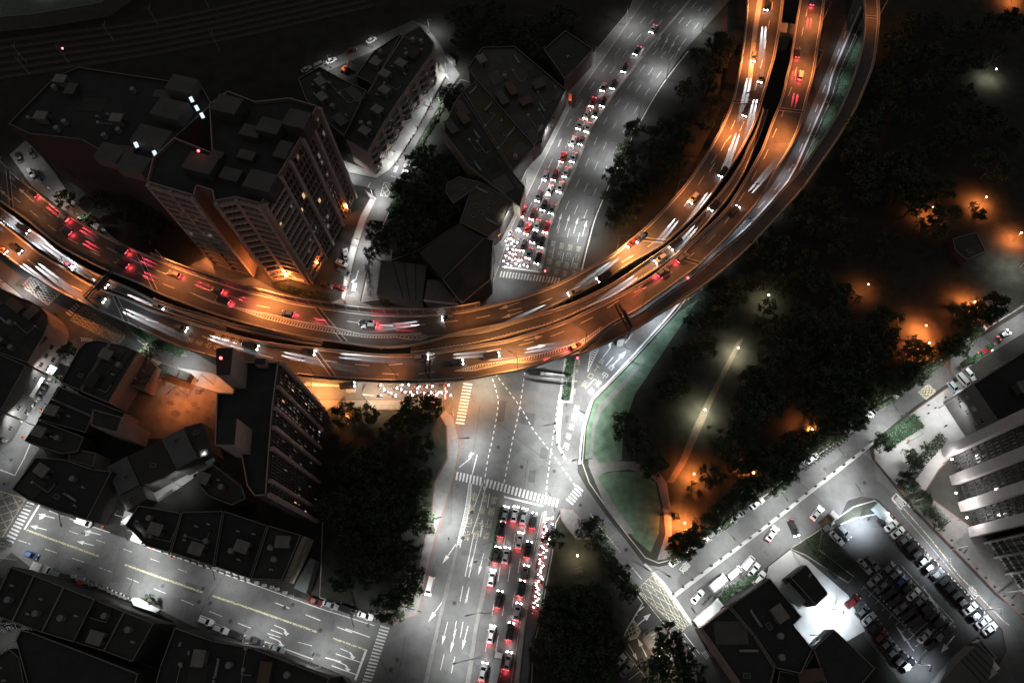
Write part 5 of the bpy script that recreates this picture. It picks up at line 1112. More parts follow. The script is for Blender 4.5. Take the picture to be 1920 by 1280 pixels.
# ------------------------------------------------------------------ vehicles
PAINT = {}
def paint(n):
    cols = {'white': (.75, .75, .74), 'silver': (.42, .43, .44), 'grey': (.17, .175, .18), 'black': (.018, .018, .02), 'red': (.42, .02, .02), 'blue': (.03, .07, .18), 'maroon': (.14, .02, .02), 'pale blue': (.5, .6, .63), 'brown': (.12, .06, .035), 'yellow': (.7, .42, .03), 'mint': (.45, .6, .52)}
    if n not in PAINT:
        PAINT[n] = mat(n+' car paint', cols[n], .3, .15, var=.05, scale=1, spec=.5, coat=.5)
    return PAINT[n]
VM = {}
SPEC = {  # L, W, hood z, roof z, cabin x range at base / roof, roof half width
    'saloon': dict(L=4.6, W=1.78, hz=.92, rz=1.44, cb=(-1.75, 1.05), cr=(-1.05, .25), rw=.58),
    'hatchback': dict(L=4.1, W=1.72, hz=.95, rz=1.52, cb=(-1.95, 1.0), cr=(-1.6, .2), rw=.58),
    'estate': dict(L=4.6, W=1.82, hz=1.02, rz=1.66, cb=(-2.2, 1.0), cr=(-1.85, .25), rw=.62),
    'van': dict(L=4.9, W=1.85, hz=1.1, rz=1.95, cb=(-2.4, 1.95), cr=(-2.25, 1.35), rw=.72)}
def vmesh(kind, colour):
    k = (kind, colour)
    if k in VM: return VM[k]
    s = SPEC[kind]; P = paint(colour); L, Wd = s['L'], s['W']; b = MB()
    hx = L/2; hw = Wd/2
    # lower body rings: x, halfwidth, top z
    X = [(-hx, hw*.72, s['hz']*.78), (-hx+.18, hw*.9, s['hz']*.96), (-hx+.7, hw, s['hz']*1.0), (s['cb'][0], hw, s['hz']), (0, hw, s['hz']), (s['cb'][1], hw, s['hz']*.99), (hx-.75, hw*.97, s['hz']*.88), (hx-.25, hw*.86, s['hz']*.76), (hx, hw*.6, s['hz']*.6)]
    X.sort(key=lambda q: q[0])
    def ring(x, w, z): return [(x, -w*.96, .22), (x, -w, z*.62), (x, -w*.86, z), (x, 0, z*1.03), (x, w*.86, z), (x, w, z*.62), (x, w*.96, .22)]
    Rg = [ring(*q) for q in X]
    for i in range(len(Rg)-1):
        for j in range(6): b.face([Rg[i][j], Rg[i][j+1], Rg[i+1][j+1], Rg[i+1][j]][::-1], P)
        b.face([Rg[i][6], Rg[i][0], Rg[i+1][0], Rg[i+1][6]][::-1], DSTEEL)
    b.face(Rg[0], P); b.face(Rg[-1][::-1], P)
    # cabin
    c0, c1 = s['cb']; r0, r1 = s['cr']; z0, z1 = s['hz']*.98, s['rz']; bw = hw*.84; rw = s['rw']
    B = [(c0, -bw, z0), (c1, -bw, z0), (c1, bw, z0), (c0, bw, z0)]; T = [(r0, -rw, z1), (r1, -rw, z1), (r1, rw, z1), (r0, rw, z1)]
    mid = [((T[i][0]+0)*1, T[i][1], T[i][2]) for i in range(4)]
    b.face([T[0], T[1], T[2], T[3]], P)
    for i in range(4): j = (i+1) % 4; b.face([B[i], B[j], T[j], T[i]], P)
    # wheel arches, mirrors, bumper strips
    for sy in (-1, 1): b.box((c1-.25, sy*(hw+.06), z0+.05), (.22, .2, .14), P)
    b.box((hx-.02, 0, .36), (.08, Wd*.6, .22), DSTEEL); b.box((-hx+.02, 0, .36), (.08, Wd*.66, .2), DSTEEL)
    body = b.mesh('body')
    def glass(nm, q, ins=.1, off=.02):
        q = [Vector(p) for p in q]; c = sum(q, Vector())/4; n = (q[1]-q[0]).cross(q[3]-q[0]).normalized()
        g_ = MB(); g_.face([c+(p-c)*(1-ins)+n*off for p in q], GLASS); return g_.mesh(nm)
    G_ = [('windscreen', glass('windscreen', [B[1], B[2], T[2], T[1]])), ('rear_window', glass('rear_window', [B[3], B[0], T[0], T[3]], .16)),
          ('side_window', glass('side_window', [B[0], B[1], T[1], T[0]], .14)), ('side_window', glass('side_window', [B[2], B[3], T[3], T[2]], .14))]
    w = MB(); w.tube((0, -.11, 0), (0, .11, 0), .32, .32, TYRE, 14); w.tube((0, -.12, 0), (0, .12, 0), .18, .18, STEEL, 8); wheel = w.mesh('wheel')
    def lens(nm, m, sx, sz, top=True):
        l = MB(); l.box((0, 0, 0), (sx, .46, sz), m); return l.mesh(nm)
    VM[k] = (body, G_, wheel, s, [lens('headlight', HEAD, .34, .16), lens('headlight', HEADO, .34, .16)], [lens('tail_light', TAIL, .22, .16), lens('tail_light', TAILO, .22, .16)])
    return VM[k]
def car(u, v, du, dv, kind, colour, label, on=False, z=0.05, group=None, beam=0, tail=0, redbeam=0, loc=None, rz=None):
    body, gl_, wheel, s, hl, tl = vmesh(kind, colour)
    p = loc if loc is not None else G(u, v, z); a = rz if rz is not None else HD(u, v, du, dv, z)
    r = thing('car' if kind != 'van' else 'van', label, 'car' if kind != 'van' else 'van', p, a, group)
    child('body', body, r)
    for nm, m in gl_: child(nm, m, r)
    hx, hw = s['L']/2, s['W']/2
    for x in (-hx+.85, hx-.85):
        for y in (-hw+.1, hw-.1): child('wheel', wheel, r, (x, y, .32))
    for y in (-1, 1):
        child('headlight', hl[0 if on and not redbeam else 1], r, (hx-.16, y*hw*.62, s['hz']*.66)); child('tail_light', tl[0 if on and not (beam > 100000) else 1], r, (-hx+.1, y*hw*.66, s['hz']*.82))
    if beam:
        for y in (-1, 1): spot(r, (hx+.1, y*hw*.66, .62), beam, (.93, .96, 1.0), 4.6, .6, target=(1, 0, -.054), soft=.04)
    if tail:
        point(r, (-hx-.55, 0, .55), tail, (1, .07, .08), .25)
    if redbeam:
        for y in (-1, 1): spot(r, (-hx-.1, y*hw*.7, .8), redbeam, (1, .06, .09), 5.5, .7, target=(-1, 0, -.11), soft=.04)
    if on and not beam: spot(r, (hx+.1, 0, .62), 260, (1, .96, .92), 75, .8, target=(1, 0, -.22), soft=.2)
    return r
def truck(u, v, du, dv, L, colour, boxcol, label, open_bed=False, z=.05, W_=2.2, Hh=2.7):
    p = G(u, v, z); r = thing('truck', label, 'truck', p, HD(u, v, du, dv, z)); P = paint(colour)
    b = MB(); cx = L/2-.9
    b.box((cx, 0, 1.0), (1.7, W_*.92, 1.1), P); b.prism([(cx-.85, -W_*.44), (cx+.6, -W_*.42), (cx+.6, W_*.42), (cx-.85, W_*.44)], 1.55, 2.1, P); b.box((-.2, 0, .6), (L-1, .9, .2), DSTEEL); b.obj('cab', r)
    b = MB()
    if open_bed:
        b.box((-.95, 0, .95), (L-2.1, W_, .15), paint(boxcol))
        for y in (-1, 1): b.box((-.95, y*(W_/2-.04), 1.25), (L-2.1, .08, .5), paint(boxcol))
        for i in range(5): b.box((-L/2+.6+i*(L-2.4)/4, 0, 1.1), (.12, W_, .12), BARK)
        b.obj('flat_bed', r)
    else:
        b.box((-.95, 0, .8+Hh/2-.3), (L-2.0, W_, Hh-.7), paint(boxcol)); b.box((-.95, 0, .8+Hh-.62), (L-2.2, W_-.2, .06), SIGNW if boxcol == 'white' else paint(boxcol)); b.obj('cargo_box', r)
    m = MB(); m.face([(cx+.86, -W_*.36, 1.5), (cx+.86, W_*.36, 1.5), (cx+.62, W_*.36, 2.05), (cx+.62, -W_*.36, 2.05)], GLASS); m.obj('windscreen', r)
    w = MB(); w.tube((0, -.14, 0), (0, .14, 0), .4, .4, TYRE, 14); wm = w.mesh('wheel')
    for x in (-L/2+1.2, cx):
        for y in (-1, 1): child('wheel', wm, r, (x, y*(W_/2-.15), .4))
    hm = MB(); hm.box((0, 0, 0), (.12, .35, .2), HEADO); hm = hm.mesh('headlight')
    for y in (-1, 1): child('headlight', hm, r, (cx+.86, y*.7, .8))
    return r
WC = {'w': 'white', 's': 'silver', 'g': 'grey', 'k': 'black', 'r': 'red', 'b': 'blue', 'm': 'maroon', 'p': 'pale blue'}
KC = {'w': 'saloon', 's': 'saloon', 'g': 'hatchback', 'k': 'estate', 'r': 'saloon', 'b': 'hatchback', 'm': 'estate', 'p': 'saloon'}
# boulevard queue facing the viaduct
NQ = [(1171, 130, 'k'), (1150, 161, 'k'), (1131, 166, 'g'), (1131, 194, 'k'), (1111, 194, 'r'), (1117, 215, 'g'), (1100, 217, 'w'), (1102, 241, 'w'), (1087, 236, 's'), (1090, 266, 'g'), (1074, 267, 'w'), (1075, 297, 's'), (1055, 297, 'r'),
      (1061, 325, 'w'), (1040, 331, 'm'), (1022, 332, 'g'), (1050, 353, 'w'), (1030, 358, 'w'), (1010, 370, 'k'), (1020, 387, 'k'), (1035, 394, 'g'), (980, 399, 'r'), (999, 404, 'm'), (1007, 424, 's'), (1025, 428, 'r'), (975, 425, 'k'), (989, 431, 'r'),
      (1001, 447, 'k'), (982, 462, 'k'), (1016, 456, 'k'), (992, 477, 'g'), (1009, 486, 'k')]
for i, (u, v, c) in enumerate(NQ):
    car(u, v, -5, 13 if v < 300 else 15, KC[c], WC[c], f'{WC[c]} {KC[c]}, {nth(i+1)} from the far end of the headlit boulevard queue', True, group='cars queuing on the boulevard', tail=45)
for i, (u, v, c, ku) in enumerate(((1224, 57, 's', 5), (1194, 98, 'k', 5), (1160, 82, 'w', 5))):
    if i == 2: continue
    car(u, v, -6, 10, 'saloon', WC[c], f'{WC[c]} saloon driving alone, {nth(i+1)} down the open boulevard', True, beam=60000, group='cars on the open boulevard')
# south queue facing up
SQ = [(947, 964, 's'), (965, 964, 'w'), (982, 968, 's'), (1000, 976, 'k'), (941, 992, 'k'), (974, 1013, 'w'), (990, 1030, 'k'), (931, 1040, 'k'), (949, 1041, 's'), (984, 1073, 'g'), (922, 1083, 'w'), (977, 1103, 'k'), (935, 1123, 'k'), (970, 1146, 's'), (921, 1188, 'w'), (956, 1183, 'k'), (952, 1238, 'w'), (906, 1258, 's'), (961, 1178, 'g')]
for i, (u, v, c) in enumerate(SQ[:-1]):
    if (u, v) == (956, 1183): pass
    car(u, v, 3, -15, KC[c], WC[c], f'{WC[c]} {KC[c]}, {nth(i+1)} behind the stop line in the southern queue', True, group='cars queuing south of the crossing', tail=110)
truck(930, 1256, 3, -15, 9.5, 'white', 'silver', 'long pale box lorry among the southern queue near frame bottom')
# parked and moving
CL_ = [(1446, 1001, 8, -12, 'saloon', 'white', 'white saloon driving alone up the park side street', True), (1486, 990, 4, 9, 'estate', 'black', 'black estate turning out near the florist van', True), (1530, 963, 9, -11, 'saloon', 'white', 'white saloon just before the brown flat bed truck', True),
       (1401, 1056, 9, -11, 'van', 'white', 'white van second from the top of the florist row', False), (1412, 1068, 9, -11, 'saloon', 'white', 'white saloon with dark rear window beside the top van', False), (1376, 1074, 9, -8, 'van', 'white', 'white van beside potted plants in the florist row', False), (1307, 1118, 9, -10, 'saloon', 'white', 'white saloon in front of the white lorry', False), (1423, 1084, 8, -11, 'estate', 'white', 'white estate nosing onto the forecourt edge', False),
       (1845, 660, 9, -5, 'saloon', 'red', 'red saloon driving past the florist tents near the park', True), (1880, 629, 9, -6, 'saloon', 'black', 'black saloon with bright roof glare on the upper street', True), (1815, 703, 8, 9, 'estate', 'white', 'white estate parked nose out by the green sheet', False), (1803, 714, 8, 9, 'van', 'white', 'white van between two parked estates', False), (1786, 728, 8, 9, 'estate', 'pale blue', 'pale blue estate beside the white dome canopy', False),
       (1846, 785, 6, -4, 'hatchback', 'white', 'white hatchback under the annex wall, upper one', False), (1843, 799, 6, -4, 'hatchback', 'white', 'white hatchback under the annex wall, lower one', False),
       (1161, 1240, 8, -10, 'saloon', 'silver', 'silver saloon, upper of the two in the lower car park', False), (1174, 1254, 8, -10, 'saloon', 'grey', 'grey saloon, lower of the two in the lower car park', False),
       (389, 1164, 13, 5, 'estate', 'white', 'white estate parked on the tin roof side of the side road', False), (416, 1179, 13, 5, 'estate', 'silver', 'silver estate behind the white estate on the side road', False), (446, 1190, 13, 5, 'saloon', 'black', 'black saloon behind the silver estate on the side road', False), (484, 1202, 13, 5, 'saloon', 'black', 'black saloon parked alone with bright rear edge', False), (521, 1215, 13, 5, 'saloon', 'grey', 'dark grey saloon beside the bent white arrows', False),
       (392, 1054, 13, 5, 'estate', 'black', 'black estate behind the white kerb line by dark houses', False), (592, 1127, 13, 5, 'saloon', 'maroon', 'maroon saloon at the head of the grove side row', False), (621, 1134, 13, 5, 'saloon', 'silver', 'silver saloon second in the grove side row', False), (653, 1143, 13, 5, 'van', 'black', 'black van third in the grove side row', False), (686, 1154, 13, 4, 'saloon', 'white', 'white saloon last in the grove side row', False),
       (265, 1013, 12, 4, 'van', 'white', 'white van under the glaring sheet awning', False), (160, 980, 12, 4, 'van', 'white', 'white van beside orange cones on the side road', False), (62, 1041, 12, 4, 'hatchback', 'blue', 'blue hatchback among junk piles by the zebra', False),
       (697, 78, 12, -6, 'saloon', 'white', 'white saloon in the alley of row houses, upper one', False), (622, 116, 12, -6, 'saloon', 'white', 'white saloon in the alley of row houses, lower one', False), (600, 125, 12, -6, 'van', 'grey', 'grey van in the alley behind the lower white saloon', False), (659, 97, 12, -6, 'saloon', 'maroon', 'maroon saloon in the alley between white saloons', False), (576, 132, 12, -6, 'saloon', 'silver', 'silver saloon at the dark end of the alley', False),
       (769, 315, 9, 2, 'saloon', 'silver', 'silver saloon by the dark hedge, upper of a pair', False), (766, 326, 9, 2, 'saloon', 'white', 'white saloon by the dark hedge, lower of a pair', False), (649, 478, -1, -9, 'saloon', 'silver', 'silver saloon on the checkered paving by the tower', False), (642, 495, 9, 4, 'saloon', 'white', 'white saloon on the checkered paving by the tower', False), (646, 513, 9, 4, 'van', 'grey', 'grey van on the checkered paving by the tower', False), (614, 536, 9, 3, 'saloon', 'brown', 'brown saloon at the tower garden corner', False), (638, 540, 9, 3, 'saloon', 'maroon', 'maroon saloon at the tower garden corner', False),
       (38, 298, 3, 9, 'estate', 'black', 'black estate in the small bright lot, left one', False), (62, 290, 4, 9, 'estate', 'grey', 'grey estate in the small bright lot, right one', False), (61, 327, 5, 8, 'estate', 'white', 'white estate at the near side of small bright lot', False), (75, 330, 5, 8, 'saloon', 'black', 'black saloon at the near side of small bright lot', False),
       (652, 724, 14, -2, 'van', 'black', 'black van behind the scooter crowd under orange light', True), (807, 1098, -5, 20, 'van', 'white', 'white van moving down the lane beside the grove', True), (1549, 987, 9, -9, 'estate', 'grey', 'grey estate near the blazing floodlight', False)]
for u, v, du, dv, k_, c, lb, on in CL_: car(u, v, du, dv, k_, c, lb, on, beam=15000 if on and k_ != 'van' else 0)
truck(1550, 975, 9, -8, 6, 'white', 'brown', 'white cabbed flat bed truck with brown slatted load', True)
truck(1344, 1093, 9, -8, 5.5, 'silver', 'white', 'small white box truck in the florist row')
truck(1325, 1149, 9, -8, 9.5, 'white', 'white', 'long white lorry with glaring roof by the pink fascia', W_=2.5, Hh=3.2)
truck(85, 1066, 12, 4, 5, 'white', 'white', 'white box truck on the tin roof side of side road')
truck(1848, 1255, 9, -7, 5.5, 'white', 'silver', 'white truck beside the ribbed shed at the corner')
truck(1650, 966, 8, 8, 6, 'white', 'pale blue', 'pale truck at the head of angled parking')
# car park rows
def rowpos(a, b, n): return [(a[0]+(b[0]-a[0])*i/(n-1), a[1]+(b[1]-a[1])*i/(n-1)) for i in range(n)]
rows = [('long angled row beside the street', rowpos((1657, 973), (1853, 1178), 17), (9, -7), 'kwwgkkgkgkkkkskswk'), ('far side of the double middle row', rowpos((1664, 1064), (1757, 1163), 9), (9, -8), 'ggbkwgkkk'), ('near side of the double middle row', rowpos((1638, 1087), (1710, 1165), 7), (-9, 8), 'sgkkgkk'),
        ('floodlit row against the white forecourt', [(1597, 1127), (1615, 1145), (1627, 1160), (1636, 1174), (1648, 1192), (1660, 1206), (1672, 1221), (1686, 1236), (1700, 1246)], (9, -8), 'mgskmggkk')]
for nm, ps, d_, cs in rows:
    for i, (u, v) in enumerate(ps):
        c = cs[i % len(cs)]; car(u, v, d_[0], d_[1], KC[c], WC[c], f'{nth(i+1)} from the top, {WC[c]} {KC[c]} in the {nm}', False, group='cars in the car park')
for i, (u, v, c, d_) in enumerate(((1619, 1061, 's', (7, 8)), (1633, 1055, 'g', (7, 8)), (1567, 1009, 's', (8, 8)), (1580, 998, 'g', (8, 8)), (1730, 1192, 's', (9, -8)), (1747, 1206, 'k', (9, -8)), (1760, 1190, 'g', (9, -8)), (1773, 1180, 'k', (9, -8)), (1838, 1212, 'k', (8, 10)), (1741, 1146, 'k', (9, -8)))):
    car(u, v, d_[0], d_[1], 'estate' if c != 's' else 'saloon', WC[c], ['silver saloon leading the isolated middle pair', 'grey estate of the isolated middle pair', 'silver saloon left of the blazing entrance floodlight', 'grey estate close to the blazing entrance floodlight', 'silver saloon at the near end of middle bays', 'black estate at the near end of middle bays', 'grey estate behind the end bays', 'black estate rearmost in the end bays', 'black estate in the walled bay by the guard box', 'black estate in the darkest middle bay'][i], i == 99, group='cars in the car park')
# parked rows along the park side
k = 0
for seg, n in ((((1268, 1052), (1372, 978)), 10), (((1385, 968), (1420, 945)), 3), (((1500, 876), (1522, 861)), 2), (((1595, 806), (1628, 782)), 3), (((1645, 770), (1700, 728)), 6), (((1716, 706), (1752, 682)), 4), (((1778, 662), (1800, 645)), 3), (((1816, 638), (1838, 622)), 3)):
    for (u, v) in rowpos(*seg, n):
        c = 'wgwskwgskwsg'[k % 12]; k += 1
        car(u-1, v-1, 9, -6.5, KC[c], WC[c], f'{nth(k)} kerb parked car from the diagonal street, a {WC[c]} {KC[c]}', False, group='cars parked along the park kerb')
# traffic on the elevated roads: each car at rest with its lamps lit
def vcar(deck, u, v, fwd, kind, colour, label, tailonly=False, beam=330000):
    t, c = deck.near(u, v); c = min(.9, max(.1, c)); p = deck.pt(t, c); d = (deck.pt(min(1, t+.012), .5)-deck.pt(max(0, t-.012), .5))*fwd
    car(0, 0, 0, 0, kind, colour, label, True, loc=p+Vector((0, 0, .05)), rz=math.atan2(d.y, d.x), beam=beam if not tailonly else 12000, tail=260 if tailonly else 0, redbeam=90000 if tailonly else 0, group='cars on the elevated roads')
VC = [(DA, 1412, 110, -1), (DA, 1425, 150, -1), (DA, 1436, 18, -1), (DA, 1355, 322, -1), (DA, 1300, 370, -1), (DA, 1200, 450, -1), (DA, 1140, 520, -1), (DA, 1185, 452, -1), (DA, 1090, 548, -1), (DA, 840, 600, -1), (DA, 1398, 215, -1),
      (DA, 60, 352, -1, 1), (DA, 120, 410, -1, 1), (DA, 125, 436, -1, 1), (DA, 230, 470, -1, 1), (DA, 235, 495, -1, 1), (DA, 330, 515, -1, 1), (DA, 410, 545, -1, 1), (DA, 420, 565, -1, 1), (DA, 690, 605, -1, 1), (DA, 690, 615, -1, 1), (DA, 540, 590, -1, 1),
      (DC, 30, 470, 1), (DC, 5, 470, 1), (DC, 190, 560, 1), (DC, 345, 615, 1), (DC, 470, 652, 1), (DC, 580, 660, 1), (DC, 790, 672, 1), (DC, 860, 678, 1), (DC, 920, 670, 1), (DC, 1080, 655, 1, 1), (DC, 1280, 480, 1, 1), (DC, 1240, 515, 1, 1), (DC, 1375, 400, 1), (DC, 1495, 100, 1, 1), (DC, 1500, 145, 1, 1), (DC, 1522, 8, 1, 1),
      (DB, 45, 432, 1), (DB, 130, 500, 1), (DB, 190, 535, 1), (DB, 300, 575, 1), (DBp, 1265, 462, -1), (DBp, 1340, 385, -1), (DBp, 1240, 485, -1)]
cc = ['grey', 'black', 'black', 'grey', 'silver', 'maroon', 'black', 'blue']; kk = ['saloon', 'estate', 'hatchback', 'van']
NM_ = {id(DA): 'inner elevated road', id(DC): 'outer elevated road', id(DB): 'narrow slip road', id(DBp): 'middle slip road'}; cnt = {}
for i, q in enumerate(VC):
    dk = q[0]; cnt[id(dk)] = cnt.get(id(dk), 0)+1; to = len(q) > 4; col = cc[(i*3) % 8]; kd = kk[(i*5+1) % 4]
    vcar(dk, q[1], q[2], q[3], kd, col, f'{col} {kd} with {"tail" if to else "head"} lamps glaring, {nth(cnt[id(dk)])} on the {NM_[id(dk)]}', to)
# ------------------------------------------------------------------ scooters and riders
b = MB(); P = paint('grey')
b.prism([(-.75, -.16), (.0, -.2), (.0, .2), (-.75, .16)], .45, .75, P); b.box((.25, 0, .28), (.6, .34, .12), P); b.prism([(.45, -.2), (.62, -.12), (.62, .12), (.45, .2)], .3, 1.0, P); b.tube((.5, -.33, 1.02), (.5, .33, 1.02), .03, .03, DSTEEL, 5); b.box((-.35, 0, .79), (.7, .28, .08), TYRE)
SB = b.mesh('body'); w = MB(); w.tube((0, -.06, 0), (0, .06, 0), .24, .24, TYRE, 10); SW = w.mesh('wheel')
h = MB(); h.box((0, 0, 0), (.24, .36, .22), HEAD); SH = h.mesh('headlight'); h = MB(); h.box((0, 0, 0), (.1, .2, .1), TAIL); ST = h.mesh('tail_light')
# seated rider: one skinned body
def rider_mesh():
    V = [((-.3, 0, .86), .17), ((-.28, 0, 1.1), .16), ((-.22, 0, 1.32), .17), ((-.18, 0, 1.46), .07), ((-.14, 0, 1.56), .09), ((-.13, 0, 1.68), .11),
         ((-.2, .2, 1.36), .07), ((-.02, .27, 1.15), .055), ((.28, .25, 1.08), .04), ((.42, .27, 1.06), .035), ((-.2, -.2, 1.36), .07), ((-.02, -.27, 1.15), .055), ((.28, -.25, 1.08), .04), ((.42, -.27, 1.06), .035),
         ((-.2, .12, .84), .1), ((.2, .17, .8), .085), ((.22, .15, .45), .06), ((.2, .15, .36), .05), ((.36, .15, .35), .04), ((-.2, -.12, .84), .1), ((.2, -.17, .8), .085), ((.22, -.15, .45), .06), ((.2, -.15, .36), .05), ((.36, -.15, .35), .04)]
    E = [(0, 1), (1, 2), (2, 3), (3, 4), (4, 5), (2, 6), (6, 7), (7, 8), (8, 9), (2, 10), (10, 11), (11, 12), (12, 13), (0, 14), (14, 15), (15, 16), (16, 17), (17, 18), (0, 19), (19, 20), (20, 21), (21, 22), (22, 23)]
    me = bpy.data.meshes.new('rs'); me.from_pydata([v[0] for v in V], E, []); o = bpy.data.objects.new('rs', me); COL.objects.link(o)
    o.modifiers.new('s', 'SKIN'); 
    if not me.skin_vertices: bpy.context.view_layer.objects.active = o; bpy.ops.mesh.customdata_skin_add()
    for i, v in enumerate(V): me.skin_vertices[0].data[i].radius = (v[1], v[1])
    me.skin_vertices[0].data[0].use_root = True
    ss = o.modifiers.new('b', 'SUBSURF'); ss.levels = 1
    m2 = bpy.data.meshes.new_from_object(o.evaluated_get(bpy.context.evaluated_depsgraph_get())); bpy.data.objects.remove(o); return m2
RB = rider_mesh(); bmh = bmesh.new(); bmesh.ops.create_icosphere(bmh, subdivisions=2, radius=.16); HM0 = bpy.data.meshes.new('helmet'); bmh.to_mesh(HM0); bmh.free()
RBM = []; HMM = []
for nm, c in (('dark jacket', (.03, .03, .035)), ('grey jacket', (.2, .2, .2)), ('pale shirt', (.5, .5, .5)), ('red jacket', (.35, .04, .04)), ('blue jacket', (.05, .08, .2))):
    m = RB.copy(); m.materials.clear(); m.materials.append(mat(nm, c, .8, var=.1)); RBM.append((nm, m))
for nm, c in (('white', (.75, .75, .75)), ('black', (.02, .02, .02)), ('red', (.5, .03, .03)), ('silver', (.4, .4, .42)), ('yellow', (.6, .45, .05))):
    m = HM0.copy(); m.materials.clear(); m.materials.append(mat(nm+' helmet', c, .3, var=.03)); HMM.append((nm, m))
def scooter(u, v, du, dv, lb, grp, light=True, tail=False):
    p = G(u, v, .05); a = HD(u, v, du, dv)+random.uniform(-.15, .15)
    r = thing('scooter', lb, 'scooter', p, a, grp); child('body', SB, r); child('wheel', SW, r, (-.55, 0, .24)); child('wheel', SW, r, (.62, 0, .24)); child('headlight', SH, r, (.66, 0, .85)); child('tail_light', ST, r, (-.8, 0, .68))
    j, n_ = random.choice(RBM), random.choice(HMM)
    w = lb.replace(' scooter', ' rider', 1)
    o = bpy.data.objects.new('person', j[1]); COL.objects.link(o); o.location = p; o.rotation_euler = (0, 0, a)
    l = f'{w}, {j[0]}, {n_[0]} helmet'; chk(l); o['label'] = l; o['category'] = 'person'; o['group'] = grp.replace('scooters', 'riders')
    child('helmet', n_[1], o, (-.13, 0, 1.7))
    if light: spot(r, (.72, 0, .85), 420, (1, .9, .85), 80, .8, target=(1, 0, -.3), soft=.1)
    if tail: point(r, (-1.0, 0, .6), 28, (1, .08, .08), .2)
BK = [(957, 439), (955, 447), (960, 448), (964, 451), (952, 459), (960, 457), (971, 454), (953, 466), (963, 467), (969, 468), (976, 469), (963, 476), (968, 476), (950, 479), (956, 483), (962, 487), (946, 489), (953, 494), (968, 485), (973, 488), (969, 494), (976, 498), (979, 487), (983, 496), (948, 499), (960, 498), (990, 499), (957, 473), (965, 461), (950, 452)]
for i, (u, v) in enumerate(BK): scooter(u, v, -4, 12, f'{nth(i+1)} scooter in the pack facing the boulevard zebra', 'scooters at the boulevard zebra', i % 2 == 0, i % 5 == 0)
random.seed(11)
for i in range(42):
    t = i/41; c = 1028-26*t**1.1; u = c+random.choice((-7, -2, 3, 7))*(1-.5*t)+random.uniform(-1, 1); v = 975+168*t
    scooter(u, v, 3, -12, f'{nth(i+1)} scooter from the stop line in the kerb lane', 'scooters in the kerb lane', i % 3 == 0, i % 2 == 0)
for i in range(30):
    u = 838-130*(i/29)**1.25+random.uniform(-4, 4); v = 733+random.choice((-9, -3, 4, 10))+random.uniform(-2, 2)
    scooter(u, v, 12, 0, f'{nth(i+1)} scooter from the front under the outer carriageway', 'scooters waiting under the carriageway', i % 3 == 0, i % 4 == 0)
for i in range(16):
    u, v = 846-12*(i % 2)+random.uniform(-3, 3), 480+i*0
# parked scooters by the lane and shops (no riders)
def parked(pts, lab, grp, du=6, dv=2):
    for i, (u, v) in enumerate(pts):
        p = G(u, v, .22); r = thing('scooter', lab.replace('#', nth(i+1)), 'scooter', p, HD(u, v, du, dv)+random.uniform(-.2, .2), grp); child('body', SB, r); child('wheel', SW, r, (-.55, 0, .24)); child('wheel', SW, r, (.62, 0, .24))
parked([(691+random.uniform(-3, 4), 480+i*4.6) for i in range(17)], '# parked scooter down the pale strip beside the lane', 'parked scooters by the lane')
parked([(1318+i*5.0+random.uniform(-1, 1), 1128-i*3.2+random.uniform(-3, 3)) for i in range(20)], '# parked scooter by the florist from the white lorry upward', 'parked scooters by the florist', 4, -6)
parked([(255+i*13.0, 1012+i*4.6) for i in range(4, 17)], '# parked scooter along the dark house fronts from the van', 'parked scooters along dark house fronts', 2, -6)
parked([(165+i*7.5, 1089+i*3.1) for i in range(12)], '# parked scooter along the tin roof side from the tarpaulin', 'parked scooters on the tin roof side', 2, 6)
parked([(3+(i % 4)*5, 1010+(i//4)*6) for i in range(14)], '# parked scooter in the heap at the left zebra', 'parked scooters at the left zebra')
parked([(8+(i % 5)*6, 1168+(i//5)*7) for i in range(12)], '# parked scooter in the yard at the lower left', 'parked scooters in the yard')
parked([(1590+i*8.5, 815-i*6.6) for i in range(4)]+[(1585-i*6, 822+i*4.3) for i in range(14)], '# parked scooter under trees on the park kerb', 'parked scooters on the park kerb', 4, 5)
# ------------------------------------------------------------------ trees, hedges, bushes
def tree_mesh(seed, R, Hc, n_cl, n_lf, leaf=.5, sparse=0):
    rd = random.Random(seed); tr = MB(); tr.tube((0, 0, 0), (0, 0, Hc*.55), .24, .16, BARK, 7, False); cl = []
    for i in range(n_cl):
        a = rd.uniform(0, 6.283); rr = R*math.sqrt(rd.uniform(.02, 1))*(.9); z = Hc*(.62+.42*rd.random()*(1-(rr/R)**2*.6)); cl.append(Vector((rr*math.cos(a)*rd.uniform(.8, 1.15), rr*math.sin(a), z)))
    for c in cl[:9]:
        m = Vector((c.x*.35, c.y*.35, Hc*.62)); tr.tube((0, 0, Hc*.5), m, .12, .08, BARK, 5, False); tr.tube(m, c, .08, .03, BARK, 5, False)
    cr = MB()
    for c in cl:
        s = rd.uniform(.55, 1.15)*R*.28; mm = LEAF if rd.random() < .6 else LEAF2
        for k in range(n_lf):
            d = Vector((rd.gauss(0, 1), rd.gauss(0, 1), rd.gauss(0, .8))).normalized()*s*rd.uniform(.35, 1.0); p = c+d
            nx = Vector((rd.gauss(0, 1), rd.gauss(0, 1), rd.gauss(.6, 1))).normalized(); t = nx.orthogonal().normalized(); bt = nx.cross(t); L = leaf*rd.uniform(.6, 1.3)
            cr.face([p-t*L*.5, p+bt*L*.3, p+t*L*.5, p-bt*L*.3], mm)
    return tr.mesh('trunk'), cr.mesh('crown')
TR = [tree_mesh(i, 3.4+(i % 3)*.5, 6.5+(i % 4)*.6, 34+4*(i % 3), 34, .62) for i in range(5)]; TS = [tree_mesh(20+i, 2.4, 5.2, 16, 26, .5) for i in range(3)]
TL = set(); TN = [0]
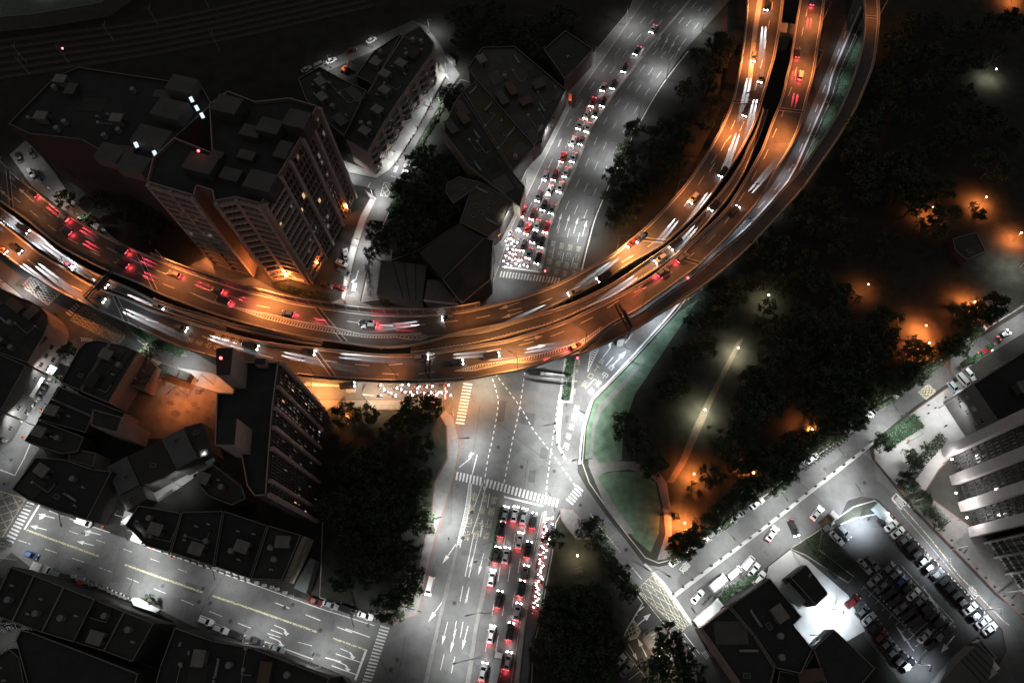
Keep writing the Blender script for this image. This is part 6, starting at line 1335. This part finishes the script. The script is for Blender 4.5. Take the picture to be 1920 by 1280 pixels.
def tree(u, v, s, label, group=None, kind=TR, z=.1, crownpx=False):
    """u,v is where the crown shows"""
    zz = 5.5*s; p = G(u, v, zz); tm = random.choice(kind)
    r = thing('tree', label, 'tree', (p.x, p.y, z), random.uniform(0, 6.28), group); r.scale = (s, s, s*random.uniform(.9, 1.1))
    child('trunk', tm[0], r); child('crown', tm[1], r)
random.seed(5)
TREES = [(282, 658, 1.05, 'round dark tree standing on the pink lit courtyard road'), (297, 690, .6, 'small tree at the corner of the maroon roof'), (305, 700, .7, 'bushy tree beside the dark container'), (785, 770, 1.45, 'largest dark tree at the lit top of the grove'), (812, 765, 1.1, 'tree touching the round grove corner, top right'), (770, 795, 1.2, 'tree just below the largest grove tree'), (745, 790, .9, 'tree left of the largest grove tree'), (645, 778, 1.1, 'tree at the top left of the grove by the tower'), (687, 775, 1.0, 'thin tree lit from below near the grove top'), (640, 752, .6, 'small kerb tree above the grove corner by the tower'), (725, 810, .9, 'sparse tree in the orange lit grove path'), (700, 850, 1.2, 'dim tree in the middle left of grove'), (790, 840, 1.1, 'dim tree on the right side of grove'),
         (762, 1095, 1.4, 'large dark tree at the lower grove corner'), (722, 1135, 1.1, 'tree overhanging the parked white saloon row end'), (740, 1150, .8, 'small tree above the red kerb corner'), (275, 1122, .75, 'small dark tree beside the long white awning'), (1110, 1000, 1.1, 'sparse leafy tree over the diagonal street kerb'), (1040, 1010, .9, 'sparse tree beside the scooter lane top'), (1138, 1040, .8, 'slim tree along the diagonal street kerb'), (1160, 1075, 1.0, 'dark tree on the diagonal street hedge line'), (1180, 1110, .8, 'small tree before the hatched box'), (1255, 1195, 1.2, 'leafy tree overlapping the hatched box corner'), (1275, 1225, 1.1, 'leafy tree below the hatched box'), (1250, 1262, 1.6, 'big black crowned tree by the stepping stones'), (1290, 1272, 1.5, 'big black crowned tree at the frame bottom'),
         (1175, 800, 1.3, 'dark tree with lit edge on the green verge'), (1195, 840, 1.3, 'tree leaning over the fork of the park path'), (1160, 795, .7, 'small lit tree at the verge edge'), (1225, 870, 1.1, 'tree above the orange clearing'), (1345, 565, .9, 'tree beside the yellowish park lamp'), (1440, 575, .9, 'small tree before the yellowish park lamp'), (1330, 800, .5, 'bush like tree by the nearer pale lamp'), (1720, 655, 1.0, 'tree glowing orange from within'), (1705, 672, .9, 'tree beside the tree glowing orange'), (1812, 585, .9, 'tree speckled with orange light near plaza'), (1865, 568, 1.2, 'dark tree over the pale street at right'), (1850, 580, 1.1, 'tree next to the plaza over the street'), (1750, 425, 1.2, 'tree above the play shelter'), (1770, 400, 1.0, 'tree behind the play shelter'), (1835, 400, .8, 'tree by the slide lamp'),
         (1740, 835, .7, 'small tree in the plaza planting strip'), (1712, 860, .8, 'second tree in the plaza planting strip'), (1725, 795, .6, 'tree at the end of green planting bed'), (1655, 830, .8, 'tree at the lower end of green planting bed'), (1700, 905, .8, 'tree by the car park street corner'), (1730, 940, .8, 'tree on the plaza slope'), (1745, 960, .7, 'lower tree on the plaza slope'), (1765, 985, .7, 'tree beside the small gate'),
         (705, 435, 1.1, 'tree shading the lane, upper one'), (712, 455, 1.2, 'tree shading the lane, middle one'), (700, 472, .9, 'tree shading the lane, lower one'), (740, 440, 1.3, 'broad dark tree east of the lane'), (775, 455, 1.3, 'broad dark tree near the gabled hall'), (765, 345, 1.1, 'dark tree with green lit grass around'), (752, 362, 1.0, 'tree by the hatched box on the lane'), (835, 185, .8, 'round black tree on the lane edge, left'), (853, 172, 1.0, 'round black tree on the lane edge, right'), (845, 192, .8, 'round black tree below the lane edge pair'), (720, 565, .7, 'small lamp lit tree by the noise barrier'),
         (70, 540, .6, 'spindly tree on the pavement by glowing cornice, first'), (33, 530, .6, 'round street tree on the pavement by glowing cornice'), (100, 590, .6, 'spindly tree on the pavement near the zebra'), (128, 660, .8, 'leafy tree on the market street'), (102, 707, .7, 'glowing green tree by the mint awning'), (77, 370, .6, 'dark tree in the pale yard'), (120, 372, 1.0, 'tree casting webbed shadow in the pale yard'), (160, 415, .9, 'tree lower in the pale yard'), (182, 435, .7, 'last tree in the pale yard')]
for u, v, s, lb in TREES: tree(u, v, s, lb, kind=TR if s > .75 else TS)
def along_px(pts, n, jit=4):
    Q = resample([Vector((u, v, 0)) for u, v in pts], n); return [(p.x+random.uniform(-jit, jit), p.y+random.uniform(-jit, jit)) for p in Q]
for i, (u, v) in enumerate(along_px([(1262, 1035), (1330, 985), (1400, 925), (1450, 905), (1500, 850), (1560, 812), (1620, 765), (1680, 722), (1730, 690), (1790, 640), (1850, 590)], 40, 6)):
    tree(u, v, random.uniform(.7, 1.1), f'{nth(i+1)} street tree from the diagonal street along the park fringe', 'street trees along the park fringe')
for i, (u, v) in enumerate(along_px([(1420, 895), (1480, 855), (1540, 810), (1600, 765), (1660, 715)], 12, 8)):
    tree(u-6, v-14, random.uniform(.7, 1.1), f'{nth(i+1)} tree in the second row behind the park fringe', 'second row behind the park fringe')
spots = []
rd = random.Random(3)
POLYD = [Vector((u, v, 0)) for u, v in ((1330, 575), (1500, 380), (1600, 250), (1660, 120), (1700, 20), (1900, 20), (1900, 350), (1760, 370), (1640, 480), (1690, 640), (1560, 760), (1440, 850), (1340, 900), (1300, 830), (1440, 650), (1370, 620), (1260, 720), (1215, 740))]
clear = [(1315, 790, 60), (1376, 670, 55), (1405, 900, 35), (1510, 815, 45), (1850, 155, 40), (1340, 740, 45), (1400, 640, 30), (1620, 560, 25)]
tries = 0
while len(spots) < 105 and tries < 6000:
    tries += 1; u = rd.uniform(1210, 1910); v = rd.uniform(10, 1000); p = Vector((u, v, 0))
    if inside(p, POLYD) and all(math.hypot(u-a, v-b) > r_ for a, b, r_ in clear) and all(math.hypot(u-a, v-b) > 24 for a, b in spots): spots.append((u, v))
spots.sort(key=lambda q: q[1])
for i, (u, v) in enumerate(spots): tree(u, v, rd.uniform(.9, 1.5), f'barely visible dark tree, {nth(i+1) if i < 89 else "very near the lower edge, "+nth(i-88)} down the unlit park', 'dark trees of the unlit park')
def scatter(poly, n, lab, grp, s0, s1, gap=16, seed=1, kind=TR):
    r_ = random.Random(seed); P = [Vector((u, v, 0)) for u, v in poly]; S = []; t = 0; xs = [p[0] for p in poly]; ys = [p[1] for p in poly]
    while len(S) < n and t < 3000:
        t += 1; u, v = r_.uniform(min(xs), max(xs)), r_.uniform(min(ys), max(ys))
        if inside(Vector((u, v, 0)), P) and all(math.hypot(u-a, v-b) > gap for a, b in S): S.append((u, v))
    S.sort(key=lambda q: q[1])
    for i, (u, v) in enumerate(S): tree(u, v, r_.uniform(s0, s1), lab.replace('#', nth(i+1)), grp, kind)
scatter([(625, 860), (800, 870), (790, 950), (760, 1060), (640, 1100)], 26, '# dim tree from the top of the unlit lower grove', 'trees of the unlit lower grove', .8, 1.3, 24, 2)
scatter([(1030, 1110), (1120, 1100), (1165, 1160), (1130, 1270), (1010, 1275)], 26, '# dim tree down the dark verge by the scooter lane', 'trees of the dark verge', .8, 1.2, 18, 4)
scatter([(775, 290), (830, 255), (880, 330), (920, 380), (850, 410), (780, 440), (745, 400)], 18, '# dark tree between the lane and the halls', 'trees between lane and halls', .8, 1.2, 17, 5)
scatter([(1165, 260), (1230, 200), (1330, 60), (1380, 60), (1370, 140), (1320, 250), (1240, 340), (1160, 420), (1120, 440), (1140, 370)], 30, '# dim tree down the wedge beside the inner elevated road', 'trees in the wedge', .7, 1.2, 20, 6)
scatter([(830, 20), (1010, 10), (1090, 40), (1080, 90), (1000, 95), (900, 85), (850, 90)], 16, '# dark tree in the top wood above the halls', 'trees of the top wood', .9, 1.3, 22, 8)
scatter([(170, 340), (270, 350), (350, 450), (330, 470), (240, 430), (180, 400)], 12, '# dim tree below the unlit apartment slab', 'trees below the apartment slab', .6, 1.0, 18, 9)
def foliage(label, name, pts, w, h, n, leaf=.4, m=LEAF, closed=None, kind=None, cat='hedge', z=.15):
    r_ = random.Random(len(label)*7); b = MB(); P = along(gp(pts, z), .5)
    for i in range(n):
        p, d = r_.choice(P); q = p+Vector((-d.y, d.x, 0))*r_.uniform(-w/2, w/2)+Vector((0, 0, r_.uniform(.1, h))); nx = Vector((r_.gauss(0, 1), r_.gauss(0, 1), r_.gauss(.8, 1))).normalized(); t = nx.orthogonal().normalized(); bt = nx.cross(t); L = leaf*r_.uniform(.6, 1.4)
        b.face([q-t*L*.5, q+bt*L*.35, q+t*L*.5, q-bt*L*.35], m)
    o = b.obj(name); chk(label); o['label'] = label; o['category'] = cat
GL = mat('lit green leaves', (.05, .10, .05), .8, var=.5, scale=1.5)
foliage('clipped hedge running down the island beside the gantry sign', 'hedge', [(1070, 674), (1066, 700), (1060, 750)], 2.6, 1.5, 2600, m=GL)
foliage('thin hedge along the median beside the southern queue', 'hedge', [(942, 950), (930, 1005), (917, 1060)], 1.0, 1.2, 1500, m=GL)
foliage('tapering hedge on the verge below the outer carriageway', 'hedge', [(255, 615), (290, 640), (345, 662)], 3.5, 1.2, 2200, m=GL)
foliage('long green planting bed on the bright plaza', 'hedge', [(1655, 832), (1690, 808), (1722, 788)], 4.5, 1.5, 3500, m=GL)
foliage('dark hedge line along the diagonal street', 'hedge', [(1098, 985), (1130, 1030), (1165, 1075), (1195, 1115)], 3.0, 1.6, 2600)
foliage('dark hedge edging the lane beside parked saloons', 'hedge', [(828, 205), (795, 262), (765, 325)], 1.8, 1.5, 2200)
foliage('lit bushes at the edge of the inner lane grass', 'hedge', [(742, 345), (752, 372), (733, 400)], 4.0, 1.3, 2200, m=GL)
foliage('narrow shrub row along the sloping plaza wall', 'hedge', [(1765, 820), (1722, 870), (1700, 900), (1740, 950), (1772, 985)], 3, 1.6, 3200)
foliage('shrub border behind the tower garden kerb', 'hedge', [(530, 538), (570, 552), (625, 558)], 2.5, 1.2, 1600)
foliage('grassy shrubs between the forecourt and the florist truck', 'hedge', [(1530, 1000), (1550, 1030), (1585, 1070)], 8, .8, 3200)
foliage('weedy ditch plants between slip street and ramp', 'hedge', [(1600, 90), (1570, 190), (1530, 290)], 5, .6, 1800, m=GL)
foliage('rough undergrowth under the verge trees by the ramp', 'hedge', [(1290, 590), (1330, 560), (1370, 530)], 8, 1.2, 2000)
# small extras
for i, (u, v) in enumerate(((1212, 1187), (1222, 1180), (1232, 1178))):
    p = G(u, v, .2); r = thing('planter', f'{nth(i+1)} small dark planter on the rounded kerb tip', 'planter', p, .6); b = MB(); b.box((0, 0, .25), (1.4, .8, .5), CONC); b.obj('box', r); b = MB(); b.box((0, 0, .6), (1.2, .6, .3), LEAF); b.obj('shrub', r)
r = thing('container', 'dark flat container on the lit courtyard road edge', 'container', G(333, 702, .1), HD(305, 690, 50, 18)); b = MB(); b.box((0, 0, 1.3), (11, 2.6, 2.6), TIND); b.obj('box', r)
for i in range(9): b2 = MB(); b2.box((-5+i*1.25, 0, 2.62), (.1, 2.5, .08), DSTEEL); b2.obj('roof_rib', r)
r = thing('dining_table_set', 'small picnic table set beside warm gravel lamp', 'table set', G(1085, 1072, .2), .3); b = MB(); b.box((0, 0, .75), (2.4, 1.0, .08), DSTEEL); b.obj('table_top', r)
for y in (-1, 1): b = MB(); b.box((0, y, .42), (2.4, .35, .06), DSTEEL); b.obj('bench', r)
r = thing('excavator', 'small orange excavator on the pale rubble yard', 'excavator', G(648, 134, .1), 1.0); b = MB(); b.box((0, 0, 1.2), (2.4, 1.8, 1.0), MC['cone orange']); b.box((.2, -.4, 2.0), (1.1, .9, .9), MC['cone orange']); b.obj('body', r)
for y in (-.9, .9): b = MB(); b.box((0, y, .4), (3.0, .45, .7), TYRE); b.obj('track', r)
b = MB(); b.tube((1, 0, 1.5), (3.2, 0, 3.2), .18, .15, MC['cone orange'], 6); b.tube((3.2, 0, 3.2), (4.4, 0, 1.2), .14, .1, MC['cone orange'], 6); b.box((4.5, 0, .9), (.6, .7, .5), DSTEEL); b.obj('arm', r)

# ------------------------------------------------------------------ worn street details, one painted cable shadow
rd = random.Random(21)
def patches(label, quads, m):
    b = MB()
    for q in quads: b.face(ccw2([G(u, v, .036) for u, v in q]), m)
    b.obj('road_patch', kind='structure')
PT = [[(935, 752), (950, 750), (945, 790), (930, 792)], [(975, 770), (1004, 776), (1000, 800), (972, 792)], [(1014, 838), (1030, 840), (1026, 860), (1012, 858)], [(993, 880), (1005, 882), (1002, 905), (990, 903)], [(1060, 778), (1067, 779), (1064, 793), (1059, 792)],
      [(350, 1090), (372, 1098), (366, 1112), (344, 1104)], [(292, 1120), (306, 1126), (302, 1138), (288, 1133)], [(592, 1222), (602, 1226), (600, 1232), (590, 1229)], [(1545, 880), (1590, 850), (1600, 862), (1556, 893)], [(1100, 1000), (1115, 1018), (1105, 1024), (1092, 1006)], [(868, 1030), (908, 1040), (906, 1050), (866, 1040)],
      [(1205, 130), (1225, 140), (1215, 158), (1196, 148)], [(1120, 280), (1140, 285), (1132, 305), (1112, 300)], [(60, 700), (75, 706), (66, 722), (50, 716)], [(140, 1048), (168, 1058), (160, 1078), (132, 1068)]]
patches('p', PT[:8], asphalt('patched asphalt', .07)); patches('p', PT[8:], asphalt('fresh asphalt', .085))
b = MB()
for a, c in (((423, 1075), (370, 1158)), ((905, 1020), (940, 1010)), ((870, 1100), (905, 1030)), ((1110, 1030), (1160, 1015)), ((700, 1200), (735, 1280)), ((760, 1190), (742, 1280)), ((900, 760), (880, 880)), ((990, 860), (975, 960)), ((1500, 905), (1560, 960)), ((930, 790), (1035, 870))):  # first strip paints a cable's cast shadow, the others are tar seams
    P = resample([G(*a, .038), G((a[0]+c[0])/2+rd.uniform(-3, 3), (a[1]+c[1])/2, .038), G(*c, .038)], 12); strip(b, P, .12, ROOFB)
b.obj('tar_seam_and_shadow', kind='structure')
mh = MB(); mh.tube((0, 0, 0), (0, 0, .03), .42, .42, DSTEEL, 14); mh.tube((0, 0, .03), (0, 0, .035), .3, .3, mat('iron lid', (.03, .03, .03), .5), 14); MH = mh.mesh('manhole_cover')
copies(MH, 'manhole_cover', [(383, 1062), (381, 1103), (373, 1128), (394, 1130), (305, 1098), (432, 1164), (148, 1065), (601, 1181), (745, 1236), (737, 1160), (733, 1255), (934, 838), (1039, 883), (978, 875), (533, 1139), (690, 1172), (549, 1133), (1547, 879), (1621, 905), (1612, 947), (1640, 952), (1535, 1030), (1174, 1030), (1098, 880), (885, 960), (868, 1008), (852, 1130), (817, 1200), (1100, 205), (1060, 300), (8, 907), (21, 862), (45, 905)], '# round iron cover down the listed streets from the side road', 'manhole cover', 'round iron covers', .03, 1.35)
# potted plants and crates at the florist and along the house fronts
pp = MB(); pp.tube((0, 0, 0), (0, 0, .35), .2, .28, BRICKR, 8)
for k in range(40):
    a = rd.uniform(0, 6.28); p = Vector((.35*math.cos(a)*rd.random(), .35*math.sin(a)*rd.random(), rd.uniform(.35, .95))); t = Vector((rd.gauss(0, 1), rd.gauss(0, 1), rd.gauss(0, 1))).normalized()*.16; bt = t.orthogonal().normalized()*.1
    pp.face([p-t, p+bt, p+t, p-bt], GL)
PPM = pp.mesh('potted_plant')
pts = [(1338+rd.uniform(0, 85)*1.0, 0) for _ in range(40)]; pts = [(u, 1142-(u-1318)*.62+rd.uniform(-8, 4)) for u, _ in pts]
copies(PPM, 'potted_plant', pts, '# potted plant among the florist stock, in planting order', 'potted plant', 'florist plants', .13, 1.5)
bx_ = MB(); bx_.box((0, 0, .3), (.9, .6, .6), SIGNW); bx_.box((0, 0, .62), (.94, .64, .05), CONC); BXM = bx_.mesh('crate')
pts = [(138+i*8.5+rd.uniform(-2, 2), 1081+i*3.3+rd.uniform(-2, 2)) for i in range(14)]
copies(BXM, 'crate', pts, '# pale crate from the tarpaulin along the tin roof side', 'crate', 'crates on the tin roof side', .05, 1.3)
pts = [(300+i*13+rd.uniform(-3, 3), 1024+i*4.8+rd.uniform(-2, 2)) for i in range(20)]
copies(BXM, 'crate', pts, '# pale crate from the van along dark house fronts', 'crate', 'crates along dark house fronts', .05, 1.2)
pts = [(12+i*5.5+rd.uniform(-2, 2), 828-i*7.6+rd.uniform(-3, 3)) for i in range(16)]
copies(BXM, 'crate', pts, '# pale crate up the market street shop fronts', 'crate', 'crates on the market street', .05, 1.3)
pts = [(1836+rd.uniform(-40, 40), 0) for i in range(16)]; pts = [(u, 690-(u-1800)*.68+rd.uniform(-6, 4)) for u, _ in pts]
copies(PPM, 'potted_plant', pts, '# potted shrub by tents on the upper park side street', 'potted plant', 'shrubs by the tents', .05, 2.2)
# pedestrians
def standing():
    V = [((0, 0, .95), .15), ((0, 0, 1.2), .14), ((0, 0, 1.4), .16), ((0, 0, 1.52), .065), ((.01, 0, 1.62), .09), ((.02, 0, 1.72), .1), ((0, .2, 1.42), .065), ((.02, .26, 1.15), .05), ((.1, .25, .92), .04), ((0, -.2, 1.42), .065), ((.02, -.26, 1.15), .05), ((.1, -.25, .92), .04),
         ((0, .1, .9), .1), ((.1, .11, .5), .075), ((.02, .11, .1), .05), ((.16, .11, .05), .045), ((0, -.1, .9), .1), ((-.06, -.11, .5), .075), ((-.18, -.11, .1), .05), ((-.06, -.11, .05), .045)]
    E = [(0, 1), (1, 2), (2, 3), (3, 4), (4, 5), (2, 6), (6, 7), (7, 8), (2, 9), (9, 10), (10, 11), (0, 12), (12, 13), (13, 14), (14, 15), (0, 16), (16, 17), (17, 18), (18, 19)]
    me = bpy.data.meshes.new('st'); me.from_pydata([v[0] for v in V], E, []); o = bpy.data.objects.new('st', me); COL.objects.link(o); o.modifiers.new('s', 'SKIN')
    if not me.skin_vertices: bpy.context.view_layer.objects.active = o; bpy.ops.mesh.customdata_skin_add()
    for i, v in enumerate(V): me.skin_vertices[0].data[i].radius = (v[1], v[1])
    me.skin_vertices[0].data[0].use_root = True; o.modifiers.new('b', 'SUBSURF').levels = 1
    m2 = bpy.data.meshes.new_from_object(o.evaluated_get(bpy.context.evaluated_depsgraph_get())); bpy.data.objects.remove(o); return m2
SM = standing(); SMM = []
for nm, m0 in RBM: m = SM.copy(); m.materials.clear(); m.materials.append(m0.materials[0]); SMM.append((nm, m))
for i, (u, v, lb) in enumerate(((997, 520, 'crossing the boulevard zebra'), (1034, 523, 'on the unlit end of the boulevard zebra'), (1104, 862, 'on the path mouth beside the crossing'), (1012, 934, 'halfway over the wide zebra'), (1624, 1106, 'walking between floodlit parked cars'), (842, 1010, 'near the kerb by the grove'), (160, 1000, 'beside the van with orange cones'), (90, 760, 'on the market street'), (985, 300, 'on the shopfront pavement'), (660, 300, 'under the round balconies'), (1770, 800, 'on the bright plaza'), (1745, 845, 'by the plaza shrubs'))):
    nm, m = SMM[i % 5]; o = bpy.data.objects.new('person', m); COL.objects.link(o); o.location = G(u, v, .13); o.rotation_euler = (0, 0, i*1.3); l = f'pedestrian in a {nm} {lb}'; chk(l); o['label'] = l; o['category'] = 'person'
    hm = HM0.copy(); hm.materials.clear(); hm.materials.append(TYRE); child('hair', hm, o, (0, 0, 1.73)).scale = (.75, .75, .75)

b = MB(); st = mat('damp dirt', (.10, .078, .062), .7, var=.3)
for (u, v, a_) in ((333, 738, 7), (345, 733, 4), (372, 735, 9), (380, 732, 6), (365, 758, 7), (372, 765, 5), (320, 755, 8), (400, 754, 4), (300, 752, 4), (318, 724, 3), (330, 775, 10), (390, 785, 5), (352, 772, 5)):
    n = 14; b.face(ccw2([G(u+a_*rd.uniform(.6, 1.1)*math.cos(6.283*i/n), v+a_*.7*rd.uniform(.6, 1.1)*math.sin(6.283*i/n), .05) for i in range(n)]), st)
b.obj('damp_patch', kind='structure')

for i, (u, v, lb) in enumerate(((1768, 868, 'added globe fill lamp at the foot of the finned block, upper'), (1775, 930, 'added globe fill lamp at the foot of the finned block, lower'), (1795, 975, 'added globe fill lamp by the small gate'))):  # globe lamps added to brighten the fins of the right hand block
    r = garden_lamp(u, v, lb, 700, (1, .96, .93), 4.5); point(r, (0, 0, 5.6), 1500, (1, .96, .93), .3)
for i, (u, v, s_) in enumerate(((1505, 822, .8), (1520, 806, .7), (1290, 1000, .8), (1270, 968, .6), (1398, 902, .8), (1415, 884, .7), (1842, 398, .8), (1826, 380, .6), (1728, 412, .7), (1806, 588, .8), (1822, 570, .7), (1716, 632, .8), (1733, 662, .7), (1610, 556, .8), (1300, 905, .6))):
    tree(u, v, s_, f'{nth(i+1)} small tree standing over an orange park lamp glow', 'small trees over the orange lamps', kind=TS)

island('pavement', [(226, 984), (234, 958), (276, 932), (330, 900), (402, 856), (410, 862), (340, 912), (286, 948), (250, 982)], CONCL, h=.08, kw=0)
awning('white glowing awning at the lower mouth of the narrow alley', [(226, 978), (246, 962), (252, 968), (234, 984)], 5, SIGNW)
awning('pale narrow awning halfway up the narrow alley', [(292, 934), (322, 916), (326, 921), (298, 940)], 6, SIGNW)
awning('small mint awning at the top of the narrow alley', [(384, 866), (400, 857), (404, 863), (390, 872)], 6, MC['mint sheet'])
for i, (u, v, P) in enumerate(((240, 972, 1500), (306, 930, 900), (342, 912, 1300), (395, 864, 1500))):
    street_lamp(u, v, 3, -2, f'{nth(i+1)} low shop lamp from the bottom of the narrow alley', P, h=7.5, arm=.8, z=.1, group='lamps in the narrow alley')
